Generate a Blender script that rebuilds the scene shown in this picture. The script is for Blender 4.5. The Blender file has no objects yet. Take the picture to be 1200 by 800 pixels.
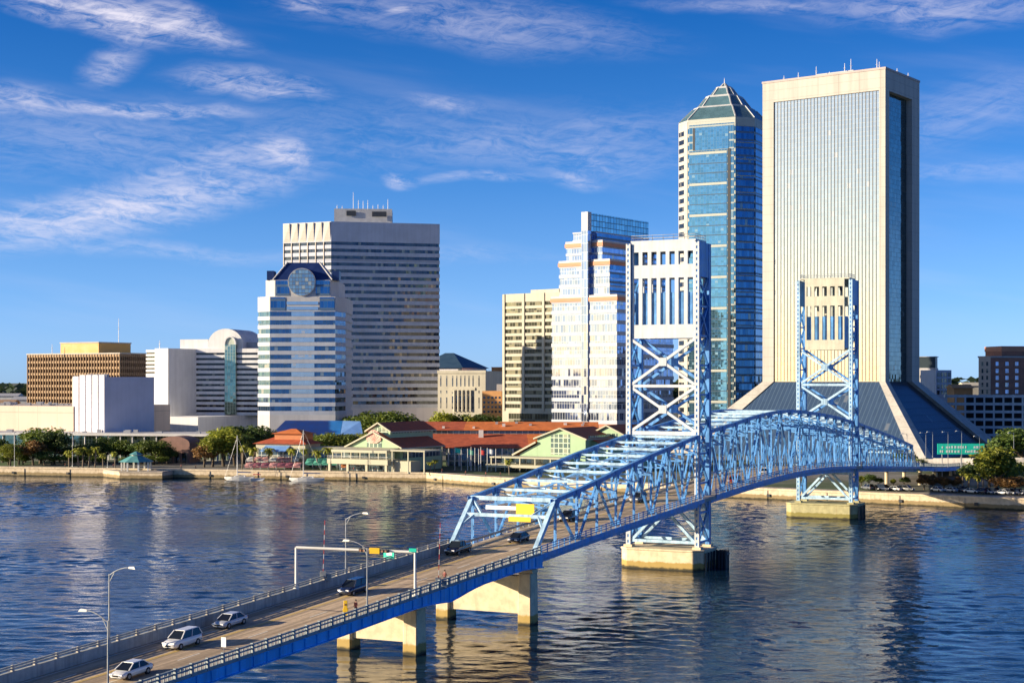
import bpy, bmesh, math, random
from mathutils import Vector, Matrix, noise as mnoise
import numpy as np
R = math.radians
random.seed(7)
scene = bpy.context.scene
COL = scene.collection

# ------------------------------------------------------------------ camera
FPX, CAMH, HZ = 1850.0, 34.0, 447.0          # focal length in photo pixels, eye height over the river, horizon row
cam = bpy.data.cameras.new('camera')
cam.sensor_width = 36.0
cam.lens = 36.0 * FPX / 1200.0
cam.shift_y = 47.0 / 1200.0
cam.clip_start = 1.0
cam.clip_end = 60000.0
cam_o = bpy.data.objects.new('camera', cam)
cam_o.location = (0, 0, CAMH)
cam_o.rotation_euler = (R(90), 0, 0)
COL.objects.link(cam_o)
scene.camera = cam_o

# ------------------------------------------------------------------ sky, sun, exposure
SUN_EL, SUN_AZ = 14.0, 258.0                  # low sun to the left and a little behind the camera
world = bpy.data.worlds.new('World')
scene.world = world
world.use_nodes = True


class NT:
    """small helper to write node trees"""
    def __init__(self, tree):
        self.t = tree
        self.t.nodes.clear()

    def n(self, kind, **kw):
        nd = self.t.nodes.new(kind)
        for k, v in kw.items():
            setattr(nd, k, v)
        return nd

    def l(self, a, b):
        self.t.links.new(a, b)

    def _in(self, sock, v):
        if v is None:
            return
        if hasattr(v, 'is_output') or isinstance(v, bpy.types.NodeSocket):
            self.l(v, sock)
        else:
            sock.default_value = v

    def math(self, op, a, b=None, c=None, clamp=False):
        nd = self.n('ShaderNodeMath', operation=op, use_clamp=clamp)
        for i, v in enumerate((a, b, c)):
            self._in(nd.inputs[i], v)
        return nd.outputs[0]

    def vmath(self, op, a, b=None):
        nd = self.n('ShaderNodeVectorMath', operation=op)
        self._in(nd.inputs[0], a)
        if b is not None:
            self._in(nd.inputs[3 if op == 'SCALE' else 1], b)
        return nd.outputs[1] if op in ('LENGTH', 'DOT_PRODUCT') else nd.outputs[0]

    def mix(self, f, a, b, mode='MIX'):
        nd = self.n('ShaderNodeMix', data_type='RGBA', blend_type=mode)
        self._in(nd.inputs[0], f)
        self._in(nd.inputs[6], a)
        self._in(nd.inputs[7], b)
        return nd.outputs[2]

    def ramp(self, v, lo, hi, a=0.0, b=1.0, smooth=True):
        nd = self.n('ShaderNodeMapRange', interpolation_type='SMOOTHSTEP' if smooth else 'LINEAR')
        self._in(nd.inputs[0], v)
        for i, q in enumerate((lo, hi, a, b)):
            self._in(nd.inputs[i + 1], q)
        return nd.outputs[0]

    def noise(self, vec, scale, detail=4, rough=.55, dist=0.0):
        nd = self.n('ShaderNodeTexNoise')
        self._in(nd.inputs['Vector'], vec)
        nd.inputs['Scale'].default_value = scale
        nd.inputs['Detail'].default_value = detail
        nd.inputs['Roughness'].default_value = rough
        nd.inputs['Distortion'].default_value = dist
        return nd.outputs[0]

    def sep(self, v):
        nd = self.n('ShaderNodeSeparateXYZ')
        self.l(v, nd.inputs[0])
        return nd.outputs

    def comb(self, x, y, z=0.0):
        nd = self.n('ShaderNodeCombineXYZ')
        for i, v in enumerate((x, y, z)):
            self._in(nd.inputs[i], v)
        return nd.outputs[0]


def build_world():
    w = NT(world.node_tree)
    out = w.n('ShaderNodeOutputWorld')
    bg = w.n('ShaderNodeBackground')
    bg.inputs[1].default_value = 0.10
    w.l(bg.outputs[0], out.inputs[0])
    sk = w.n('ShaderNodeTexSky', sky_type='NISHITA', sun_disc=False)
    sk.sun_elevation = R(SUN_EL)
    sk.sun_rotation = R(SUN_AZ)
    sk.altitude = 0
    sk.air_density = 1.0
    sk.dust_density = 0.15
    sk.ozone_density = 1.0
    tc = w.n('ShaderNodeTexCoord')
    x, y, z = w.sep(tc.outputs['Generated'])
    az = w.math('ARCTAN2', x, y)                 # radians, 0 straight across the river
    el = w.math('ARCSINE', z)
    # deep evening blue: the clear sky is graded with height above the horizon
    lum = w.n('ShaderNodeRGBToBW')
    w.l(sk.outputs[0], lum.inputs[0])
    g = w.n('ShaderNodeValToRGB')
    w.l(w.ramp(el, 0.0, 0.5, 0.0, 1.0, False), g.inputs[0])
    cr = g.color_ramp
    cr.elements[0].position, cr.elements[0].color = 0.0, (.27, .43, .63, 1)
    cr.elements[1].position, cr.elements[1].color = 1.0, (.015, .11, .60, 1)
    for po, c_ in ((.10, (.16, .355, .67, 1)), (.26, (.065, .265, .70, 1)), (.46, (.018, .19, .68, 1))):
        e_ = cr.elements.new(po)
        e_.color = c_
    clear = w.vmath('SCALE', g.outputs[0], w.math('MULTIPLY', lum.outputs[0], 1.40))
    away = w.ramp(w.math('COSINE', w.math('SUBTRACT', az, R(SUN_AZ - 360))), 0.72, 0.99)   # towards the sun the sky keeps its warmth
    base = w.mix(away, clear, sk.outputs[0])
    # cirrus: streaks in azimuth / elevation, each a soft long patch of torn noise
    uv = w.comb(az, el)
    warp = w.noise(uv, 9, 3, .5)
    uvw = w.comb(w.math('ADD', az, w.math('MULTIPLY', w.math('SUBTRACT', warp, .5), .06)),
                 w.math('ADD', el, w.math('MULTIPLY', w.math('SUBTRACT', warp, .5), .03)))
    total = None
    # px centre x, y, half length, half width (photo px), tilt in degrees, strength
    streaks = [(160, 20, 125, 17, 13, 1.0), (90, 4, 90, 12, 8, .8), (235, 42, 60, 9, 10, .7), (150, 68, 38, 17, -28, .55), (70, 8, 70, 10, 6, .6),
               (295, 100, 85, 15, 9, .75), (160, 125, 150, 9, 2, .75), (30, 112, 90, 16, 5, .6),
               (150, 245, 240, 26, -14, .8), (60, 262, 160, 22, -6, .7), (230, 200, 140, 26, -20, .5), (320, 185, 42, 16, 18, .9), (120, 165, 240, 45, -3, .22),
               (470, 211, 24, 8, 4, .75), (560, 208, 100, 6, -2, .42), (520, 125, 60, 9, 5, .4),
               (540, 25, 240, 26, 7, .36), (365, 5, 40, 9, 4, .6), (455, 18, 18, 5, -3, .7),
               (690, 185, 120, 22, 5, .34), (680, 208, 40, 9, 8, .5), (620, 165, 260, 28, -2, .26),
               (1090, 10, 160, 20, 5, .45), (900, 6, 160, 8, 2, .35), (1130, 130, 120, 30, -4, .22),
               (150, 292, 240, 9, 1, .28), (450, 300, 220, 10, 0, .20), (1120, 200, 140, 12, 2, .2),
               (420, 165, 330, 40, -3, .16)]
    for i, (px, py, hl, hw, tl, st) in enumerate(streaks):
        ca, ce = math.atan2(px - 600, FPX), math.atan2(HZ - py, math.hypot(FPX, px - 600))
        mp = w.n('ShaderNodeMapping', vector_type='POINT')
        w.l(uvw, mp.inputs[0])
        c_, s_ = math.cos(R(tl)), math.sin(R(tl))      # image tilt downward = elevation falling
        mp.inputs['Rotation'].default_value = (0, 0, R(tl))
        mp.inputs['Location'].default_value = (-(ca * c_ - ce * s_), -(ca * s_ + ce * c_), 0)
        sc = w.vmath('MULTIPLY', mp.outputs[0], (FPX / (hl * 1.05), FPX / (hw * 1.35), 0))
        r = w.vmath('LENGTH', sc)
        m = w.ramp(r, 1.25, 0.0, 0.0, st)
        total = m if total is None else w.math('MAXIMUM', total, m)
    st1 = w.vmath('MULTIPLY', w.comb(w.math('ADD', az, w.math('MULTIPLY', el, 1.2)), w.math('SUBTRACT', el, w.math('MULTIPLY', az, -.12))), (1.0, 6.5, 1))
    n1 = w.noise(st1, 16, 7, .62, .6)
    st2 = w.vmath('MULTIPLY', uvw, (1.0, 3.0, 1))
    n2 = w.noise(st2, 60, 8, .7, 1.0)
    tex = w.math('ADD', w.math('MULTIPLY', n1, .62), w.math('MULTIPLY', n2, .58))
    dens = w.math('MULTIPLY', total, w.ramp(tex, .42, .78))
    veil = w.ramp(w.noise(st1, 5, 4, .5), .48, .8, 0, .10)
    dens = w.math('ADD', w.math('MULTIPLY', dens, 1.0), veil, clamp=True)
    dens = w.math('MULTIPLY', dens, w.ramp(el, 0.0, 0.05))
    cloudc = (4.9, 4.6, 5.1, 1)
    colr = w.mix(w.math('MULTIPLY', dens, .92), base, cloudc)
    w.l(colr, bg.inputs[0])


build_world()
sun = bpy.data.lights.new('sun', 'SUN')
sun.energy = 4.8
sun.angle = R(0.5)
sun.color = (1.0, 0.83, 0.60)
sun_o = bpy.data.objects.new('sun', sun)
_sd = Vector((math.sin(R(SUN_AZ)) * math.cos(R(SUN_EL)), math.cos(R(SUN_AZ)) * math.cos(R(SUN_EL)), math.sin(R(SUN_EL))))
sun_o.rotation_euler = (-_sd).to_track_quat('-Z', 'Y').to_euler()
sun_o.location = (-300, 0, 300)
COL.objects.link(sun_o)
vs = scene.view_settings
vs.view_transform = 'Standard'
vs.look = 'None'
vs.exposure = 1.0
vs.gamma = 1.0
vs.use_curve_mapping = False
scene.cycles.max_bounces = 6
scene.cycles.sample_clamp_indirect = 6.0

# ------------------------------------------------------------------ materials
MATS = {}


def base_mat(name):
    m = bpy.data.materials.new(name)
    m.use_nodes = True
    k = NT(m.node_tree)
    out = k.n('ShaderNodeOutputMaterial')
    p = k.n('ShaderNodeBsdfPrincipled')
    k.l(p.outputs[0], out.inputs[0])
    MATS[name] = m
    return m, k, p


def mat(name, col, rough=.6, metal=0.0, var=.15, scale=.6, streak=0.0, bump=0.0, joint=None):
    """painted / mineral surface: colour broken by noise, optional vertical weather streaks, optional panel joints (w, h)"""
    m, k, p = base_mat(name)
    tc = k.n('ShaderNodeTexCoord')
    o = tc.outputs['Object']
    n = k.noise(o, scale, 6, .6)
    f = k.ramp(n, .3, .7, 1 - var, 1 + var)
    if streak:
        s = k.noise(k.vmath('MULTIPLY', o, (1, 1, .06)), scale * 3, 4, .6)
        f = k.math('MULTIPLY', f, k.ramp(s, .35, .75, 1 + streak * .3, 1 - streak))
    if joint:
        x, y, z = k.sep(o)
        jz = k.math('LESS_THAN', k.math('FRACT', k.math('DIVIDE', z, joint[1])), .05)
        jx = k.math('LESS_THAN', k.math('FRACT', k.math('DIVIDE', k.math('ADD', x, k.math('MULTIPLY', y, .7)), joint[0])), .03)
        f = k.math('MULTIPLY', f, k.math('SUBTRACT', 1.0, k.math('MULTIPLY', k.math('MAXIMUM', jz, jx), .22)))
    c = k.vmath('SCALE', (col[0], col[1], col[2]), f)
    k.l(c, p.inputs['Base Color'])
    p.inputs['Metallic'].default_value = metal
    k.l(k.ramp(n, .3, .7, rough - .08, rough + .08), p.inputs['Roughness'])
    if bump:
        b = k.n('ShaderNodeBump')
        b.inputs['Strength'].default_value = bump
        b.inputs['Distance'].default_value = .05
        k.l(k.noise(o, scale * 8, 5, .6), b.inputs['Height'])
        k.l(b.outputs[0], p.inputs['Normal'])
    return m


def glass(name, col, metal=.7, rough=.05, pane=(1.6, 1.9), frame=(.25, .26, .27), fw=.05, blinds=.12, blindc=(.55, .5, .4), tilt=.02, hbar=.04, tv=.18):
    """coated window glass: panes cut by mullions in UV metres; each pane a slightly different tilt and tint, some with blinds"""
    m, k, p = base_mat(name)
    uv = k.n('ShaderNodeUVMap').outputs[0]
    u, v, _ = k.sep(uv)
    pu, pv = k.math('DIVIDE', u, pane[0]), k.math('DIVIDE', v, pane[1])
    cell = k.comb(k.math('FLOOR', pu), k.math('FLOOR', pv))
    wn = k.n('ShaderNodeTexWhiteNoise', noise_dimensions='2D')
    k.l(cell, wn.inputs['Vector'])
    big = k.noise(k.vmath('MULTIPLY', cell, (.13, .21, 0)), 1.0, 2)
    fr = k.math('MAXIMUM', k.math('LESS_THAN', k.math('FRACT', pu), fw), k.math('LESS_THAN', k.math('FRACT', pv), hbar))
    tint = k.vmath('SCALE', (col[0], col[1], col[2]), k.ramp(wn.outputs[0], 0, 1, 1 - tv, 1 + tv, False))
    bl = k.math('GREATER_THAN', k.math('ADD', wn.outputs[0], k.math('MULTIPLY', k.math('SUBTRACT', big, .5), .5)), 1 - blinds)
    bl = k.math('MULTIPLY', bl, .6)
    c = k.mix(bl, tint, (*blindc, 1))
    c = k.mix(fr, c, (*frame, 1))
    k.l(c, p.inputs['Base Color'])
    k.l(k.math('MULTIPLY', k.math('SUBTRACT', 1.0, k.math('MAXIMUM', fr, bl)), metal), p.inputs['Metallic'])
    k.l(k.math('ADD', rough, k.math('MULTIPLY', fr, .4)), p.inputs['Roughness'])
    p.inputs['IOR'].default_value = 1.5
    geo = k.n('ShaderNodeNewGeometry')
    off = k.vmath('SUBTRACT', wn.outputs[1], (.5, .5, .5))
    wob = k.n('ShaderNodeTexNoise')
    k.l(geo.outputs['Position'], wob.inputs['Vector'])
    wob.inputs['Scale'].default_value = .35
    off2 = k.vmath('SUBTRACT', wob.outputs[1], (.5, .5, .5))
    nn = k.vmath('ADD', geo.outputs['Normal'], k.vmath('ADD', k.vmath('SCALE', off, tilt), k.vmath('SCALE', off2, tilt * .8)))
    k.l(k.vmath('NORMALIZE', nn), p.inputs['Normal'])
    return m


def leaf_mat(name, c1, c2):
    m, k, p = base_mat(name)
    geo = k.n('ShaderNodeNewGeometry')
    oi = k.n('ShaderNodeObjectInfo')
    r = geo.outputs['Random Per Island']
    c = k.mix(k.ramp(r, 0, 1, 0, 1, False), (*c1, 1), (*c2, 1))
    c = k.vmath('SCALE', c, k.ramp(oi.outputs['Random'], 0, 1, .75, 1.25, False))
    k.l(c, p.inputs['Base Color'])
    p.inputs['Roughness'].default_value = .55
    p.inputs['Transmission Weight'].default_value = 0
    tr = k.n('ShaderNodeBsdfTranslucent')
    k.l(c, tr.inputs[0])
    ms = k.n('ShaderNodeMixShader')
    ms.inputs[0].default_value = .35
    k.l(p.outputs[0], ms.inputs[1])
    k.l(tr.outputs[0], ms.inputs[2])
    k.l(ms.outputs[0], k.t.nodes['Material Output'].inputs[0])
    return m


def water_mat():
    m, k, p = base_mat('river_water')
    geo = k.n('ShaderNodeNewGeometry')
    pos = geo.outputs['Position']
    patch = k.noise(k.vmath('MULTIPLY', pos, (.55, 1, 0)), .016, 5, .6, 1.2)
    p.inputs['Base Color'].default_value = (.004, .018, .042, 1)
    k.l(k.ramp(patch, .36, .66, .03, .10), p.inputs['Roughness'])
    p.inputs['IOR'].default_value = 1.333
    b = k.noise(k.vmath('MULTIPLY', pos, (.5, 1, 0)), 1.3, 3, .5, .4)
    bp = k.n('ShaderNodeBump')
    k.l(k.ramp(patch, .36, .66, .2, .8), bp.inputs['Strength'])
    bp.inputs['Distance'].default_value = .16
    k.l(b, bp.inputs['Height'])
    k.l(bp.outputs[0], p.inputs['Normal'])
    return m


def pier_mat(name, col, algae):
    m, k, p = base_mat(name)
    geo = k.n('ShaderNodeNewGeometry')
    pos = geo.outputs['Position']
    x, y, z = k.sep(pos)
    n = k.noise(pos, .9, 6, .6)
    st = k.noise(k.vmath('MULTIPLY', pos, (1.4, 1.4, .07)), 1.0, 4, .6)
    edge = k.math('ADD', z, k.math('MULTIPLY', k.math('SUBTRACT', n, .5), .9))
    wet = k.ramp(edge, .1, .6, 1, 0)
    alg = k.ramp(edge, 1.2, 1.5, 1, 0)
    c = k.vmath('SCALE', col, k.ramp(n, .3, .7, .82, 1.12))
    c = k.mix(k.ramp(st, .56, .74, 0, .45), c, (.28, .15, .06, 1))
    c = k.mix(k.math('MULTIPLY', alg, .85), c, (*algae, 1))
    c = k.mix(wet, c, (.035, .03, .012, 1))
    k.l(c, p.inputs['Base Color'])
    p.inputs['Roughness'].default_value = .8
    return m


def road_mat(name, col):
    m, k, p = base_mat(name)
    geo = k.n('ShaderNodeNewGeometry')
    pos = geo.outputs['Position']
    rot = k.n('ShaderNodeMapping')
    k.l(pos, rot.inputs[0])
    rot.inputs['Rotation'].default_value = (0, 0, R(25.48))   # x now runs across the bridge
    st = k.noise(k.vmath('MULTIPLY', rot.outputs[0], (1, .02, 0)), 1.1, 5, .6)
    n = k.noise(pos, 2.0, 6, .65)
    f = k.math('MULTIPLY', k.ramp(st, .32, .68, .58, 1.25), k.ramp(n, .3, .7, .85, 1.12))
    k.l(k.vmath('SCALE', col, f), p.inputs['Base Color'])
    p.inputs['Roughness'].default_value = .8
    return m


mat('bridge_blue', (.085, .275, .61), .45, var=.22, scale=.5, streak=.4)
mat('bridge_pale_sunlit', (.38, .56, .72), .45, var=.18, scale=.5, streak=.35)  # paler copy of the bridge paint, sunlight put into the colour
mat('girder_blue', (.02, .40, .84), .45, var=.15, scale=.4, streak=.25)
mat('tower_white', (.52, .55, .58), .55, var=.06, scale=.5, streak=.12)
mat('tower_cream', (.50, .48, .38), .6, var=.1, scale=.5, streak=.15)
mat('rust_steel', (.20, .09, .05), .7)
mat('dark_steel', (.02, .025, .035), .5)
mat('grey_steel', (.30, .31, .32), .4, metal=.5)
mat('rail_grey', (.26, .30, .31), .6, var=.2, scale=1.5)
mat('parapet_concrete', (.36, .37, .35), .8, var=.16, scale=.8, streak=.3)
mat('walk_concrete', (.40, .36, .31), .85, var=.15, scale=.8)
road_mat('deck_road', (.50, .375, .24))
mat('line_paint', (.72, .68, .58), .7, var=.15, scale=2)
mat('line_yellow', (.70, .48, .10), .7, var=.15, scale=2)
mat('sign_yellow', (.80, .50, .02), .5, var=.05)
mat('sign_white', (.75, .75, .73), .5, var=.05)
mat('sign_green', (.02, .60, .42), .45, var=.06)
mat('paint_red', (.55, .05, .04), .5, var=.1)
pier_mat('pier_pale', (.66, .55, .37), (.34, .22, .03))
pier_mat('pier_green', (.40, .37, .20), (.20, .17, .03))
water_mat()


def at(px, Y, z=None, py=None):
    """a photo column at a given depth -> ground position (and height for a photo row)"""
    X = (px - 600.0) / FPX * Y
    if py is not None:
        z = CAMH - (py - HZ) / FPX * Y
    return Vector((X, Y, z if z is not None else 0.0))


def zat(py, Y):
    return CAMH - (py - HZ) / FPX * Y


# ------------------------------------------------------------------ mesh helpers
ORG = {}


class MB:
    def __init__(self):
        self.v, self.f, self.m, self.uv = [], [], [], []
        self.any_uv = False

    def face(self, pts, mi=0, uv=None):
        i = len(self.v)
        self.v.extend([tuple(p) for p in pts])
        self.f.append(tuple(range(i, i + len(pts))))
        self.m.append(mi)
        self.uv.append(uv)
        if uv:
            self.any_uv = True

    def hexa(self, b, t, mi=0, caps=(True, True)):
        """b, t: bottom and top rings of equal length"""
        n = len(b)
        i = len(self.v)
        self.v.extend([tuple(p) for p in b])
        self.v.extend([tuple(p) for p in t])
        for k in range(n):
            j = (k + 1) % n
            self.f.append((i + k, i + j, i + n + j, i + n + k))
            self.m.append(mi)
            self.uv.append(None)
        if caps[0]:
            self.f.append(tuple(range(i + n - 1, i - 1, -1)))
            self.m.append(mi)
            self.uv.append(None)
        if caps[1]:
            self.f.append(tuple(range(i + n, i + 2 * n)))
            self.m.append(mi)
            self.uv.append(None)

    def box(self, x0, x1, y0, y1, z0, z1, T=None, mi=0):
        b = [Vector((x0, y0, z0)), Vector((x1, y0, z0)), Vector((x1, y1, z0)), Vector((x0, y1, z0))]
        t = [Vector((x0, y0, z1)), Vector((x1, y0, z1)), Vector((x1, y1, z1)), Vector((x0, y1, z1))]
        if T:
            b, t = [T(p) for p in b], [T(p) for p in t]
        self.hexa(b, t, mi)

    def beam(self, p, q, w, h=None, mi=0, up=Vector((0, 0, 1))):
        p, q = Vector(p), Vector(q)
        h = w if h is None else h
        d = (q - p).normalized()
        s = d.cross(up)
        if s.length < 1e-3:
            s = d.cross(Vector((1, 0, 0)))
        s.normalize()
        u = s.cross(d).normalized()
        s, u = s * w / 2, u * h / 2
        self.hexa([p - s - u, p + s - u, p + s + u, p - s + u], [q - s - u, q + s - u, q + s + u, q - s + u], mi)

    def tube(self, p, q, r0, r1=None, n=8, mi=0):
        p, q = Vector(p), Vector(q)
        r1 = r0 if r1 is None else r1
        d = (q - p).normalized()
        s = d.cross(Vector((0, 0, 1)))
        if s.length < 1e-3:
            s = Vector((1, 0, 0))
        s.normalize()
        u = s.cross(d)
        ring = lambda c, r: [c + (s * math.cos(2 * math.pi * k / n) + u * math.sin(2 * math.pi * k / n)) * r for k in range(n)]
        self.hexa(ring(p, r0), ring(q, r1), mi)

    def path(self, pts, r, n=6, mi=0):
        for a, b in zip(pts, pts[1:]):
            self.tube(a, b, r, r, n, mi)

    def prism(self, poly, z0, z1, mi=0, caps=(True, True)):
        self.hexa([(p[0], p[1], z0) for p in poly], [(p[0], p[1], z1) for p in poly], mi, caps)

    def ring(self, poly, z0, z1, mi=0, edges=None, u0=0.0):
        """upright strips along a closed plan outline with UVs in metres"""
        n = len(poly)
        for k in range(n):
            if edges is not None and k not in edges:
                continue
            a, b = poly[k], poly[(k + 1) % n]
            ln = math.hypot(b[0] - a[0], b[1] - a[1])
            u = u0 + k * 31.0
            self.face([(a[0], a[1], z0), (b[0], b[1], z0), (b[0], b[1], z1), (a[0], a[1], z1)], mi,
                      [(u, z0), (u + ln, z0), (u + ln, z1), (u, z1)])

    def build(self, name, mats, parent=None, smooth=False, bevel=0.0):
        org = ORG.get(parent.name, Vector()) if parent else Vector()
        me = bpy.data.meshes.new(name)
        me.from_pydata([(v[0] - org[0], v[1] - org[1], v[2] - org[2]) for v in self.v], [], self.f)
        if not isinstance(mats, (list, tuple)):
            mats = [mats]
        for m in mats:
            me.materials.append(MATS[m] if isinstance(m, str) else m)
        if len(mats) > 1:
            me.polygons.foreach_set('material_index', self.m)
        if self.any_uv:
            ul = me.uv_layers.new(name='UVMap')
            data = []
            for f, uv in zip(self.f, self.uv):
                if uv:
                    for q in uv:
                        data.extend(q)
                else:
                    data.extend([0.0, 0.0] * len(f))
            ul.data.foreach_set('uv', data)
        if smooth:
            me.polygons.foreach_set('use_smooth', [True] * len(me.polygons))
        me.update()
        o = bpy.data.objects.new(name, me)
        COL.objects.link(o)
        if parent:
            o.parent = parent
            ORG[o.name] = org.copy()
        else:
            ORG[o.name] = Vector()
        if bevel:
            b = o.modifiers.new('edge', 'BEVEL')
            b.width = bevel
            b.segments = 1
            b.limit_method = 'ANGLE'
        return o


def tag(o, label=None, cat=None, group=None, kind=None):
    if label:
        o['label'] = label
    if cat:
        o['category'] = cat
    if group:
        o['group'] = group
    if kind:
        o['kind'] = kind
    return o


def thing(name, label, cat, loc=(0, 0, 0), group=None):
    o = bpy.data.objects.new(name, None)
    o.location = loc
    o.empty_display_size = 1.0
    COL.objects.link(o)
    ORG[o.name] = Vector(loc)
    return tag(o, label, cat, group)


def copy_tree(src, loc=None, rotz=None, label=None, scale=None):
    def rec(o, par):
        c = o.copy()
        COL.objects.link(c)
        if par:
            c.parent = par
        for ch in o.children:
            rec(ch, c)
        return c
    c = rec(src, None)
    if loc is not None:
        c.location = loc
    if rotz is not None:
        c.rotation_euler = (0, 0, rotz)
    if scale is not None:
        c.scale = scale if hasattr(scale, '__len__') else (scale,) * 3
    if label:
        c['label'] = label
    return c


def inset(poly, d):
    """move a counter-clockwise plan outline inwards by d"""
    n = len(poly)
    out = []
    for k in range(n):
        p0, p1, p2 = Vector(poly[k - 1][:2]), Vector(poly[k][:2]), Vector(poly[(k + 1) % n][:2])
        e1, e2 = (p1 - p0).normalized(), (p2 - p1).normalized()
        n1, n2 = Vector((-e1.y, e1.x)), Vector((-e2.y, e2.x))
        b = n1 + n2
        b = b / max(b.dot(n1), .2) if b.length > 1e-6 else n1
        out.append(p1 + b * d)
    return out


def ordinal(i, n):
    names = ['leftmost', 'second from the left', 'third from the left', 'fourth from the left', 'fifth from the left', 'sixth from the left',
             'seventh from the left', 'eighth from the left', 'ninth from the left', 'tenth from the left']
    rn = ['rightmost', 'second from the right', 'third from the right', 'fourth from the right', 'fifth from the right', 'sixth from the right',
          'seventh from the right', 'eighth from the right', 'ninth from the right', 'tenth from the right']
    j = n - 1 - i
    if n % 2 and i == n // 2 and n > 2:
        return 'middle'
    return names[i] if i <= j else rn[j]

# ------------------------------------------------------------------ water, land, quay
GZ = 2.8
SHORE = [(-2600, 1080), (-900, 742), (-600, 672), (-185, 572), (-29, 535), (-10, 512), (66, 461), (99, 440), (135, 417), (330, 292), (900, -60), (2600, -900)]


def wave_field(nx, ny, dx, slope, seed=11):
    """wind waves as a random sea: one long field without repeats, with gusty and calm patches"""
    rg = np.random.default_rng(seed)
    kx = np.fft.fftfreq(nx, dx) * 2 * np.pi
    ky = np.fft.fftfreq(ny, dx) * 2 * np.pi
    KX, KY = np.meshgrid(kx, ky)
    K = np.hypot(KX, KY) + 1e-6
    cosd = (KX * .30 + KY * .954) / K
    amp = np.exp(-(1.0 / K) ** 2) / K ** 1.75 * np.exp(-(K / 3.4) ** 4) * (np.abs(cosd) ** 1.5 + .22)
    f = np.fft.ifft2(amp * np.exp(2j * np.pi * rg.random((ny, nx)))).real
    lo = np.exp(-((np.abs(KX) / .045) ** 2 + (np.abs(KY) / .10) ** 2))
    g = np.fft.ifft2(lo * np.exp(2j * np.pi * rg.random((ny, nx)))).real
    g = g / g.std()
    f = f / np.gradient(f, dx, axis=0).std() * slope
    return f * np.clip(.9 + .30 * g, .32, 1.6)


def build_water():
    x0, y0, dx, nx, ny = -270.0, 85.0, .75, 760, 690
    H = wave_field(nx, ny, dx, WAVE_SLOPE)
    e = lambda n: np.clip(np.minimum(np.arange(n), n - 1 - np.arange(n)) / 14.0, 0, 1)
    H = H * e(ny)[:, None] * e(nx)[None, :]
    X, Y = np.meshgrid(x0 + dx * np.arange(nx), y0 + dx * np.arange(ny))
    x1, y1 = x0 + dx * (nx - 1), y0 + dx * (ny - 1)
    co = np.stack([X, Y, H], -1).reshape(-1, 3)
    out = np.array([(-9000, -1500, 0), (9000, -1500, 0), (9000, 9000, 0), (-9000, 9000, 0)], float)
    idx = np.arange(nx * ny).reshape(ny, nx)
    quads = np.stack([idx[:-1, :-1], idx[:-1, 1:], idx[1:, 1:], idx[1:, :-1]], -1).reshape(-1, 4)
    a, b, c, d = idx[0, 0], idx[0, -1], idx[-1, -1], idx[-1, 0]
    o = nx * ny
    rim = np.array([(o, o + 1, b, a), (o + 1, o + 2, c, b), (o + 2, o + 3, d, c), (o + 3, o, a, d)])
    faces = np.concatenate([quads, rim])
    co = np.concatenate([co, out])
    me = bpy.data.meshes.new('water')
    me.vertices.add(len(co))
    me.vertices.foreach_set('co', co.ravel())
    me.loops.add(faces.size)
    me.loops.foreach_set('vertex_index', faces.ravel())
    me.polygons.add(len(faces))
    me.polygons.foreach_set('loop_start', np.arange(len(faces)) * 4)
    me.polygons.foreach_set('use_smooth', [True] * len(faces))
    me.update(calc_edges=True)
    me.materials.append(MATS['river_water'])
    ob = bpy.data.objects.new('water', me)
    COL.objects.link(ob)
    tag(ob, kind='structure')


WAVE_SLOPE = .052
build_water()

m_, k_, p_ = base_mat('city_ground')
_pos = k_.n('ShaderNodeNewGeometry').outputs['Position']
_n1 = k_.noise(_pos, .012, 5, .6)
_n2 = k_.noise(_pos, .12, 5, .65)
_c = k_.mix(k_.ramp(_n1, .42, .56), (.15, .14, .12, 1), (.045, .075, .02, 1))
k_.l(k_.vmath('SCALE', _c, k_.ramp(_n2, .3, .7, .7, 1.3)), p_.inputs['Base Color'])
p_.inputs['Roughness'].default_value = .95
gb = MB()
far = [(20000, -900), (20000, 30000), (-20000, 30000), (-20000, 4000)]
pts = [(x, y + .6) for x, y in SHORE]
ring_ = pts + far
gb.face([(x, y, GZ) for x, y in ring_])
tag(gb.build('ground', 'city_ground'), kind='structure')
# paving along the quay and the lawn behind it
mat('promenade_paving', (.40, .34, .27), .85, var=.2, scale=.3, joint=(3.0, 3.0))
mat('lawn_grass', (.06, .11, .025), .95, var=.4, scale=.25)


def offset_line(line, d):
    out = []
    for i, (x, y) in enumerate(line):
        a = Vector(line[max(i - 1, 0)])
        b = Vector(line[min(i + 1, len(line) - 1)])
        t = (b - a).normalized()
        out.append((x - t.y * d, y + t.x * d))
    return out


seg = SHORE[1:10]
pv = MB()
A, Bq = offset_line(seg, 1.0), offset_line(seg, 11.0)
for i in range(len(seg) - 1):
    pv.face([(*A[i], GZ + .02), (*A[i + 1], GZ + .02), (*Bq[i + 1], GZ + .02), (*Bq[i], GZ + .02)])
tag(pv.build('pavement', 'promenade_paving'), kind='structure')
lw = MB()
C1, D1 = offset_line(SHORE[1:5], 11.2), offset_line(SHORE[1:5], 46.0)
for i in range(2):
    lw.face([(*C1[i], GZ + .04), (*C1[i + 1], GZ + .04), (*D1[i + 1], GZ + .04), (*D1[i], GZ + .04)])
tag(lw.build('lawn', 'lawn_grass'), kind='structure')

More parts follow.
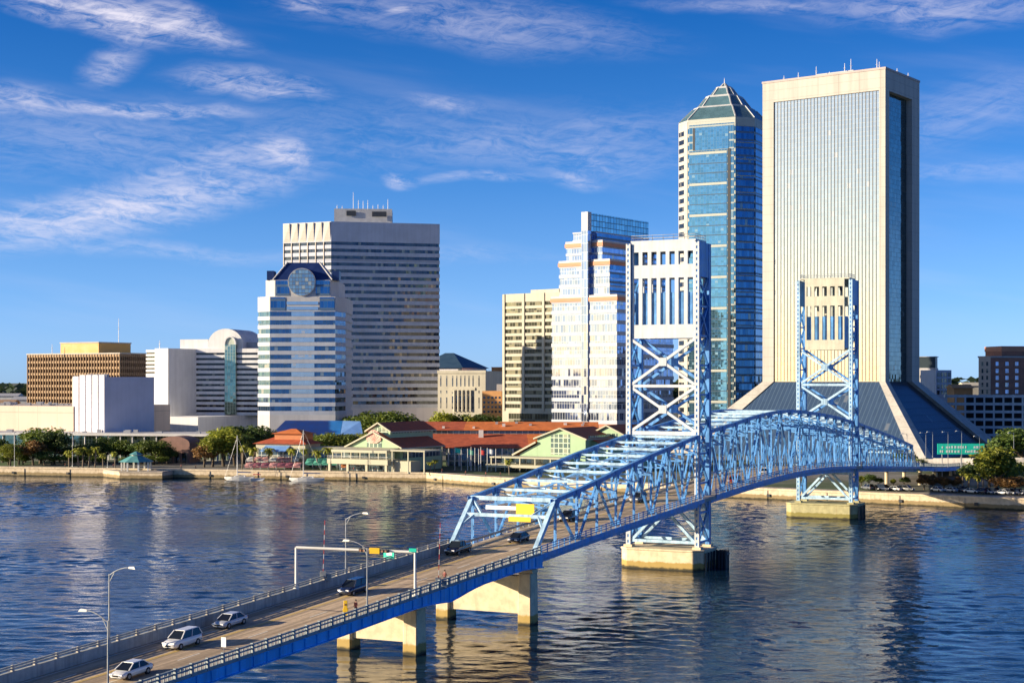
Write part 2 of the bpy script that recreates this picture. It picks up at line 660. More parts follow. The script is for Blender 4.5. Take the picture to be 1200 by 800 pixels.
mat('chord_blue', (.05, .31, .70), .45, var=.15, scale=.4, streak=.25)
pier_mat('quay_concrete', (.60, .49, .34), (.20, .14, .05))
qt = thing('seawall', 'long pale concrete seawall with a flat cap along the far river bank', 'seawall', (0, 520, 0))
qb, qc = MB(), MB()
F0, F1 = SHORE[:], offset_line(SHORE, 1.4)
for i in range(len(SHORE) - 1):
    qb.hexa([(*F0[i], -2), (*F0[i + 1], -2), (*F1[i + 1], -2), (*F1[i], -2)], [(*F0[i], GZ - .1), (*F0[i + 1], GZ - .1), (*F1[i + 1], GZ - .1), (*F1[i], GZ - .1)])
    a, b = Vector(F0[i]), Vector(F0[i + 1])
    t = (b - a).normalized()
    nn = Vector((t.y, -t.x)) * .22
    a2, b2 = a + nn, b + nn
    qc.hexa([(*a2, GZ - .12), (*b2, GZ - .12), (*F1[i + 1], GZ - .12), (*F1[i], GZ - .12)], [(*a2, GZ + .45), (*b2, GZ + .45), (*F1[i + 1], GZ + .45), (*F1[i], GZ + .45)])
    L = (b - a).length
    if 1 <= i <= 8:
        for k in range(int(L // 18)):
            c = a + t * (k * 18 + 9) + nn * .6
            qb.box(-.3, .3, -.1, .4, -1.5, GZ - .2, lambda p, c=c, t=t: Vector((c.x + t.x * p.x - t.y * p.y, c.y + t.y * p.x + t.x * p.y, p.z)))
qb.build('wall', 'quay_concrete', qt)
qc.build('coping', 'quay_concrete', qt)
fn = MB()
rnd = random.Random(3)
for i in range(3, 9):
    a, b = Vector(SHORE[i]), Vector(SHORE[i + 1])
    t = (b - a).normalized()
    for k in range(int((b - a).length // 18)):
        c = a + t * (k * 18 + rnd.uniform(2, 14))
        f = MB()
        for dz in (-.28, 0, .28):
            f.box(-.5, .5, -.42, -.2, 1.2 + dz - .12, 1.2 + dz + .12, lambda p, c=c, t=t: Vector((c.x + t.x * p.x - t.y * p.y, c.y + t.y * p.x + t.x * p.y, p.z)))
        f.build('fender', 'dark_steel', qt)

# ------------------------------------------------------------------ the lift bridge
BP0 = Vector((27.56, 288.0))
BA = R(25.48)
BD = Vector((math.sin(BA), math.cos(BA)))
BN = Vector((-BD.y, BD.x))                         # to the left of the road, looking across
W2 = 6.67
ZK = [(-260, 1.9), (-200, 4.0), (-160, 5.8), (-126, 7.25), (-100, 8.5), (-71, 9.8), (-48, 10.9), (-20, 12.0), (0, 12.75), (30, 13.8), (62, 14.4), (90, 14.05), (117, 13.0), (166, 10.6), (205, 8.5), (240, 6.7), (300, 4.6), (360, 3.2)]


def herm(K, s):
    if s <= K[0][0]:
        return K[0][1]
    for i in range(len(K) - 1):
        if s <= K[i + 1][0]:
            x0, y0 = K[i]
            x1, y1 = K[i + 1]
            m0 = (y1 - K[i - 1][1]) / (x1 - K[i - 1][0]) if i > 0 else (y1 - y0) / (x1 - x0)
            m1 = (K[i + 2][1] - y0) / (K[i + 2][0] - x0) if i + 2 < len(K) else (y1 - y0) / (x1 - x0)
            h = x1 - x0
            t = (s - x0) / h
            return (2 * t**3 - 3 * t**2 + 1) * y0 + (t**3 - 2 * t**2 + t) * h * m0 + (-2 * t**3 + 3 * t**2) * y1 + (t**3 - t**2) * h * m1
    return K[-1][1]


zd = lambda s: herm(ZK, s)


def B(s, o, z):
    p = BP0 + BD * s + BN * o
    return Vector((p.x, p.y, z))


def strip(mb, s0, s1, o0, o1, za, zb, step=6.0, mi=0):
    """box that follows the deck line; za, zb relative to the deck"""
    n = max(1, int(math.ceil((s1 - s0) / step)))
    for k in range(n):
        a, b = s0 + (s1 - s0) * k / n, s0 + (s1 - s0) * (k + 1) / n
        za0, zb0, za1, zb1 = zd(a) + za, zd(a) + zb, zd(b) + za, zd(b) + zb
        mb.hexa([B(a, o0, za0), B(a, o1, za0), B(b, o1, za1), B(b, o0, za1)], [B(a, o0, zb0), B(a, o1, zb0), B(b, o1, zb1), B(b, o0, zb1)], mi)


def sheet(mb, s0, s1, o0, o1, dz, step=6.0):
    n = max(1, int(math.ceil((s1 - s0) / step)))
    for k in range(n):
        a, b = s0 + (s1 - s0) * k / n, s0 + (s1 - s0) * (k + 1) / n
        mb.face([B(a, o1, zd(a) + dz), B(a, o0, zd(a) + dz), B(b, o0, zd(b) + dz), B(b, o1, zd(b) + dz)])


def deck_parts(root, s0, s1, lines=True, road=True):
    k = MB()
    strip(k, s0, s1, W2 - .35, -W2 + 1.9, -.45, 0)
    k.build('road_deck', 'deck_road', root)
    k = MB()
    strip(k, s0, s1, -W2 + 1.9, -W2 - 1.35, -.45, .16)
    k.build('sidewalk', 'walk_concrete', root)
    if lines:
        s = s0 + 6
        while s < s1 - 2:
            k = MB()
            sheet(k, s, s + .3, W2 - .4, -W2 + 1.95, .004)
            k.build('expansion_joint', 'dark_steel', root)
            s += 22
        k = MB()
        for o in (.9, 1.15):
            sheet(k, s0, s1, o + .07, o - .07, .006)
        k.build('centre_line', 'line_yellow', root)
        k = MB()
        sheet(k, s0, s1, -W2 + 2.38, -W2 + 2.16, .006)
        sheet(k, s0, s1, W2 - .7, W2 - .9, .006)
        k.build('edge_line', 'line_paint', root)
        k = MB()
        s = s0 + 2
        while s < s1 - 3:
            for o in (3.6, -1.9):
                sheet(k, s, s + 3.6, o + .1, o - .1, .006)
            s += 12
        k.build('lane_line', 'line_paint', root)


# --- approach spans -------------------------------------------------------
def railing_right(root, s0, s1, step=2.45):
    o = -W2 - 1.2
    n = int((s1 - s0) / step)
    k = MB()
    for a, b, w in ((.16, .42, .22), (.74, .90, .14), (1.12, 1.28, .22)):
        strip(k, s0, s1, o + w / 2, o - w / 2, a, b)
    k.build('railing', 'rail_grey', root)
    for i in range(n + 1):
        s = s0 + (s1 - s0) * i / n
        z = zd(s)
        p = MB()
        p.hexa([B(s - .19, o + .17, z + .12), B(s - .19, o - .17, z + .12), B(s + .19, o - .17, z + .12), B(s + .19, o + .17, z + .12)],
               [B(s - .12, o + .15, z + 1.36), B(s - .12, o - .15, z + 1.36), B(s + .12, o - .15, z + 1.36), B(s + .12, o + .15, z + 1.36)])
        p.build('railing_post', 'rail_grey', root)
    # mesh-like infill close to the walk
    k = MB()
    s = s0
    while s < s1 - .4:
        z = zd(s)
        k.box(-.05, .05, -.04, .04, z + .4, z + 1.15, lambda q, s=s: B(s + q.x, o + q.y, q.z))
        s += .62
    k.build('baluster', 'rail_grey', root)['kind'] = 'stuff'


def parapet_left(root, s0, s1, step=3.0):
    k = MB()
    strip(k, s0, s1, W2 + .05, W2 - .35, -.5, 1.14)
    k.build('parapet', 'parapet_concrete', root)
    n = int((s1 - s0) / step)
    k = MB()
    for z0 in (1.30, 1.54):
        strip(k, s0, s1, W2 - .08, W2 - .24, z0, z0 + .15)
    k.build('parapet_rail', 'parapet_concrete', root)
    for i in range(n + 1):
        s = s0 + (s1 - s0) * i / n
        z = zd(s)
        p = MB()
        p.hexa([B(s - .17, W2 + .0, z + 1.02), B(s - .17, W2 - .3, z + 1.02), B(s + .17, W2 - .3, z + 1.02), B(s + .17, W2 + .0, z + 1.02)],
               [B(s - .1, W2 - .05, z + 1.72), B(s - .1, W2 - .25, z + 1.72), B(s + .1, W2 - .25, z + 1.72), B(s + .1, W2 - .05, z + 1.72)])
        p.build('rail_post', 'walk_concrete', root)


def girder(root, s0, s1, haunch=()):
    for o, tp in ((-W2 - 1.42, .10), (W2 - .6, -.47)):
        k = MB()

        def depth(s):
            d = 1.15 if o < 0 else 1.0
            for h in haunch:
                d += .75 * max(0, 1 - abs(s - h) / 9.0) ** 1.5
            return d
        n = int((s1 - s0) / 2.3)
        for i in range(n):
            a, b = s0 + (s1 - s0) * i / n, s0 + (s1 - s0) * (i + 1) / n
            da, db = depth(a), depth(b)
            for w, t0, t1 in ((.05, -.47, None), (.28, None, -.12)):
                za = (zd(a) + tp - da, zd(b) + tp - db)
                if t1 is None:
                    k.hexa([B(a, o + w, za[0] + .12), B(a, o - w, za[0] + .12), B(b, o - w, za[1] + .12), B(b, o + w, za[1] + .12)],
                           [B(a, o + w, zd(a) + tp), B(a, o - w, zd(a) + tp), B(b, o - w, zd(b) + tp), B(b, o + w, zd(b) + tp)])
                else:
                    k.hexa([B(a, o + w, za[0]), B(a, o - w, za[0]), B(b, o - w, za[1]), B(b, o + w, za[1])],
                           [B(a, o + w, za[0] + .12), B(a, o - w, za[0] + .12), B(b, o - w, za[1] + .12), B(b, o + w, za[1] + .12)])
            k.box(-.05, .05, -.16, .16, zd(a) + tp - da + .12, zd(a) + tp - .03, lambda q, a=a: B(a + q.x, o + q.y, q.z))
        k.build('girder', 'girder_blue', root)


PIER_S = (-98.7, -70.6)
ap = thing('approach_span', 'long bridge approach road on blue girders with a grey railing, nearest part of the bridge', 'bridge approach', B(-150, 0, 0))
deck_parts(ap, -255, -71.2)
railing_right(ap, -255 + 45, -71.6)
parapet_left(ap, -255 + 30, -71.6)
girder(ap, -255, -71.2, PIER_S)

an = thing('approach_span', 'short bridge approach on blue girders landing among trees on the far bank', 'bridge approach', B(230, 0, 0))
deck_parts(an, 197.5, 330)
railing_right(an, 198, 300, 4.0)
parapet_left(an, 198, 300, 4.0)
girder(an, 197.5, 300)
for s in (212, 238, 264):
    for o in (-5, 5):
        k = MB()
        k.tube(B(s, o, GZ - .5), B(s, o, zd(s) - 1.5), .55, .55, 10)
        k.build('column', 'pier_pale', an)


def bent_pier(s, top, label, oR, oL):
    t = thing('bridge_pier', label, 'bridge pier', B(s, 0, 0))
    for o in (oR, oL):
        k = MB()
        k.hexa([B(s - 1.35, o + 1.05, -2), B(s - 1.35, o - 1.05, -2), B(s + 1.35, o - 1.05, -2), B(s + 1.35, o + 1.05, -2)],
               [B(s - 1.2, o + .95, top), B(s - 1.2, o - .95, top), B(s + 1.2, o - .95, top), B(s + 1.2, o + .95, top)])
        k.build('column', 'pier_pale', t, bevel=.12)
    k = MB()
    n = 10
    for i in range(n):                                        # web wall with a slightly arched foot
        o0, o1 = oR + .97 + (oL - oR - 1.94) * i / n, oR + .97 + (oL - oR - 1.94) * (i + 1) / n
        k.hexa([B(s - .75, o1, 1.5), B(s - .75, o0, 1.5), B(s + .75, o0, 1.5), B(s + .75, o1, 1.5)],
               [B(s - .75, o1, top - .5), B(s - .75, o0, top - .5), B(s + .75, o0, top - .5), B(s + .75, o1, top - .5)], caps=(True, True))
    k.build('web_wall', 'pier_pale', t)
    k = MB()
    k.box(-.95, .95, oR - 1.1, oL + 1.1, top, top + .45, lambda q: B(s + q.x, q.y, q.z))
    k.build('cap_beam', 'pier_pale', t)


bent_pier(PIER_S[0], zd(PIER_S[0]) - 2.9, 'low portal shaped concrete pier under the road near the yellow box', -3.0, 6.6)
bent_pier(PIER_S[1], zd(PIER_S[1]) - 2.6, 'broad concrete wall pier with two legs below the truss entrance', -5.6, 7.4)


# --- truss spans ----------------------------------------------------------
def truss_span(root, nodes, ztop, ends=(True, True), gusset=.9, lat=True, steps=1):
    """nodes: stations from end to end; an end with a slanting post has its first top node one panel in"""
    tops = nodes[1:] if ends[0] else nodes[:]
    tops = tops[:-1] if ends[1] else tops
    for sg in (1, -1):
        o = sg * W2
        # top chord: box of two side plates and a cover
        k = MB()
        for a, b in zip(tops, tops[1:]):
            k.beam(B(a, o, ztop(a)), B(b, o, ztop(b)), .62, .66)
        for a in tops:                                        # gusset plates
            z = ztop(a)
            for oo in (o - .36, o + .36):
                k.hexa([B(a - gusset, oo - .03, z - .15), B(a - gusset, oo + .03, z - .15), B(a + gusset, oo + .03, z - .15), B(a + gusset, oo - .03, z - .15)],
                       [B(a - gusset, oo - .03, z + .2), B(a - gusset, oo + .03, z + .2), B(a + gusset, oo + .03, z + .2), B(a + gusset, oo - .03, z + .2)])
                k.hexa([B(a - .3, oo - .03, z - 1.1), B(a - .3, oo + .03, z - 1.1), B(a + .3, oo + .03, z - 1.1), B(a + .3, oo - .03, z - 1.1)],
                       [B(a - gusset, oo - .03, z - .15), B(a - gusset, oo + .03, z - .15), B(a + gusset, oo + .03, z - .15), B(a + gusset, oo - .03, z - .15)])
        k.build('top_chord', 'bridge_blue', root)
        k = MB()
        strip(k, nodes[0], nodes[-1], o + .3, o - .3, -1.35, -.75, 4)
        strip(k, nodes[0], nodes[-1], o + .22, o - .22, -.75, -.46, 4)
        k.build('bottom_chord', 'chord_blue', root)
        for e, (p, q) in zip(ends, ((nodes[0], nodes[1]), (nodes[-1], nodes[-2]))):
            k = MB()
            if e:
                k.beam(B(p, o, zd(p) - .4), B(q, o, ztop(q)), .62, .7)
                k.build('end_post', 'bridge_pale_sunlit', root)
        for i, a in enumerate(nodes):
            if (i == 0 and ends[0]) or (i == len(nodes) - 1 and ends[1]):
                continue
            k = MB()
            zt, zb = ztop(a) - .3, zd(a) - .7
            for ds in (-.2, .2):                              # two channels laced together
                k.beam(B(a + ds, o, zb), B(a + ds, o, zt), .27, .06, up=Vector((BD.x, BD.y, 0)))
            z, f = zb + .6, 1
            while z < zt - .9:
                k.beam(B(a - .2 * f, o, z), B(a + .2 * f, o, z + .8), .07, .05)
                z += .8
                f = -f
            k.build('vertical', 'bridge_blue', root)
        # diagonals: W pattern from tops down to every other bottom node
        for i in range(len(nodes) - 1):
            if (i == 0 and ends[0]) or (i == len(nodes) - 2 and ends[1]):
                continue
            a, b = nodes[i], nodes[i + 1]
            down = (i % 2 == (1 if ends[0] else 0))
            k = MB()
            p = B(a, o, ztop(a) - .2) if down else B(a, o, zd(a) - .8)
            q = B(b, o, zd(b) - .8) if down else B(b, o, ztop(b) - .2)
            dv = (q - p).normalized()
            sv = dv.cross(Vector((BN.x, BN.y, 0))).normalized() * .17
            for s_ in (-1, 1):
                k.beam(p + sv * s_, q + sv * s_, .28, .07, up=sv.normalized())
            L = (q - p).length
            t, f = .8, 1
            while t < L - 1.2:
                k.beam(p + dv * t - sv * f, p + dv * (t + .8) + sv * f, .07, .05)
                t += .8
                f = -f
            k.build('diagonal', 'bridge_blue', root)
            if steps > 1:                                     # subdivided panel: short hanger and sub-strut
                k = MB()
                m = (a + b) / 2
                zm = (p.z + q.z) / 2
                k.beam(B(m, o, zd(m) - .8), B(m, o, zm), .15)
                e_ = (b, zd(b) - .8) if not down else (a, zd(a) - .8)
                k.beam(B(m, o, zm), B(e_[0], o, e_[1]), .16)
                k.build('sub_strut', 'bridge_blue', root)
    # cross framing
    for i, a in enumerate(tops):
        k = MB()
        z = ztop(a)
        k.beam(B(a, W2 - .3, z - .1), B(a, -W2 + .3, z - .1), .42, .4)
        k.build('cross_strut', 'bridge_pale_sunlit', root)
        room = z - zd(a)
        if room > 5.5:
            k = MB()
            zl = max(z - 3.2, zd(a) + 5.2)
            k.beam(B(a, W2 - .2, zl), B(a, 0, z - .25), .3)
            k.beam(B(a, -W2 + .2, zl), B(a, 0, z - .25), .3)
            k.beam(B(a, W2 - .2, zl), B(a, -W2 + .2, zl), .28)
            k.beam(B(a, W2 / 2, zl), B(a, W2 / 2, (zl + z) / 2 - .1), .2)
            k.beam(B(a, -W2 / 2, zl), B(a, -W2 / 2, (zl + z) / 2 - .1), .2)
            k.build('sway_brace', 'bridge_blue', root)
    if lat:
        for a, b in zip(tops, tops[1:]):
            k = MB()
            k.beam(B(a, W2 - .3, ztop(a) - .25), B(b, -W2 + .3, ztop(b) - .25), .18, .18)
            k.beam(B(a, -W2 + .3, ztop(a) - .55), B(b, W2 - .3, ztop(b) - .55), .18, .18)
            k.build('lateral_brace', 'bridge_pale_sunlit', root)
    # floor beams under the road
    for a in nodes:
        k = MB()
        k.box(-.14, .14, -W2 + .3, W2 - .3, zd(a) - 1.3, zd(a) - .46, lambda q: B(a + q.x, q.y, q.z))
        k.build('floor_beam', 'girder_blue', root)
    # low sidewalk railing outside the right truss, inside rail on the left
    s0, s1 = nodes[0], nodes[-1]
    for o, nm in ((-W2 - 1.2, 'railing'), (W2 - .55, 'guard_rail')):
        k = MB()
        for z0 in ((.5, .62), (.85, .95), (1.18, 1.3)) if nm == 'railing' else ((.45, .8),):
            strip(k, s0, s1, o + .05, o - .05, z0[0], z0[1])
        s = s0 + .5
        while s < s1:
            z = zd(s)
            k.box(-.07, .07, -.06, .06, z + .1, z + (1.36 if nm == 'railing' else .8), lambda q, s=s: B(s + q.x, o + q.y, q.z))
            s += 2.0
        k.build(nm, 'bridge_blue' if nm == 'railing' else 'grey_steel', root)
    k = MB()                                                  # fascia of the sidewalk
    strip(k, s0, s1, -W2 - 1.36, -W2 - 1.46, -.5, .2)
    k.build('fascia', 'chord_blue', root)


TK1 = [(-63.6, 16.9), (-55.6, 17.75), (-47.7, 18.7), (-39.7, 19.8), (-31.8, 20.7), (-23.9, 21.7), (-15.9, 22.5), (-8, 23.3), (-.6, 24.05)]
TK2 = [(6.4, 24.75), (21.6, 25.85), (35, 26.9), (48, 27.5), (57, 27.72), (67, 27.5), (86, 26.5), (103.5, 25.3), (116.6, 24.1)]
TK3 = [(123.6, 23.5), (128.5, 22.9), (143.3, 21.3), (166, 18.65), (191, 15.45)]
sp1 = thing('truss_span', 'pale blue truss span with sloping top between the entrance portal and the nearest lift tower', 'bridge span', B(-35, 0, 0))
n1 = [-71.5] + [-63.6 + 7.875 * i for i in range(8)] + [-.6]
truss_span(sp1, n1, lambda s: herm(TK1, s), (True, False))
deck_parts(sp1, -71.1, .9)
sp2 = thing('lift_span', 'blue arched truss lift span hung between the two bridge towers', 'bridge span', B(61, 0, 0))
n2 = [6.4 + (116.6 - 6.4) * i / 14 for i in range(15)]
truss_span(sp2, n2, lambda s: herm(TK2, s), (False, False), steps=2)
deck_parts(sp2, 1.0, 117.6)
sp3 = thing('truss_span', 'blue steel truss span descending from the farther lift tower to the city bank', 'bridge span', B(160, 0, 0))
n3 = [123.6 + 7.49 * i for i in range(10)] + [197.3]
truss_span(sp3, n3, lambda s: herm(TK3, s), (False, True), steps=2)
deck_parts(sp3, 117.7, 197.4)

# entrance portal, in the plane of the slanting end posts
def portal(root, sa, sb, zt, sgn):
    def pp(o, f):                                             # f = 0 at the top joint, 1 at the foot
        return B(sa + (sb - sa) * f, o, zt + (zd(sb) - .4 - zt) * f)
    k = MB()
    k.beam(pp(W2 - .3, .0), pp(-W2 + .3, .0), .55, .6)
    k.beam(pp(W2 - .3, .30), pp(-W2 + .3, .30), .5, .5)
    for s in (1, -1):
        k.beam(pp(s * (W2 - .2), .02), pp(s * (W2 - 2.6), .28), .3)
        k.beam(pp(s * (W2 - .2), .50), pp(s * (W2 - 1.5), .31), .35)
    k.build('portal_frame', 'bridge_pale_sunlit', root)
    return pp


pp = portal(sp1, -63.6, -71.5, herm(TK1, -63.6), 1)
portal(sp3, 191.0, 197.3, herm(TK3, 191), 1)
f1 = Vector((-BD.x, -BD.y, 0)) * .5
c = pp(-2.8, .18) + f1
k = MB()
k.box(-1.45, 1.45, -.05, .05, -.8, .85, lambda q: Vector((c.x - BN.x * q.x - BD.x * q.y, c.y - BN.y * q.x - BD.y * q.y, c.z + q.z)))
tag(k.build('height_sign', 'sign_yellow'), 'blank yellow rectangular board hung on the truss entrance portal', 'sign')
c2 = pp(-2.55, .35) + f1
k = MB()
k.box(-1.75, 1.75, -.05, .05, -.35, .35, lambda q: Vector((c2.x - BN.x * q.x - BD.x * q.y, c2.y - BN.y * q.x - BD.y * q.y, c2.z + q.z)))
tag(k.build('warning_sign', 'sign_yellow'), 'long narrow yellow strip board below the portal board', 'sign')
c3 = pp(1.1, .16) + f1
k = MB()
k.box(-2.5, 2.5, -.06, .06, -.28, .28, lambda q: Vector((c3.x - BN.x * q.x - BD.x * q.y, c3.y - BN.y * q.x - BD.y * q.y, c3.z + q.z)))
tag(k.build('portal_sign', 'sign_white'), 'long white bar sign across the truss entrance portal', 'sign')


# --- lift towers ----------------------------------------------------------
def lift_tower(s0, label, panel, nslot, pw, brace, leg_front, dark_in=False):
    t = thing('bridge_tower', label, 'bridge tower', B(s0 + 2.9, 0, 3.9))
    zb, zt = 3.9, 59.3
    S1 = 5.8
    T = lambda s, o, z: B(s0 + s, o, z)
    # four legs: a blue box column whose river-facing plate is pierced by a ladder of holes
    for sg in (1, -1):
        for sl, front in ((0.0, True), (S1, False)):
            k = MB()
            o = sg * (W2 - .05)
            k.box(-.42, .42, -.38, .38, zb, zt, lambda q: T(sl + q.x, o + q.y, q.z), 0)
            fs = sl - .47 if front else sl + .47
            for oo in (-.30, .30):
                k.box(-.05, .05, -.14, .14, zb, zt, lambda q, oo=oo: T(fs + q.x, o + oo + q.y, q.z), 1)
            z = zb
            while z < zt:
                k.box(-.05, .05, -.16, .16, z, min(z + .55, zt), lambda q: T(fs + q.x, o + q.y, q.z), 1)
                z += 1.05
            k.build('leg', ['bridge_blue', leg_front], t)
    # side frames between front and rear legs: plated at the top, laced below
    for sg in (1, -1):
        o = sg * (W2 - .05)
        k = MB()
        k.box(.45, S1 - .45, -.3, .3, 53.0, zt, lambda q: T(q.x, o + q.y, q.z))
        k.build('side_plate', 'bridge_blue', t)
        k = MB()
        zs = [zb + 1.0 + i * (53.0 - zb - 1.0) / 9 for i in range(10)]
        for i, (a, b) in enumerate(zip(zs, zs[1:])):
            k.beam(T(.4, o, a), T(S1 - .4, o, b), .34)
            k.beam(T(S1 - .4, o + .1 * sg, a), T(.4, o + .1 * sg, b), .34)
            k.beam(T(.4, o, a), T(S1 - .4, o, a), .34)
        k.build('side_lacing', 'bridge_blue', t)
    # head: pierced wall front and rear, roof slab, sheaves
    def wall(sc, th, m):
        k = MB()
        P = lambda q: T(sc + q.x, q.y, q.z)
        k.box(-th, th, -pw, pw, 57.7, 59.5, P)
        k.box(-th, th, -pw, pw, 52.9, 55.3, P)
        k.box(-th, th, -pw, pw, 41.9, 44.4, P)
        pitch = 2 * pw / nslot
        ow = pitch * .30
        for i in range(nslot + 1):
            a = -pw + pitch * i - pitch / 2 + ow
            b = a + pitch - 2 * ow
            a, b = max(a, -pw), min(b, pw)
            k.box(-th, th, a, b, 55.3, 57.7, P)
            k.box(-th, th, a, b, 44.4, 52.9, P)
        k.build('head_wall', m, t)
    wall(.15, .22, panel)
    wall(S1 - .15, .22, panel)
    k = MB()
    k.box(1.3, S1 - 1.3, -pw + .1, pw - .1, 42.4, 50.3, lambda q: T(q.x, q.y, q.z))
    k.build('counterweight', 'bridge_blue', t)
    k = MB()
    k.box(-.1, S1 + .1, -W2 + .4, W2 - .4, 59.5, 59.8, lambda q: T(q.x, q.y, q.z))
    k.build('roof', panel, t)
    k = MB()
    rim = [(-.0, -W2 + .5), (S1, -W2 + .5), (S1, W2 - .5), (0, W2 - .5)]
    for (a, b), (c_, d_) in zip(rim, rim[1:] + rim[:1]):
        k.beam(T(a, b, 60.75), T(c_, d_, 60.75), .08)
        k.beam(T(a, b, 60.3), T(c_, d_, 60.3), .06)
        n = 6
        for i in range(n):
            k.beam(T(a + (c_ - a) * i / n, b + (d_ - b) * i / n, 59.8), T(a + (c_ - a) * i / n, b + (d_ - b) * i / n, 60.8), .07)
    k.build('roof_railing', 'grey_steel', t)
    for o in (-3.6, 3.6):
        k = MB()
        n = 20
        ring = lambda r, oo: [T(S1 / 2 + r * math.cos(2 * math.pi * j / n), oo, 58.0 + r * math.sin(2 * math.pi * j / n)) for j in range(n)]
        k.hexa(ring(1.5, o - .25), ring(1.5, o + .25))
        k.build('sheave', 'dark_steel', t)
    # cross bracing on both faces
    for sl, m in ((.0, brace), (S1, 'bridge_blue')):
        for za, zc in ((33.4, 41.8), (24.9, 33.0)):
            k = MB()
            o = W2 - .45
            k.beam(T(sl, o, za), T(sl, -o, zc), .55, .5)
            k.beam(T(sl + .05, -o, za), T(sl + .05, o, zc), .55, .5)
            zm = (za + zc) / 2
            k.box(-.32, .32, -.75, .75, zm - .75, zm + .75, lambda q: T(sl + q.x, q.y, q.z))
            k.build('cross_brace', m, t)
        k = MB()
        k.beam(T(sl, W2 - .45, 33.2), T(sl, -W2 + .45, 33.2), .45, .5)
        k.build('strut', m, t)
        k = MB()
        k.beam(T(sl, W2 - .45, 24.6), T(sl, -W2 + .45, 24.6), .6, .7)
        k.build('strut', m, t)
        # below the road
        k = MB()
        zt2 = zd(s0) - 1.6
        o = W2 - .45
        k.beam(T(sl, o, zb + .9), T(sl, 0, zt2), .5)
        k.beam(T(sl, -o, zb + .9), T(sl, 0, zt2), .5)
        k.beam(T(sl, o, zb + 1.0), T(sl, -o, zb + 1.0), .55, .5)
        k.beam(T(sl, o, zt2), T(sl, -o, zt2), .6, .8)
        k.build('base_brace', 'bridge_pale_sunlit', t)
    # lift cables down to the span
    return t


lift_tower(0.0, 'nearest blue lift tower with a white slotted head of seven openings', 'tower_white', 7, W2 - .55, 'tower_white', 'tower_white')
lift_tower(117.2, 'farther lift tower with a cream slotted head in front of the tall flared skyscraper', 'tower_cream', 5, W2 - 1.7, 'bridge_pale_sunlit', 'bridge_pale_sunlit')


def tower_pier(s0, s1, o0, o1, top, m, label):
    t = thing('tower_pier', label, 'bridge pier', B((s0 + s1) / 2, 0, 0))
    def plan(e):
        c_ = 1.6
        return [B(s0 - e, o0 - c_, 0), B(s0 - e, o1 + c_, 0), B(s0 + c_ - e, o1 - e, 0), B(s1 - c_ + e, o1 - e, 0), B(s1 + e, o1 + c_, 0), B(s1 + e, o0 - c_, 0), B(s1 - c_ + e, o0 + e, 0), B(s0 + c_ - e, o0 + e, 0)]
    k = MB()
    k.hexa([(p.x, p.y, -2) for p in plan(0)], [(p.x, p.y, top - .35) for p in plan(0)])
    k.hexa([(p.x, p.y, top - .35) for p in plan(.14)], [(p.x, p.y, top) for p in plan(.14)])
    k.build('body', m, t, bevel=.1)
    for s in (.0, 5.8):
        for o in (-W2 + .05, W2 - .05):
            k = MB()
            k.box(-.8, .8, -.8, .8, top - .02, top + .45, lambda q: B(s0 + 2.2 + s + q.x, o + q.y, q.z))
            k.build('plinth', m, t)
    for s in (-.05,):
        k = MB()
        for i in range(5):
            o = o1 - .15 - .1
            k.box(-.18, .18, -.25, 0, -1, 3.2, lambda q, i=i: B(s0 + 1.8 + i * 1.6 + q.x, o1 - .16 + q.y, q.z))
        k.build('fender', 'dark_steel', t)
    return t


tower_pier(-2.2, 8.4, 7.9, -8.0, 3.7, 'pier_pale', 'wide pale concrete pier in the river carrying the nearest lift tower')
tower_pier(115.0, 125.6, 9.6, -8.4, 3.7, 'pier_green', 'greenish concrete pier in the river carrying the farther lift tower')
k = MB()
for i in range(3):
    for j in range(2):
        p = B(5 + j * 1.2, -9.0 - i * .62, 0)
        k.tube((p.x, p.y, -2), (p.x, p.y, 3.2), .34, .32, 8)
a, b = B(5.6, -8.6, 2.6), B(5.6, -10.6, 2.6)
k.beam(a, b, 1.6, .35)
tag(k.build('mooring_dolphin', 'dark_steel'), 'dark timber pile cluster beside the nearest tower pier', 'pile cluster')

# ------------------------------------------------------------------ buildings of the city
mat('pale_precast', (0.527, 0.484, 0.425), .75, var=.07, scale=.15, streak=.08, joint=(3.0, 3.9))
mat('white_precast', (0.527, 0.518, 0.51), .7, var=.06, scale=.15, streak=.10)
mat('grey_precast', (.50, .53, .61), .7, var=.07, scale=.15, streak=.08, joint=(2.6, 50))
mat('cream_stone', (0.493, 0.459, 0.365), .8, var=.08, scale=.15, streak=.1)
mat('brown_precast', (.36, .24, .14), .8, var=.1, scale=.2, streak=.12)
mat('orange_metal', (.56, .31, .07), .55, var=.06, scale=.15, joint=(1.2, 90))
mat('pink_wall', (0.561, 0.451, 0.365), .8, var=.06, scale=.1, streak=.08, joint=(6, 9))
mat('lilac_wall', (.60, .58, .62), .8, var=.06, scale=.1, streak=.1)
mat('salmon_band', (.58, .25, .14), .7, var=.06, scale=.2)
mat('brick_red', (.40, .17, .11), .85, var=.15, scale=.3, joint=(4, 3.4))
mat('brick_orange', (.52, .27, .11), .85, var=.1, scale=.3)
mat('roof_gravel', (.22, .21, .20), .95, var=.25, scale=.3)
mat('navy_roof', (.012, .03, .12), .35, var=.15, scale=.3)
mat('slate_blue_roof', (.03, .07, .12), .5, var=.1, scale=.3)
mat('mech_grey', (0.383, 0.391, 0.408), .6, var=.1, scale=.4)
mat('antenna_white', (.75, .75, .75), .5)
mat('pyramid_metal', (.13, .25, .29), .3, metal=.5, var=.1, scale=.2, joint=(1.6, 1.6))
mat('beige_concrete', (.44, .415, .375), .75, var=.07, scale=.12, streak=.16, joint=(3.8, 4.2))
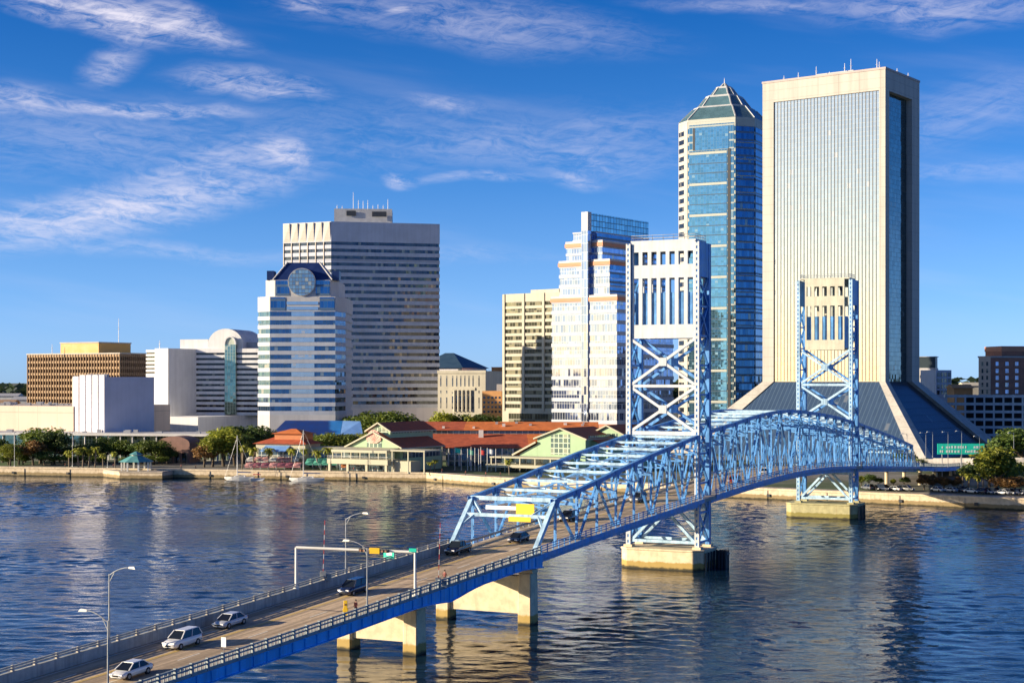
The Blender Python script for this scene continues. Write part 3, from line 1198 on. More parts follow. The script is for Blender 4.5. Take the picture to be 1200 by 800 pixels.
mat('pale_frame', (0.425, 0.442, 0.391), .6, var=.06, scale=.2, joint=(60, 4.0))
mat('bright_white', (.66, .66, .67), .7, var=.05, scale=.2, streak=.1)
mat('blue_white', (.45, .48, .53), .7, var=.06, scale=.2, streak=.08)
mat('mullion_grey', (.20, .20, .19), .5)
mat('mauve_concrete', (0.425, 0.357, 0.34), .75, var=.06, scale=.12, streak=.08)

glass('glass_dark', (.035, .045, .06), .7, .06, (1.5, 4.0), (.06, .07, .08), .06, .10, (.30, .27, .2), .03)
glass('glass_black', (.012, .016, .022), .35, .08, (1.5, 4.0), (.02, .02, .025), .05, .06, (.25, .23, .18), .03)
glass('glass_grey', (.075, .085, .11), .75, .06, (1.5, 4.0), (.08, .08, .09), .05, .09, (.4, .36, .28), .05)
glass('glass_blue', (.17, .37, .47), .85, .04, (1.6, 1.3), (.10, .2, .3), .05, .0, (.3, .4, .45), .02)
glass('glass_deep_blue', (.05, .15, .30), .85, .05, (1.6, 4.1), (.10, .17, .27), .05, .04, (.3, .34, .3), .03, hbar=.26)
glass('glass_navy', (.06, .13, .24), .8, .05, (1.5, 2.6), (.05, .08, .14), .06, .06, (.3, .34, .34), .03)
glass('glass_round', (.38, .42, .42), .85, .05, (1.4, 1.7), (.12, .14, .17), .10, .06, (.6, .56, .42), .05, hbar=.16)
glass('glass_crown', (.22, .42, .50), .7, .08, (2.4, 2.6), (.05, .09, .12), .12, .0, (.3, .34, .34), .03, hbar=.12)
glass('glass_teal', (.13, .29, .36), .85, .04, (1.6, 4.1), (.34, .38, .36), .06, .0, (.3, .34, .34), .02, hbar=.20, tv=.1)
glass('glass_mirror', (.50, .50, .53), .92, .03, (1.5, 1.95), (.40, .40, .36), .0, .0, (.5, .5, .5), .006, hbar=.04, tv=.05)
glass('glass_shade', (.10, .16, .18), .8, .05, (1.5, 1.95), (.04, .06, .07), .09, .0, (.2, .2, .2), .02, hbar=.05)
glass('glass_cool', (.22, .28, .46), .85, .06, (1.4, 4.0), (.45, .48, .50), .10, .05, (.6, .6, .55), .03)
glass('glass_olive', (.20, .20, .13), .75, .07, (1.6, 4.0), (.16, .15, .11), .07, .22, (.42, .38, .24), .03)
glass('glass_brown', (.10, .06, .035), .2, .2, (1.2, 4.0), (.10, .06, .04), .08, .1, (.3, .2, .12), .02)
glass('glass_green', (.18, .28, .24), .7, .06, (1.4, 1.6), (.45, .5, .42), .10, .12, (.5, .5, .4), .03)
glass('glass_plain', (.09, .11, .13), .5, .08, (1.2, 2.0), (.3, .3, .3), .08, .2, (.4, .38, .3), .03)


def lr_plan(xl, xc, xr, D, theta, depth=None):
    """plan of a two-faced block from three photo columns: corner at depth D, left face receding by theta, square corner"""
    th = R(theta)
    C = Vector(((xc - 600) / FPX * D, D))
    dl, dr = Vector((-math.cos(th), math.sin(th))), Vector((math.sin(th), math.cos(th)))
    ql, qr = (xl - 600) / FPX, (xr - 600) / FPX
    wl = (C.x - ql * C.y) / (ql * dl.y - dl.x)
    den = dr.x - qr * dr.y
    wr = (qr * C.y - C.x) / den if abs(den) > 1e-4 else 30
    if wr < 5 or wr > 200:
        wr = depth or 30
    if depth:
        wr = depth
    L, Rr = C + dl * wl, C + dr * wr
    return [L, C, Rr, L + dr * wr]        # counter-clockwise from above, edge 0 = left face, edge 1 = right face


def rect_face(xl, xr, Dl, Dr, depth):
    a, b = at(xl, Dl).to_2d(), at(xr, Dr).to_2d()
    t = (b - a).normalized()
    n = Vector((-t.y, t.x))
    return [a, b, b + n * depth, a + n * depth]


def cen(poly):
    return sum((Vector(p[:2]) for p in poly), Vector((0, 0))) / len(poly)


def bldg(name, label, poly, cat='office tower', z=GZ):
    c = cen(poly)
    return thing(name, label, cat, (c.x, c.y, z))


def banded(root, poly, z0, z1, floors, wall, gl, frac=.5, proud=.28, edges=None, top=1.2, piers=None, base=0.0):
    """floors of continuous windows: glass set back behind spandrel bands; optional upright piers (edge -> count)"""
    core = inset(poly, proud)
    k = MB()
    k.prism(inset(poly, proud + .25), z0, z1 - .05)
    h = (z1 - top - z0 - base) / floors
    if base:
        k.prism(poly, z0, z0 + base)
    for i in range(floors):
        zb = z0 + base + i * h
        k.prism(poly, zb, zb + h * (1 - frac))
    k.prism(poly, z1 - top, z1)
    if piers:
        n = len(poly)
        for e, (cnt, w, pd) in piers.items():
            a, b = Vector(poly[e][:2]), Vector(poly[(e + 1) % n][:2])
            t = (b - a).normalized()
            nn = Vector((t.y, -t.x))
            L = (b - a).length
            for j in range(cnt + 1):
                c = a + t * (w / 2 + (L - w) * j / cnt)
                k.box(-w / 2, w / 2, -pd, proud + .1, z0, z1 - .02, lambda q, c=c, t=t, nn=nn: Vector((c.x + t.x * q.x - nn.x * q.y, c.y + t.y * q.x - nn.y * q.y, q.z)))
    k.build('wall', wall, root)
    for i in range(floors):
        zb = z0 + base + i * h + h * (1 - frac)
        g = MB()
        g.ring(core, zb - .02, zb + h * frac + .02, edges=edges, u0=(i * 7.3))
        g.build('window_band', gl, root)


def solid(root, name, poly, z0, z1, m):
    k = MB()
    k.prism(poly, z0, z1)
    return k.build(name, m, root)


def parapet_roof(root, poly, z, m='roof_gravel', wallm=None, h=1.0):
    k = MB()
    k.prism(inset(poly, .6), z - .02, z + .12)
    return k.build('roof', m, root)


def masts(root, spots):
    for x, y, z0, h in spots:
        k = MB()
        k.tube((x, y, z0), (x, y, z0 + h), .22, .10, 5)
        k.tube((x - .5, y, z0 + h * .6), (x + .5, y, z0 + h * .6), .12, .12, 5)
        k.build('antenna', 'antenna_white', root)


# --- brown office block, far left
D = 900
pl = lr_plan(32, 140.5, 200, D, 30, 38)
b = bldg('office_block', 'brown ribbed office block with an orange penthouse, far left of the skyline', pl)
zt = zat(414.5, D)
banded(b, pl, GZ, zt, 13, 'brown_precast', 'glass_brown', .62, .5, piers={0: (34, .35, .35), 1: (24, .35, .35)}, top=1.6)
pp2 = lr_plan(71, 115.6, 160, D + 8, 30, 26)
solid(b, 'penthouse', pp2, zt, zat(401, D), 'orange_metal')
k = MB(); k.prism([Vector(p) for p in inset(pp2, -.4)], zat(401.3, D), zat(400, D)); k.build('cornice', 'beige_concrete', b)
k = MB(); k.prism([Vector(p) for p in inset(pl, -.35)], zt, zt + .7); k.build('cornice', 'beige_concrete', b)
p = at(139, D + 25); masts(b, [(p.x, p.y, zat(402, D), 15)])
p = at(61, D + 20); masts(b, [(p.x, p.y, zt, 6)])

# --- white windowless hall and its low wing
D = 640
pl = lr_plan(85, 121.7, 180.6, D, 45)
b = bldg('windowless_hall', 'tall windowless pale cube with vertical grooves on its sunlit side', pl, 'building')
zt = zat(441.5, D)
k = MB(); k.prism(pl, GZ, zt)
a_, c_ = pl[0], pl[1]
t = (c_ - a_).normalized(); nn = Vector((t.y, -t.x)); L = (c_ - a_).length
for j in range(5):
    o = a_ + t * (L * (.06 + j * .205))
    k.box(0, L * .165, -.5, .2, GZ, zt + (.5 if j else 0) + .3, lambda q, o=o: Vector((o.x + t.x * q.x - nn.x * q.y, o.y + t.y * q.x - nn.y * q.y, q.z)))
k.build('wall', 'lilac_wall', b)
k = MB()
p = at(115, D + 12); k.box(-4, 4, -2, 2, zt, zt + 1.2, lambda q: Vector((p.x + q.x, p.y + q.y, q.z)))
k.build('roof_unit', 'mech_grey', b)
pl = rect_face(-60, 86, 690, 655, 60)
b = bldg('exhibition_wing', 'low blank peach coloured wing left of the windowless hall', pl, 'building')
zt = zat(475.5, 665)
solid(b, 'wall', pl, GZ, zt, 'pink_wall')
k = MB(); rnd = random.Random(5)
for j in range(16):
    p = at(rnd.uniform(-10, 82), 680 + rnd.uniform(0, 25)); w = rnd.uniform(.6, 1.6)
    k.box(-w, w, -w, w, zt, zt + rnd.uniform(.5, 1.4), lambda q, p=p: Vector((p.x + q.x, p.y + q.y, q.z)))
k.build('roof_unit', 'mech_grey', b)

# --- striped office with a barrel vaulted glass bay
D = 760
zt = zat(408, D)
plS = lr_plan(171, 197, 207, D, 30, 24)
b = bldg('striped_office', 'white office block with dark ribbon windows and a barrel vault over a glass bay', plS)
k = MB(); k.prism([plS[0].lerp(plS[1], .40), plS[1], plS[2], plS[2] + (plS[0] - plS[1]) * .6], GZ, zt); k.build('slab', 'bright_white', b)
sl = [plS[0], plS[0].lerp(plS[1], .40), plS[3].lerp(plS[2], .40), plS[3]]
banded(b, sl, zat(440, D), zt - .6, 6, 'bright_white', 'glass_dark', .45, edges=[0, 3])
solid(b, 'slab', sl, GZ, zat(440.2, D), 'bright_white')
mainp = rect_face(207.3, 303, D + 19, D + 11, 42)
zb = zat(487, D)
solid(b, 'recess', [at(196.5, D + 6).to_2d(), at(208, D + 18).to_2d(), at(208, D + 40).to_2d(), at(198, D + 40).to_2d()], GZ, zt - .4, 'glass_shade')
tt = (mainp[1] - mainp[0]).normalized(); nm = Vector((tt.y, -tt.x)); Lm = (mainp[1] - mainp[0]).length
fx = lambda px: (px - 207.3) / (303 - 207.3) * Lm
MP = lambda q: Vector((mainp[0].x + tt.x * q.x - nm.x * q.y, mainp[0].y + tt.y * q.x - nm.y * q.y, q.z))
zm = zat(408.5, D + 18)
def sub(px0, px1, dep0=0, dep1=42):
    return [MP(Vector((fx(px0), dep0, 0))).to_2d(), MP(Vector((fx(px1), dep0, 0))).to_2d(), MP(Vector((fx(px1), dep1, 0))).to_2d(), MP(Vector((fx(px0), dep1, 0))).to_2d()]
banded(b, sub(207.3, 264.5), zb, zm, 12, 'bright_white', 'glass_black', .44, .3, edges=[0, 3], top=2.0)
banded(b, sub(277.5, 303), zb, zm, 12, 'bright_white', 'glass_black', .44, .3, edges=[0, 1], top=2.0)
solid(b, 'plinth', lr_plan(190, 232, 305, D - 26, 22, 60), GZ, zb, 'bright_white')
g = MB(); g.ring(sub(264.5, 277.5, -1.2, 10), zb + .5, zat(404, D + 18)); g.build('glass_bay', 'glass_green', b)
solid(b, 'penthouse', sub(207.3, 240, 4, 26), zm, zat(397.5, D + 20), 'bright_white')
# barrel vault running back from the front face
k = MB(); vx0, vx1 = fx(243), fx(284); vr = (vx1 - vx0) / 2; vc = (vx0 + vx1) / 2
zs = zat(404, D + 20); vh = zat(385.5, D + 22) - zs
arc = [(vc + vr * math.cos(math.pi * j / 16), zs + vh * math.sin(math.pi * j / 16)) for j in range(17)]
f0 = [MP(Vector((x, 1.0, z))) for x, z in arc] + [MP(Vector((vx0, 1.0, zm - .3))), MP(Vector((vx1, 1.0, zm - .3)))]
f1_ = [MP(Vector((x, 30, z))) for x, z in arc] + [MP(Vector((vx0, 30, zm - .3))), MP(Vector((vx1, 30, zm - .3)))]
k.hexa(f0, f1_); k.build('barrel_vault', 'bright_white', b)
k = MB(); r2 = fx(277.5) - fx(264.5)
arc = [(fx(271) + r2 / 2 * math.cos(math.pi * j / 14), zat(404, D + 18) + r2 / 2 * 1.35 * math.sin(math.pi * j / 14)) for j in range(15)]
k.hexa([MP(Vector((x, -1.2, z))) for x, z in arc], [MP(Vector((x, 6, z))) for x, z in arc]); k.build('arch_glazing', 'glass_green', b)
k = MB()
for (x0, z0), (x1, z1) in zip(arc, arc[1:]):
    k.beam(MP(Vector((x0, -1.3, z0))), MP(Vector((x1, -1.3, z1))), 1.1, .7)
k.build('arch_rim', 'bright_white', b)
solid(b, 'penthouse', sub(284, 303, 6, 26), zm, zat(401, D + 20), 'mech_grey')
masts(b, [(MP(Vector((fx(285 + j * 4), 10, 0))).x, MP(Vector((fx(285 + j * 4), 10, 0))).y, zat(401, D + 20), 2.2) for j in range(4)])
p = at(187, D + 8); masts(b, [(p.x, p.y, zt, 4)])

# --- tall grey striped tower
D = 905
a0, a1, a2 = at(331.6, 915).to_2d(), at(388, 902).to_2d(), at(515.3, 917).to_2d()
pl = [a0, a1, a2, a2 + Vector((-8, 46)), a0 + Vector((14, 44))]
b = bldg('striped_tower', 'tall grey tower with dark ribbon windows and a blank parapet topped with antennas', pl)
zt, zp = zat(259.5, 902), zat(283.5, 905)
zb = zat(478, 905)
banded(b, pl, zb, zp, 24, 'grey_precast', 'glass_grey', .46, .3, edges=[0, 1], top=.05)
solid(b, 'parapet', pl, zp, zt, 'grey_precast')
k = MB()
t = (a1 - a0).normalized(); nn = Vector((t.y, -t.x)); L = (a1 - a0).length
for j in range(6):
    o = a0 + t * (L * j / 6 + .3)
    k.box(0, L / 6 - .9, -.35, .1, zb, zp, lambda q, o=o: Vector((o.x + t.x * q.x * .12 - nn.x * q.y, o.y + t.y * q.x * .12 - nn.y * q.y, q.z)))
    k.hexa([(*(o), zp + .3), (*(o + t * (L / 6 - .8)), zp + .3), (*(o + t * (L / 6 - .8) - nn * .3), zp + .3), (*(o - nn * .3), zp + .3)],
           [(*(o + nn * .0), zt - .3), (*(o + t * (L / 6 - .8) + nn * .9), zt - .3), (*(o + t * (L / 6 - .8) - nn * .3), zt - .3), (*(o - nn * .3), zt - .3)])
k.build('fin', 'pale_precast', b)
solid(b, 'base', inset(pl, .1), GZ, zb, 'lilac_wall')
ph = rect_face(391.6, 459.4, 920, 922, 24)
solid(b, 'penthouse', ph, zt, zat(244.5, 920), 'mech_grey')
for x0, x1, y0, y1 in ((406, 417, 247, 253), (436, 453, 248, 254)):
    q_ = rect_face(x0, x1, 919.7, 919.9, .3)
    solid(b, 'louvre', q_, zat(y1, 920), zat(y0, 920), 'dark_steel')
sp = []
for x_, y_ in ((395, 239), (401, 240), (414, 224), (420, 233), (425.5, 234), (431, 233), (437, 239), (443, 238), (449, 239), (454.5, 232)):
    p = at(x_, 926); sp.append((p.x, p.y, zat(244.5, 920), (244.5 - y_) * 926 / FPX))
masts(b, sp)

# --- blue and white stepped tower with the round window
D = 700
F = [at(316, D).to_2d(), at(393, D).to_2d()]
t = (F[1] - F[0]).normalized(); nrm = Vector((t.y, -t.x)); L = (F[1] - F[0]).length
Q = lambda u, v: F[0] + t * u - nrm * v
cl, cr = at(302, D + 5).to_2d(), at(405.7, D + 12).to_2d()
plan1 = [cl, Q(0, 0), Q(L, 0), cr, cr - nrm * 30, cl - nrm * 30]
b = bldg('stepped_tower', 'blue and white stepped tower with a round window under a dark blue mansard roof', plan1)
z1, z2, z3, z4 = zat(347.5, D), zat(328, D), zat(307, D), zat(316, D)
zb = zat(486, D)
banded(b, plan1, zb, zat(364, D), 12, 'blue_white', 'glass_navy', .54, .3, edges=[0, 1, 2], top=.4)
front_in = inset(plan1, .3)
solid(b, 'wall', inset(plan1, .02), zat(364, D), z1, 'white_precast')
solid(b, 'base', plan1, GZ, zb, 'white_precast')
# glazed upper storeys on the front, either side of the banded centre
g = MB()
for (u0, u1, za, zc) in ((.4, L * .24, zat(363.8, D), z1 - .3), (L * .76, L - .4, zat(363.8, D), z1 - .3)):
    g = MB(); a_, c_ = Q(u0, -.14), Q(u1, -.14)
    g.face([(*a_, za), (*c_, za), (*c_, zc), (*a_, zc)], 0, [(u0, za), (u1, za), (u1, zc), (u0, zc)]); g.build('corner_glazing', 'glass_deep_blue', b)
for zc in (zat(357, D), zat(363, D)):
    g = MB(); a_, c_ = Q(L * .26, -.14), Q(L * .74, -.14)
    g.face([(*a_, zc), (*c_, zc), (*c_, zc + 1.4), (*a_, zc + 1.4)], 0, [(0, zc), (L * .5, zc), (L * .5, zc + 1.4), (0, zc + 1.4)])
    g.build('window_band', 'glass_mirror', b)
# pale clear faced corner turrets
cl2, cr2 = at(311.4, D + 3).to_2d(), at(397, D + 10).to_2d()
plan2 = [cl2, Q(2.2, .4), Q(L - 2.2, .4), cr2, cr2 - nrm * 26, cl2 - nrm * 26]
solid(b, 'wall', plan2, z1, z2, 'white_precast')
g = MB()
for u0, u1 in ((2.6, L * .30), (L * .70, L - 2.6)):
    g = MB(); a_, c_ = Q(u0, .25), Q(u1, .25)
    g.face([(*a_, z1 + .4), (*c_, z1 + .4), (*c_, z2 - .2), (*a_, z2 - .2)], 0, [(u0, 0), (u1, 0), (u1, 7), (u0, 7)]); g.build('corner_glazing', 'glass_deep_blue', b)
# mansard
k = MB(); zr = zat(307, D)
lo = [Q(1.4, .6), Q(L - 1.4, .6), Q(L - 1.4, 24), Q(1.4, 24)]
hi = [Q(7.5, 3.5), Q(L - 7.5, 3.5), Q(L - 7.5, 20), Q(7.5, 20)]
k.hexa([(*p, z2) for p in lo], [(*p, zr) for p in hi]); k.build('mansard_roof', 'navy_roof', b)
for u0, u1 in ((-1.5, 1.6), (L - 1.6, L + 1.4)):
    solid(b, 'corner_block', [Q(u0, 1.6), Q(u1, 1.6), Q(u1, 9), Q(u0, 9)], z2, zat(317, D), 'navy_roof')
# white ribs down the mansard hips
k = MB()
for i in (0, 1):
    k.beam((*lo[i], z2 + .2), (*hi[i], zr + .2), .8, .4)
k.build('hip_rib', 'white_precast', b)
# round window: disc of glass in a white drum, half let into the roof
rc = 15.6 * D / FPX; uc = L * .49; zc = zat(330.5, D)
g = MB(); pts_, uvs_ = [], []
for j in range(40):
    a_ = 2 * math.pi * j / 40
    q = Q(uc + rc * math.cos(a_), -.55); z = zc + rc * math.sin(a_)
    pts_.append((q.x, q.y, z)); uvs_.append((rc * math.cos(a_), z))
g.face(pts_, 0, uvs_); g.build('round_window', 'glass_round', b)
k = MB()
k.hexa([(Q(uc + (rc + .25) * math.cos(2 * math.pi * j / 40), -.5).x, Q(uc + (rc + .25) * math.cos(2 * math.pi * j / 40), -.5).y, zc + (rc + .25) * math.sin(2 * math.pi * j / 40)) for j in range(40)],
       [(Q(uc + (rc + .25) * math.cos(2 * math.pi * j / 40), 9).x, Q(uc + (rc + .25) * math.cos(2 * math.pi * j / 40), 9).y, zc + (rc + .25) * math.sin(2 * math.pi * j / 40)) for j in range(40)])
k.build('window_drum', 'white_precast', b)
# mirror strip in the middle of the front
for i in range(12):
    h = (zat(364, D) - .4 - zb) / 12
    za = zb + i * h + h * .48
    g = MB(); a_, c_ = Q(L * .33, .12), Q(L * .68, .12)
    g.face([(*a_, za), (*c_, za), (*c_, za + h * .5), (*a_, za + h * .5)], 0, [(i * 5, za), (i * 5 + L * .35, za), (i * 5 + L * .35, za + h * .5), (i * 5, za + h * .5)])
    g.build('mirror_panel', 'glass_mirror', b)

# --- low things between the towers
pl = rect_face(513, 569, 880, 872, 34)
b = bldg('courthouse', 'cream classical courthouse with tall narrow windows and a columned centre', pl, 'building')
zt = zat(434.5, 876); zg = zat(482, 876)
solid(b, 'wall', pl, GZ, zt, 'cream_stone')
t = (pl[1] - pl[0]).normalized(); nn = Vector((t.y, -t.x)); L = (pl[1] - pl[0]).length
W = lambda px, o: pl[0] + t * ((px - 513) / 56 * L) + nn * o
k = MB(); k.prism([W(512.5, .5), W(569.5, .5), W(569.5, -.3), W(512.5, -.3)], zt - 1.3, zt + .3)
k.prism([W(530, .5), W(557, .5), W(557, .05), W(530, .05)], zat(457, 876), zat(454, 876)); k.build('cornice', 'cream_stone', b)
for px in (516.5, 523.5, 530.5, 535.3, 540, 544.8, 549.6, 554.4, 561.3):
    tall = (440, 452.5), (457.5, 461), (465.5, 478)
    for (y0, y1) in tall:
        if 530 < px < 556 and y0 > 455:
            y0, y1 = (459, 461.5) if y0 < 460 else (464, 479)
        g = MB(); w = .62 if not (530 < px < 556 and y0 > 455) else .95
        a_, c_ = W(px - w, .06), W(px + w, .06)
        z0, z1_ = zat(y1, 876), zat(y0, 876)
        g.face([(*a_, z0), (*c_, z0), (*c_, z1_), (*a_, z1_)], 0, [(0, z0), (1.2, z0), (1.2, z1_), (0, z1_)])
        g.build('window', 'glass_plain', b)
for px in (532.8, 537.6, 542.4, 547.2, 552):
    k = MB(); q = W(px, .5); k.tube((*q, zg), (*q, zat(457, 876)), .55, .5, 10); k.build('column', 'cream_stone', b)
# hip roofed block peeping out behind the grey tower
pl = rect_face(490, 541, 1000, 990, 44)
b = bldg('hip_roof_block', 'block with a dark blue hipped roof just right of the grey tower', pl, 'building')
zt = zat(431, 990)
solid(b, 'wall', pl, GZ, zt, 'lilac_wall')
e = inset(pl, -1.6); c = cen(pl); rid = [c + (pl[1] - pl[0]) * -.18, c + (pl[1] - pl[0]) * .02]
k = MB(); zr = zat(413, 1000)
k.face([(*e[0], zt), (*e[1], zt), (*rid[1], zr), (*rid[0], zr)]); k.face([(*e[1], zt), (*e[2], zt), (*rid[1], zr)])
k.face([(*e[2], zt), (*e[3], zt), (*rid[0], zr), (*rid[1], zr)]); k.face([(*e[3], zt), (*e[0], zt), (*rid[0], zr)])
k.face([(*e[3], zt), (*e[2], zt), (*e[1], zt), (*e[0], zt)])
k.build('hipped_roof', 'slate_blue_roof', b)
g = MB(); q_ = rect_face(537, 540.5, 989.6, 989.6, .2); g.ring(q_, zat(434.5, 990), zat(431.5, 990)); g.build('window', 'glass_dark', b)
pl = rect_face(568, 592, 930, 925, 30)
b = bldg('grey_block', 'grey office block with tall dark windows behind the orange brick building', pl, 'building')
solid(b, 'wall', pl, GZ, zat(435, 928), 'grey_precast')
t = (pl[1] - pl[0]).normalized(); nn = Vector((t.y, -t.x)); L = (pl[1] - pl[0]).length
for j in range(7):
    g = MB(); a_ = pl[0] + t * (L * (j + .25) / 7) + nn * .06; c_ = pl[0] + t * (L * (j + .75) / 7) + nn * .06
    z0, z1_ = zat(455, 928), zat(439, 928)
    g.face([(*a_, z0), (*c_, z0), (*c_, z1_), (*a_, z1_)], 0, [(0, z0), (1.2, z0), (1.2, z1_), (0, z1_)]); g.build('window', 'glass_dark', b)
pl = rect_face(576, 592, 980, 980, 20)
b = bldg('brick_block', 'small block with an orange top rising behind the grey office block', pl, 'building')
solid(b, 'wall', pl, GZ, zat(430.5, 980), 'brick_orange')
solid(b, 'roof', inset(pl, -.3), zat(430.5, 980), zat(430, 980), 'salmon_band')
pl = lr_plan(565, 588, 596, 800, 12, 20)
b = bldg('brick_building', 'small orange brick building with square windows left of the cream office tower', pl, 'building')
zt = zat(458, 800)
solid(b, 'wall', pl, GZ, zt, 'brick_orange')
solid(b, 'penthouse', rect_face(582, 592, 806, 806, 8), zt, zat(450, 806), 'white_precast')
t = (pl[1] - pl[0]).normalized(); nn = Vector((t.y, -t.x)); L = (pl[1] - pl[0]).length
for y in (467, 472.5, 478, 483.5):
    for px in (567.5, 572.5, 577, 581, 585.5):
        g = MB(); u = (px - 565) / 23 * L; a_ = pl[0] + t * (u - .55) + nn * .06; c_ = pl[0] + t * (u + .55) + nn * .06
        z0 = zat(y, 800); g.face([(*a_, z0), (*c_, z0), (*c_, z0 + 1.1), (*a_, z0 + 1.1)], 0, [(0, 0), (1, 0), (1, 1), (0, 1)]); g.build('window', 'glass_dark', b)

# --- cream office slab
D = 745
pl = lr_plan(589.3, 662, 700, D, 36, 26)
b = bldg('cream_office', 'cream office slab with olive windows left of the salmon banded tower', pl)
zt = zat(341.5, D - 3); zb = zat(482, D)
banded(b, pl, zb, zt, 16, 'cream_stone', 'glass_olive', .58, .35, edges=[0, 1], top=4.0, piers={0: (3, 1.3, .45)})
solid(b, 'base', inset(pl, -.2), GZ, zb, 'cream_stone')
g = MB(); a_, c_ = pl[0].lerp(pl[1], .1), pl[0].lerp(pl[1], .9); n_ = Vector((-math.sin(R(36)), -math.cos(R(36)))) * .3
z0, z1_ = GZ + .3, zb - 1.2
g.face([(*(a_ + n_), z0), (*(c_ + n_), z0), (*(c_ + n_), z1_), (*(a_ + n_), z1_)], 0, [(0, 0), (30, 0), (30, 5), (0, 5)]); g.build('lobby_glazing', 'glass_olive', b)
solid(b, 'penthouse', lr_plan(622, 655, 690, D + 6, 36, 10), zt, zat(337.5, D), 'cream_stone')

# --- salmon banded stepped tower
D = 700
TH = 36
th = R(TH)
dl, dr = Vector((-math.cos(th), math.sin(th))), Vector((math.sin(th), math.cos(th)))
pl4 = lr_plan(646, 723, 760, D, TH, 50)
C4 = pl4[1]
b = bldg('salmon_banded_tower', 'white stepped office tower with salmon cornice bands and a central glass strip', pl4)
wl = (pl4[0] - pl4[1]).length


def tier(x0, x1, setback, dep=None):
    """a tier between two photo columns on the left face, set back from the face of the lowest tier"""
    base = C4 + dr * setback
    def hit(px):
        q = (px - 600) / FPX
        w = (base.x - q * base.y) / (q * dl.y - dl.x)
        return base + dl * w
    a_, c_ = hit(x0), hit(x1)
    d_ = dep or (50 - setback)
    return [a_, c_, c_ + dr * d_, a_ + dr * d_]


z0 = zat(497, D)
steps_ = [(pl4, zat(347, D), 11, z0), (tier(655, 714.5, 1.6), zat(304.5, D), 3, zat(347, D)), (tier(663, 706, 3.0), zat(281.5, D), 2, zat(304.5, D)), (tier(671, 699, 4.2), zat(268, D), 1, zat(281.5, D))]
for i, (pl, zt, nf, zb) in enumerate(steps_):
    banded(b, pl, zb, zt - (1.8 if i < 3 else 0), nf, 'blue_white', 'glass_cool', .66, .3, edges=[0, 1], top=.6)
    if i < 3:
        k = MB(); k.prism(inset(pl, -.35), zt - 1.8, zt - .1); k.build('salmon_cornice', 'salmon_band', b)
        k = MB(); k.prism(inset(pl, -.1), zt - .1, zt + .9); k.build('parapet', 'white_precast', b)
solid(b, 'base', inset(pl4, -.1), GZ, z0 + .01, 'brick_red')
strp = tier(681, 689, -.5, 6)
g = MB(); g.ring(strp, GZ + 3, zat(268, D), edges=[0, 1, 3]); g.build('glass_strip', 'glass_cool', b)
k = MB(); k.prism(tier(681.2, 688.8, -.3, 3), GZ + 2, zat(245.5, D)); k.build('strip_core', 'blue_white', b)
crown = tier(682, 688.5, 1.0, 53)
g = MB(); g.ring(crown, zat(268, D), zat(246, D)); g.build('crown_screen', 'glass_crown', b)
k = MB(); k.prism(inset(crown, .4), zat(268, D), zat(247, D)); k.build('crown_core', 'slate_blue_roof', b)
# dark blue storey and solid right-hand bays
for pl, za, zc in ((steps_[3][0], zat(282, D), zat(270, D)), (steps_[1][0], zat(345, D), zat(308, D))):
    nr = Vector((math.cos(th), -math.sin(th))) * .12
    for j in range(1 if zc - za < 6 else 4):
        h = (zc - za) / (1 if zc - za < 6 else 4)
        g = MB(); a_, c_ = pl[1] + nr, pl[2] + nr
        zl, zh = za + j * h + h * .28, za + j * h + h * .98
        g.face([(*a_, zl), (*c_, zl), (*c_, zh), (*a_, zh)], 0, [(0, zl), (30, zl), (30, zh), (0, zh)]); g.build('side_window', 'glass_deep_blue', b)

# --- octagonal glass tower with the stepped pyramid
D = 850
th = R(26.5)
e1, e2 = Vector((math.cos(th), -math.sin(th))), Vector((math.sin(th), math.cos(th)))
Cc = at(849, D).to_2d()
A_, Cq = 21.2, 8.0
octo = [(-(A_ - Cq), -A_), (A_ - Cq, -A_), (A_, -(A_ - Cq)), (A_, A_ - Cq), (A_ - Cq, A_), (-(A_ - Cq), A_), (-A_, A_ - Cq), (-A_, -(A_ - Cq))]
P8 = lambda pts: [Cc + e1 * x + e2 * y for x, y in pts]
b = bldg('pyramid_tower', 'octagonal blue glass tower under a stepped metal pyramid behind the flared skyscraper', P8(octo))
zt = zat(140, D - 18); zb = GZ
nfl = 38
h = (zt - zb) / nfl
k = MB()
k.prism(inset(P8(octo), .6), zb, zt - .1)
for i in range(nfl):
    fr = .42 if i < nfl - 1 else 1.0
    k.prism(inset(P8(octo), .02), zb + i * h, zb + i * h + h * fr)
k.prism(P8(octo), zt - 1.2, zt + .3)
k.build('wall', 'pale_frame', b)
for i in range(nfl - 1):
    g = MB(); z_ = zb + i * h + h * .42
    g.ring(inset(P8(octo), .25), z_, z_ + h * .58, edges=[7, 0, 3], u0=i * 5)
    g.build('window_band', 'glass_dark' if False else 'glass_blue', b)
# corner and right faces: their shade is put into flush deep blue glass
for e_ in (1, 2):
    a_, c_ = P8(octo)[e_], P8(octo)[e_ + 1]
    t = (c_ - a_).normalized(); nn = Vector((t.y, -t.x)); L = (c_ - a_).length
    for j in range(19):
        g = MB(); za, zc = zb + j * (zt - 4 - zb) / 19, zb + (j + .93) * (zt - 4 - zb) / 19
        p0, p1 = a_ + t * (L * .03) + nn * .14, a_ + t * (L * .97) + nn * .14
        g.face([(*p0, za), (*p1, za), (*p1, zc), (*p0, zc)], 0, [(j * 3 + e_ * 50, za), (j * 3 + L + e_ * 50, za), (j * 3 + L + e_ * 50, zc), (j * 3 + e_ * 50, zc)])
        g.build('corner_glazing', 'glass_deep_blue', b)
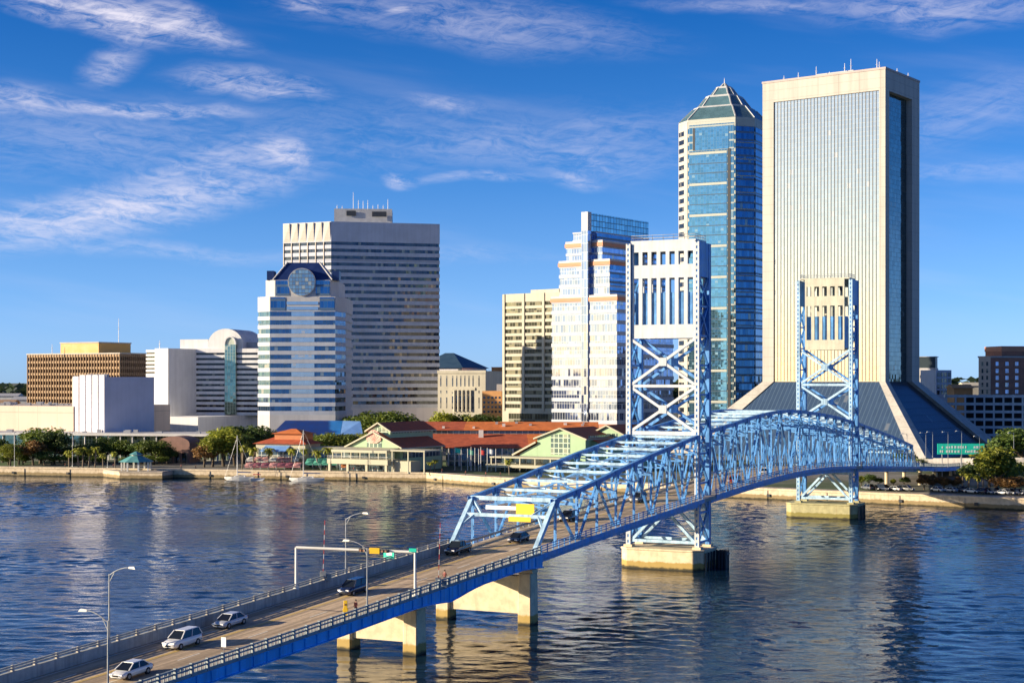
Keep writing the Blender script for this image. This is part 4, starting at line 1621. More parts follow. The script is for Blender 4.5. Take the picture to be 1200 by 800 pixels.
# central bay of the sunlit face: framed glass panels in groups, a big pane under the eaves, a dark slot beside it
a_, c_ = P8(octo)[0], P8(octo)[1]
t = (c_ - a_).normalized(); nn = Vector((t.y, -t.x)); L = (c_ - a_).length
fpx = lambda px: (px - 803) / 51 * L
def facepanel(nm, x0, x1, y0, y1, m, o=.2):
    g = MB(); p0, p1 = a_ + t * fpx(x0) + nn * o, a_ + t * fpx(x1) + nn * o
    z0, z1_ = zat(y1, D - 20), zat(y0, D - 20)
    g.face([(*p0, z0), (*p1, z0), (*p1, z1_), (*p0, z1_)], 0, [(x0, z0), (x0 + (p1 - p0).length, z0), (x0 + (p1 - p0).length, z1_), (x0, z1_)]); g.build(nm, m, b)
facepanel('bay_glazing', 804.5, 852.5, 178, 490, 'glass_teal', .12)
facepanel('bay_glazing', 804.5, 852.5, 145, 177, 'glass_teal', .12)
facepanel('great_window', 810, 847, 148.8, 175, 'glass_blue', .3)
facepanel('side_slot', 808.8, 811.2, 149, 175, 'dark_steel', .36)
y = 180.5
while y < 486:
    facepanel('bay_band', 805, 845, y - 3.2, y - .4, 'pale_frame', .26)
    facepanel('window_band', 805, 845, y, y + 10.2, 'glass_blue', .3)
    facepanel('window_band', 805, 845, y + 11.2, y + 21.4, 'glass_blue', .3)
    facepanel('window_band', 805, 845, y + 22.4, y + 32.6, 'glass_blue', .3)
    for q in (10.2, 21.4):
        facepanel('sill', 805, 845, y + q, y + q + 1.0, 'slate_blue_roof', .34)
    y += 36.5
facepanel('side_slot', 846, 849, 175, 490, 'dark_steel', .3)
# chamfer at the left: dark punched windows
a_, c_ = P8(octo)[7], P8(octo)[0]
t = (c_ - a_).normalized(); nn = Vector((t.y, -t.x)); L = (c_ - a_).length
k = MB(); k.prism([a_ + nn * .12, c_ + nn * .12, c_ - nn * .1, a_ - nn * .1], zb, zt - .5); k.build('corner_wall', 'beige_concrete', b)
for i in range(nfl - 1):
    g = MB(); p0, p1 = a_ + t * (L * .06) + nn * .2, a_ + t * (L * .62) + nn * .2
    z_ = zb + i * h + h * .35
    g.face([(*p0, z_), (*p1, z_), (*p1, z_ + h * .55), (*p0, z_ + h * .55)], 0, [(i * 3, z_), (i * 3 + L * .55, z_), (i * 3 + L * .55, z_ + h * .55), (i * 3, z_ + h * .55)])
    g.build('punched_window', 'glass_dark', b)
# stepped pyramid
k = MB(); z_ = zt + .3; sc = 1.0
zap = zat(98.5, D)
lev = [(1.0, .0), (.70, .33), (.61, .36), (.42, .63), (.33, .66), (.18, .88), (.11, .90), (.02, 1.0)]
for (s0, f0_), (s1, f1_2) in zip(lev, lev[1:]):
    k.hexa([(*(Cc + (p - Cc) * s0), z_ + (zap - z_) * f0_) for p in P8(octo)], [(*(Cc + (p - Cc) * s1), z_ + (zap - z_) * f1_2) for p in P8(octo)])
k.build('pyramid_roof', 'pyramid_metal', b)
k = MB()
for j in range(8):
    p = P8(octo)[j]
    for (s0, f0_), (s1, f1_2) in zip(lev[::2], lev[1::2]):
        k.beam((*(Cc + (p - Cc) * s0), z_ + (zap - z_) * f0_ + .2), (*(Cc + (p - Cc) * s1), z_ + (zap - z_) * f1_2 + .2), .6, .4)
k.build('hip_rib', 'white_precast', b)
for s0, f0_, f1_2 in ((.86, .14, .19), (.70, .31, .37), (.43, .60, .67), (.19, .86, .91)):
    k = MB(); k.hexa([(*(Cc + (p - Cc) * s0), z_ + (zap - z_) * f0_) for p in P8(octo)], [(*(Cc + (p - Cc) * s0 * .96), z_ + (zap - z_) * f1_2) for p in P8(octo)])
    k.build('pyramid_band', 'mech_grey', b)
k = MB(); k.tube((*Cc, zap - 1), (*Cc, zap + 3), .3, .1, 6); k.build('finial', 'antenna_white', b)

# --- the flared skyscraper
D = 667
th = R(36)
dl, dr = Vector((-math.cos(th), math.sin(th))), Vector((math.sin(th), math.cos(th)))
nl, nr = Vector((-math.sin(th), -math.cos(th))), Vector((math.cos(th), -math.sin(th)))
C = at(1037.5, D).to_2d()
WL, WR = 57.5, 38.0
pl = [C + dl * WL, C, C + dr * WR, C + dl * WL + dr * WR]
b = bldg('flared_skyscraper', 'tall pale framed skyscraper with a mirrored front and a base that flares outwards', pl, 'skyscraper')
zt, zband = zat(81, D), zat(105, D)
zf = zat(447, D)                      # where the flare begins
def PF(u, v):                         # u along the left face from the corner, v back along the right face
    return C + dl * u + dr * v
FL = 30.0                             # how far the foot stands out
PW = 4.6                              # pier width
PU0, PU1, PV0, PV1 = 2.8, 5.4, 4.3, 8.4     # pier widths: left face near / far corner, right face near / far corner
k = MB()
k.prism(pl, zband, zt)
# four corner piers, L shaped in plan, running down and then out along both faces
k.build('crown_band', 'beige_concrete', b)
k = MB(); k.prism(inset(pl, -.25), zt, zt + .9); k.build('coping', 'mauve_concrete', b)
rec = 2.6
for (u0, u1, v0, v1) in ((0, PU0, 0, PV0), (WL - PU1, WL, 0, PV0), (0, PU0, WR - PV1, WR), (WL - PU1, WL, WR - PV1, WR)):
    k = MB(); q = [PF(u1, v0), PF(u0, v0), PF(u0, v1), PF(u1, v1)]
    k.prism(q, zf, zband)
    k.build('corner_pier', 'beige_concrete', b)
# flaring legs: the corner piers run down the hips of a flared pyramid foot
for (u0, u1, v0, v1, du, dv) in ((0, PU0, 0, PV0, -1, -1), (WL - PU1, WL, 0, PV0, 1, -1), (0, PU0, WR - PV1, WR, -1, 1), (WL - PU1, WL, WR - PV1, WR, 1, 1)):
    k = MB(); q = [(u1, v0), (u0, v0), (u0, v1), (u1, v1)]
    cu, cv = (u0 if du < 0 else u1), (v0 if dv < 0 else v1)       # outer corner; the leg widens towards the ground
    k.hexa([(*PF(cu + (u - cu) * 2.1 + du * FL, cv + (v - cv) * 1.7 + dv * FL), GZ) for u, v in q], [(*PF(u, v), zf) for u, v in q])
    k.build('flared_leg', 'beige_concrete', b)
# glass faces, slightly recessed between the piers
def wallface(u0, v0, u1, v1, n, z0, z1_, m, nm):
    g = MB(); p0, p1 = PF(u0, v0) - n * rec, PF(u1, v1) - n * rec
    Lw = (p1 - p0).length
    g.face([(*p0, z0), (*p1, z0), (*p1, z1_), (*p0, z1_)], 0, [(0, z0), (Lw, z0), (Lw, z1_), (0, z1_)])
    return g.build(nm, m, b)
rec = .7
wallface(WL - PU1, 0, PU0, 0, nl, zf - 1, zband + .1, 'glass_mirror', 'curtain_wall')
rec = 2.6
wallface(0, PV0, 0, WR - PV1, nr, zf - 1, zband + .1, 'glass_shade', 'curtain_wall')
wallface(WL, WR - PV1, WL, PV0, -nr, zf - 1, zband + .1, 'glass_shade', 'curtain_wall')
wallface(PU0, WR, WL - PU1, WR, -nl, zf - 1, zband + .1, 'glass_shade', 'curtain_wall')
# bronze uprights on the mirrored front
k = MB(); nfin = 31
for j in range(nfin + 1):
    u = PU0 + (WL - PU0 - PU1) * j / nfin
    p = PF(u, 0) - nl * .45
    k.box(-.08, .08, -.05, .08, zf + .2, zband - .05, lambda q, p=p: Vector((p.x + dl.x * q.x + nl.x * q.y, p.y + dl.y * q.x + nl.y * q.y, q.z)))
k.build('mullions', 'mullion_grey', b)
# sloping glass skirts between the flaring legs
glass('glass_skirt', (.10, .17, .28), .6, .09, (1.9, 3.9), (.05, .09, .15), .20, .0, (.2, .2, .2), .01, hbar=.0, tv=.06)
glass('glass_skirt_shaded', (.028, .04, .055), .25, .22, (1.9, 3.9), (.02, .03, .04), .10, .0, (.2, .2, .2), .01, hbar=.04, tv=.1)  # same skirt glass, shade put into its colour for the side skirts
for (u0, v0, u1, v1, du, dv, eu, ev) in ((WL - PU1, .7, PU0, .7, 0, -1, 1, 0), (2.2, PV0, 2.2, WR - PV1, -1, 0, 0, -1), (WL - 2.2, WR - PV1, WL - 2.2, PV0, 1, 0, 0, 1)):
    g = MB(); a0_, a1_ = PF(u0, v0), PF(u1, v1)
    b0_, b1_ = PF(u0 + (du + eu) * FL, v0 + (dv + ev) * FL), PF(u1 + (du - eu) * FL, v1 + (dv - ev) * FL)
    Lw = (a1_ - a0_).length; H = math.hypot(FL, zf - GZ)
    g.face([(*b0_, GZ), (*b1_, GZ), (*a1_, zf), (*a0_, zf)], 0, [(-FL, 0), (Lw + FL, 0), (Lw, H), (0, H)]); g.build('glass_skirt', 'glass_skirt' if du == 0 else 'glass_skirt_shaded', b)
ph = [PF(WL * .62, 9), PF(WL * .32, 9), PF(WL * .32, 22), PF(WL * .62, 22)]
solid(b, 'penthouse', ph, zt + .8, zt + 3.2, 'mech_grey')
sp = []
for u, v, hh in ((50, 6, 3), (44, 8, 4), (34, 5, 5), (31, 12, 3.5), (22, 8, 5.5), (20, 10, 7.5), (8, 10, 6), (6.5, 9, 4.5), (3, 20, 3), (2, 30, 2.5)):
    p = PF(u, v); sp.append((p.x, p.y, zt + .8, hh))
masts(b, sp)

# --- right edge: parking structure, brick hotel, small blocks
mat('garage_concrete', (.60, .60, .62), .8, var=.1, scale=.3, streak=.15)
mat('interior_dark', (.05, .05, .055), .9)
D = 728
pl = rect_face(1109, 1290, D + 8, D - 8, 28)
b = bldg('parking_garage', 'open white concrete parking garage of six decks at the right edge', pl, 'parking garage')
zt = zat(463, D)
nf = 7
t = (pl[1] - pl[0]).normalized(); nn = Vector((t.y, -t.x)); L = (pl[1] - pl[0]).length
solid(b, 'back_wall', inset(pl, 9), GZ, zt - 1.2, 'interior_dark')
for i in range(nf):
    z_ = GZ + 3 + (zt - GZ - 3.4) * i / (nf - 1)
    k = MB(); k.prism(pl, z_ - .5, z_ - .1); k.prism([pl[0] + nn * .3, pl[1] + nn * .3, pl[1], pl[0]], z_ - .7, z_ + .55)
    q = Vector((-t.x, -t.y)) * .3
    k.prism([pl[0] + q, pl[0], pl[3], pl[3] + q], z_ - .7, z_ + .55)
    k.build('parking_deck', 'garage_concrete', b)
for j in range(17):
    k = MB(); p = pl[0] + t * (L * j / 16) - nn * .4
    k.box(-.4, .4, -.5, .5, GZ, zt + .3, lambda q, p=p: Vector((p.x + t.x * q.x - nn.x * q.y, p.y + t.y * q.x - nn.y * q.y, q.z))); k.build('pillar', 'garage_concrete', b)
D = 770
pl = lr_plan(1147, 1161, 1290, D, 40, 70)
pl = [pl[0], pl[1], pl[1] + Vector((62, 12)), pl[0] + Vector((62, 30))]
b = bldg('brick_hotel', 'dark brick hotel with pale window rows and an orange red penthouse, right edge', pl, 'hotel')
zt = zat(419, D)
solid(b, 'wall', pl, GZ, zt, 'brick_red')
k = MB(); k.prism([pl[0] + Vector((-.2, -.3)), pl[1] + Vector((-.2, -.3)), pl[1] + Vector((.1, .2)), pl[0] + Vector((.1, .2))], GZ, zt + .5); k.build('sunlit_end_wall', 'pink_wall', b)  # sunlit end of the brick block, the light painted in as pink
k = MB(); k.prism(inset(pl, -.3), zt, zt + .8); k.build('cornice', 'beige_concrete', b)
a_, c_ = pl[1], pl[2]; t = (c_ - a_).normalized(); nn = Vector((t.y, -t.x)); L = (c_ - a_).length
for i in range(9):
    for j in range(11):
        g = MB(); u = 2.5 + j * 5.2; p0, p1 = a_ + t * u + nn * .06, a_ + t * (u + 1.7) + nn * .06; z_ = zt - 4.0 - i * 3.4
        g.face([(*p0, z_), (*p1, z_), (*p1, z_ + 2), (*p0, z_ + 2)], 0, [(j * 3, i * 3), (j * 3 + 1.7, i * 3), (j * 3 + 1.7, i * 3 + 2), (j * 3, i * 3 + 2)]); g.build('window', 'glass_cool', b)
a_, c_ = pl[0], pl[1]; t = (c_ - a_).normalized(); nn = Vector((t.y, -t.x)); L = (c_ - a_).length
for i in range(9):
    for j in range(2):
        g = MB(); u = L * (.25 + .4 * j); p0, p1 = a_ + t * u + nn * .4, a_ + t * (u + 1.0) + nn * .4; z_ = zt - 4.0 - i * 3.4
        g.face([(*p0, z_), (*p1, z_), (*p1, z_ + 2), (*p0, z_ + 2)], 0, [(j * 3, i * 3), (j * 3 + 1.2, i * 3), (j * 3 + 1.2, i * 3 + 2), (j * 3, i * 3 + 2)]); g.build('window', 'glass_plain', b)
ph = rect_face(1174, 1260, D + 8, D + 14, 18)
solid(b, 'penthouse', ph, zt + .8, zat(411, D), 'brick_red')
solid(b, 'penthouse_top', inset(ph, -.3), zat(411, D), zat(405, D), 'salmon_band')
D = 900
pl = lr_plan(1076, 1097, 1110, D, 20, 14)
b = bldg('white_block', 'small white block with a dark louvred top just right of the flared skyscraper', pl, 'building')
solid(b, 'wall', pl, GZ, zat(431, D), 'white_precast')
solid(b, 'louvred_top', inset(pl, .4), zat(431, D), zat(418, D), 'glass_shade')
solid(b, 'roof', inset(pl, -.2), zat(418.2, D), zat(417.4, D), 'mech_grey')
t = (pl[1] - pl[0]).normalized(); nn = Vector((t.y, -t.x)); L = (pl[1] - pl[0]).length
for y in (443, 452):
    g = MB(); p0, p1 = pl[0] + t * L * .1 + nn * .06, pl[0] + t * L * .9 + nn * .06
    z_ = zat(y, D); g.face([(*p0, z_), (*p1, z_), (*p1, z_ + 1.7), (*p0, z_ + 1.7)], 0, [(0, 0), (9, 0), (9, 1.7), (0, 1.7)]); g.build('window', 'glass_dark', b)
pl = rect_face(1097, 1115, D - 20, D - 16, 14)
b = bldg('grey_annex', 'small grey glazed annex between the white block and the brick hotel', pl, 'building')
solid(b, 'wall', pl, GZ, zat(433.5, D - 20), 'grey_precast')
t = (pl[1] - pl[0]).normalized(); nn = Vector((t.y, -t.x)); L = (pl[1] - pl[0]).length
for i in range(4):
    for j in range(4):
        g = MB(); p0, p1 = pl[0] + t * L * (.06 + j * .235) + nn * .06, pl[0] + t * L * (.06 + j * .235 + .17) + nn * .06
        z_ = zat(441 + i * 7, D - 20); g.face([(*p0, z_), (*p1, z_), (*p1, z_ + 2.2), (*p0, z_ + 2.2)], 0, [(j, i), (j + 1.2, i), (j + 1.2, i + 2), (j, i + 2)]); g.build('window', 'glass_dark', b)
# low roofs between annex and hotel, and far left behind the brown block
for (x0, x1, y, Dd, m, lab) in ((1118, 1140, 452, 860, 'brick_orange', 'low orange roofed house beside the brick hotel'), (1131, 1150, 449.5, 930, 'cream_stone', 'pale low house touching the brick hotel'),
                                (-10, 20, 462, 1150, 'white_precast', 'long low white shed below the far tree line, left edge'), (14, 34, 466, 1000, 'mech_grey', 'low grey shed beside the brown office block'),
                                (-20, 14, 470, 900, 'brown_precast', 'low brown house above the peach wing, left edge')):
    pl = rect_face(x0, x1, Dd, Dd, 14)
    b = bldg('low_house', lab, pl, 'house')
    zt = zat(y, Dd)
    solid(b, 'wall', pl, GZ, zt - 1.2, m)
    k = MB(); e = inset(pl, -.8); m0, m1 = (e[0] + e[3]) / 2, (e[1] + e[2]) / 2
    k.face([(*e[0], zt - 1.2), (*e[1], zt - 1.2), (*m1, zt + .8), (*m0, zt + .8)]); k.face([(*e[2], zt - 1.2), (*e[3], zt - 1.2), (*m0, zt + .8), (*m1, zt + .8)])
    k.face([(*e[1], zt - 1.2), (*e[2], zt - 1.2), (*m1, zt + .8)]); k.face([(*e[3], zt - 1.2), (*e[0], zt - 1.2), (*m0, zt + .8)]); k.face([(*e[3], zt - 1.2), (*e[2], zt - 1.2), (*e[1], zt - 1.2), (*e[0], zt - 1.2)])
    k.build('roof', m if m != 'white_precast' else 'mech_grey', b)

# ------------------------------------------------------------------ riverside market halls
mat('tile_red', (.40, .085, .032), .8, var=.2, scale=.5, joint=(.9, 50))
mat('tile_orange_sunlit', (.58, .16, .035), .8, var=.18, scale=.5, joint=(.9, 50))  # orange turret tile; on the halls, red tile with sunlight painted in
mat('mint_wall', (.34, .48, .29), .8, var=.08, scale=.3)
mat('cream_trim', (.43, .41, .30), .7, var=.06, scale=.3)
mat('teal_roof', (.10, .30, .30), .6, var=.15, scale=.5)
mat('blue_roof', (.02, .17, .48), .4, var=.15, scale=.3, joint=(1.2, 60))
mat('light_blue_roof', (.18, .36, .70), .4, var=.1, scale=.3, joint=(1.2, 60))
mat('pink_fan', (.72, .38, .30), .7, var=.08, scale=.4)
mat('canvas_pink', (.55, .26, .24), .8, var=.2, scale=.6)
mat('canvas_maroon', (.25, .07, .10), .8, var=.2, scale=.6)
mat('canvas_green', (.10, .42, .30), .8, var=.15, scale=.6)
mat('canvas_orange', (.62, .20, .05), .8, var=.15, scale=.6)
mat('canvas_white', (.72, .70, .64), .8, var=.06, scale=.6)
mat('terracotta', (.45, .17, .07), .8, var=.12, scale=.4)
mat('arcade_brick', (.26, .15, .12), .85, var=.15, scale=.4, joint=(2, 1.2))
mat('bark', (.10, .075, .05), .9, var=.25, scale=1.5)
mat('palm_bark', (.20, .155, .11), .9, var=.2, scale=2)
glass('shop_glass', (.10, .14, .17), .5, .07, (2.2, 2.4), (.5, .52, .48), .10, .14, (.45, .40, .28), .03, hbar=.08)
glass('shop_glass_mint', (.16, .22, .20), .5, .07, (1.8, 1.8), (.48, .58, .42), .16, .15, (.4, .4, .28), .03, hbar=.16)


def frame(px, Y, theta):
    """local frame: u to the right along the front, v away from the viewer"""
    th = R(theta)
    o = at(px, Y).to_2d()
    e1, e2 = Vector((math.cos(th), -math.sin(th))), Vector((math.sin(th), math.cos(th)))
    return lambda q: Vector((o.x + e1.x * q[0] + e2.x * q[1], o.y + e1.y * q[0] + e2.y * q[1], q[2]))


def gable(root, T, u0, u1, v0, v1, ze, zr, over=.9, roofm='tile_red', wallm='mint_wall', z0=GZ, trim=True, winrow=None):
    """gabled hall: front gable at v0, ridge running back to v1"""
    um = (u0 + u1) / 2
    k = MB()
    k.hexa([T((u0, v0, z0)), T((u1, v0, z0)), T((u1, v1, z0)), T((u0, v1, z0))], [T((u0, v0, ze)), T((u1, v0, ze)), T((u1, v1, ze)), T((u0, v1, ze))])
    for v in (v0, v1):
        k.face([T((u0, v, ze)), T((u1, v, ze)), T((um, v, zr))])
    k.build('wall', wallm, root)
    k = MB()
    sl = (zr - ze) / (um - u0)
    th = .22
    for s in (-1, 1):
        ue = u0 - over if s < 0 else u1 + over
        zz = ze - over * sl
        a = [T((um, v0 - over, zr + .1)), T((ue, v0 - over, zz + .1)), T((ue, v1 + over, zz + .1)), T((um, v1 + over, zr + .1))]
        k.hexa(a, [Vector((p.x, p.y, p.z + th)) for p in a])
    k.build('roof', roofm, root)
    if trim:
        k = MB()
        for s in (-1, 1):
            ue = u0 - over if s < 0 else u1 + over
            zz = ze - over * sl
            k.beam(T((um, v0 - over - .1, zr + .18)), T((ue, v0 - over - .1, zz + .18)), .3, .5)
            k.beam(T((ue, v0 - over, zz + .1)), T((ue, v1 + over, zz + .1)), .3, .4)
        k.build('fascia', 'cream_trim', root)


def panel(root, nm, T, u0, u1, v, z0, z1, m, off=.08):
    g = MB()
    g.face([T((u0, v - off, z0)), T((u1, v - off, z0)), T((u1, v - off, z1)), T((u0, v - off, z1))], 0, [(u0, z0), (u1, z0), (u1, z1), (u0, z1)])
    return g.build(nm, m, root)


def side_panel(root, nm, T, u, v0, v1, z0, z1, m, off=.08):
    g = MB()
    g.face([T((u + off, v0, z0)), T((u + off, v1, z0)), T((u + off, v1, z1)), T((u + off, v0, z1))], 0, [(v0, z0), (v1, z0), (v1, z1), (v0, z1)])
    return g.build(nm, m, root)


def posts(root, nm, T, pts, z0, z1, w, m):
    for (u, v) in pts:
        k = MB()
        k.box(-w / 2, w / 2, -w / 2, w / 2, z0, z1, lambda q, u=u, v=v: T((u + q.x, v + q.y, q.z)))
        k.build(nm, m, root)


# (a) gabled hall facing the river, with a fan ornament and two terraces
Y0 = 552
T = frame(408, Y0 + 6, 30)
m_px = Y0 / FPX
b = thing('market_hall', 'mint green market hall with a pink fan ornament in its gable and two open terraces', 'market hall', (*T((12, 10, 0)).to_2d(), GZ))
wA = 22.5
ze, zr = zat(523.5, Y0), zat(506.5, Y0)
gable(b, T, 0, wA, 0, 26, ze, zr)
gable(b, T, wA * .31, wA * .72, 2.5, 30, zat(504, Y0 + 6), zat(495.5, Y0 + 6), z0=zr - 5)
panel(b, 'window', T, wA * .36, wA * .64, 0, zat(526, Y0), zat(516.5, Y0), 'shop_glass_mint')
panel(b, 'window', T, wA * .36, wA * .68, 2.5, zat(507, Y0 + 4), zat(500.5, Y0 + 4), 'shop_glass_mint')
k = MB(); uc = wA * .5; zc = zat(517, Y0); n = 16; rr = 2.9
pts = [T((uc + rr * 1.05 * math.cos(math.pi * j / n), -.5, zc + rr * 1.25 * math.sin(math.pi * j / n) + .4)) for j in range(n + 1)] + [T((uc - 1.2, -.5, zc - .6)), T((uc + 1.2, -.5, zc - .6))]
ba = [p - (T((0, -.3, 0)) - T((0, 0, 0))) for p in pts]
k.hexa([p for p in pts], ba)
for j in range(1, n, 2):
    k.beam(T((uc, -.55, zc - .3)), T((uc + rr * 1.05 * math.cos(math.pi * j / n), -.55, zc + rr * 1.25 * math.sin(math.pi * j / n) + .35)), .12)
k.build('fan_ornament', 'pink_fan', b)
side_panel(b, 'window', T, wA * .72, 4, 29, zat(506.5, Y0 + 12), zat(503.5, Y0 + 12), 'shop_glass_mint')
side_panel(b, 'window', T, wA, 1, 25, zat(536, Y0), zat(526.5, Y0), 'shop_glass')
# two terraces in front
zt1, zt2 = zat(530.5, Y0 - 8), zat(527.5, Y0 - 8)
k = MB(); k.hexa([T(p) for p in ((-1.5, -8, zt1), (wA - .5, -8, zt1), (wA - .5, -.1, zt1 + .5), (-1.5, -.1, zt1 + .5))], [T(p) for p in ((-1.5, -8, zt1 + .9), (wA - .5, -8, zt1 + .9), (wA - .5, -.1, zt1 + 1.6), (-1.5, -.1, zt1 + 1.6))]); k.build('terrace_roof', 'cream_trim', b)
zf2, zf1 = zat(540, Y0 - 8), zat(544, Y0 - 8)
k = MB(); k.hexa([T(p) for p in ((-2.5, -9, zf1), (wA + .5, -9, zf1), (wA + .5, -.1, zf1), (-2.5, -.1, zf1))], [T(p) for p in ((-2.5, -9, zf2 + .6), (wA + .5, -9, zf2 + .6), (wA + .5, -.1, zf2 + .6), (-2.5, -.1, zf2 + .6))]); k.build('terrace_floor', 'cream_trim', b)
posts(b, 'terrace_post', T, [(u, -7.7) for u in (-1, 2.9, 6.8, 10.7, 14.6, 18.4, wA - .8)], zf2 + .6, zt1, .35, 'cream_trim')
posts(b, 'terrace_pier', T, [(u, -8.3) for u in (-1.8, 6.0, 14.0, wA - .4)], GZ, zf1, .9, 'cream_trim')
panel(b, 'shopfront', T, -1, wA - 1, -2.5, zf2 + .7, zt1, 'shop_glass')
panel(b, 'shopfront', T, -1, wA, -4, GZ + .2, zf1, 'shop_glass')
k = MB(); k.beam(T((-2.5, -8.9, zf2 + 1.55)), T((wA + .5, -8.9, zf2 + 1.55)), .1); k.beam(T((-2.5, -8.9, zf2 + 1.1)), T((wA + .5, -8.9, zf2 + 1.1)), .06); k.build('terrace_railing', 'grey_steel', b)
# flat pergola at its right end
k = MB(); zp = zat(528, Y0 - 10); k.hexa([T(p) for p in ((wA + 1, -8, zp), (wA + 15, -8, zp), (wA + 15, 3, zp), (wA + 1, 3, zp))], [T(p) for p in ((wA + 1, -8, zp + .45), (wA + 15, -8, zp + .45), (wA + 15, 3, zp + .45), (wA + 1, 3, zp + .45))]); k.build('pergola', 'cream_trim', b)
posts(b, 'pergola_post', T, [(wA + 1.5, -7.5), (wA + 8, -7.5), (wA + 14.5, -7.5)], GZ, zp, .4, 'cream_trim')
k = MB(); k.hexa([T(p) for p in ((wA + 1, -6, GZ), (wA + 8, -6, GZ), (wA + 8, 0, GZ), (wA + 1, 0, GZ))], [T(p) for p in ((wA + 1, -6, zat(539, Y0 - 6)), (wA + 8, -6, zat(539, Y0 - 6)), (wA + 8, 0, zat(539, Y0 - 6)), (wA + 1, 0, zat(539, Y0 - 6)))]); k.build('stair_block', 'cream_trim', b)

# (b) long central hall with glass front
Yb = 585
T = frame(532, Yb, 4)
b = thing('market_hall', 'long central market hall with a red tiled roof over a tall blue glass front', 'market hall', (*T((20, 10, 0)).to_2d(), GZ))
LB = 40
ze, zr = zat(524, Yb), zat(509, Yb + 14)
k = MB(); k.hexa([T(p) for p in ((-3, 0, GZ), (LB, 0, GZ), (LB, 30, GZ), (-3, 30, GZ))], [T(p) for p in ((-3, 0, ze), (LB, 0, ze), (LB, 30, ze), (-3, 30, ze))]); k.build('wall', 'mint_wall', b)
k = MB(); a = [T(p) for p in ((-4.0, -1.2, ze - .1), (LB - 12, -1.2, ze - .1), (LB - 14, 16, zr), (-18, 16, zr))]; k.hexa(a, [p + Vector((0, 0, .25)) for p in a]); k.build('roof', 'tile_red', b)  # shaded left part of the roof keeps the darker red tile
k = MB(); a = [T(p) for p in ((LB - 12, -1.2, ze - .1), (LB + 2, -4, ze - .1), (LB + 4, 16, zr), (LB - 14, 16, zr))]; k.hexa(a, [p + Vector((0, 0, .25)) for p in a]); k.build('roof', 'tile_orange_sunlit', b)  # sunlit right part of the same roof, light put into the tile colour
# sloping verge on the left
k = MB(); k.beam(T((-4.6, -1.3, ze + .2)), T((-18.6, 16, zr + .6)), .6, 1.0); k.beam(T((-4.4, -1.3, ze + .3)), T((-4.4, -1.3, GZ)), .6, .6); k.build('verge', 'cream_trim', b)
panel(b, 'glass_front', T, -3, LB - .5, 0, zat(539, Yb), ze - .3, 'shop_glass', .1)
panel(b, 'glass_front', T, -3, LB - .5, 0, GZ + .1, zat(540.5, Yb), 'shop_glass', .1)
k = MB(); k.hexa([T(p) for p in ((-3, -.9, zat(540.5, Yb)), (LB, -.9, zat(540.5, Yb)), (LB, 0, zat(540.5, Yb)), (-3, 0, zat(540.5, Yb)))], [T(p) for p in ((-3, -.9, zat(538.6, Yb)), (LB, -.9, zat(538.6, Yb)), (LB, 0, zat(538.6, Yb)), (-3, 0, zat(538.6, Yb)))]); k.build('transom', 'cream_trim', b)
posts(b, 'column', T, [(u, -.75) for u in range(-2, LB, 4)], GZ, ze - .3, .5, 'canvas_white')
# clerestory and upper roof
zc0, zc1 = zr - .5, zat(503, Yb + 22)
k = MB(); k.hexa([T(p) for p in ((-17, 17, zc0 - 2), (52, 17, zc0 - 2), (52, 34, zc0 - 2), (-17, 34, zc0 - 2))], [T(p) for p in ((-17, 17, zc1), (52, 17, zc1), (52, 34, zc1), (-17, 34, zc1))]); k.build('clerestory', 'cream_trim', b)
panel(b, 'clerestory_window', T, -14, 50, 17, zc0 + .4, zc1 - .4, 'shop_glass')
zr2 = zat(494.5, Yb + 27)
for (u0, u1, m) in ((-17, 2, 'tile_red'), (2, 53, 'tile_orange_sunlit')):  # shaded and sunlit parts of one roof painted in two tile colours
    k = MB(); a = [T(p) for p in ((u0, 15.6, zc1 - .1), (u1, 15.6, zc1 - .1), (u1, 26, zr2), (u0, 26, zr2))]; k.hexa(a, [p + Vector((0, 0, .25)) for p in a])
    a = [T(p) for p in ((u0, 26, zr2), (u1, 26, zr2), (u1, 36, zc1), (u0, 36, zc1))]; k.hexa(a, [p + Vector((0, 0, .25)) for p in a]); k.build('upper_roof', m, b)
k = MB()
for p, q in (((-17.3, 15.4, zc1), (-17.3, 26, zr2 + .2)), ((-17.3, 26, zr2 + .2), (-17.3, 36, zc1))):
    k.beam(T(p), T(q), .4, .7)
k.build('verge', 'cream_trim', b)
k = MB(); p = T((9, 12, 0)); k.box(-.9, .9, -.9, .9, zr - 1, zr + 1.8, lambda q: Vector((p.x + q.x, p.y + q.y, q.z))); k.build('cupola', 'canvas_white', b)
rd = random.Random(2)
for j in range(9):
    k = MB(); u, v = rd.uniform(-8, 50), rd.uniform(17.5, 24); zz = zc1 + (zr2 - zc1) * (v - 15.6) / 10.4; p = T((u, v, 0)); w = rd.uniform(.3, .7)
    k.box(-w, w, -.5, .5, zz - .3, zz + rd.uniform(.7, 1.2), lambda q: Vector((p.x + q.x, p.y + q.y, q.z))); k.build('roof_vent', 'canvas_white' if j % 2 else 'mech_grey', b)

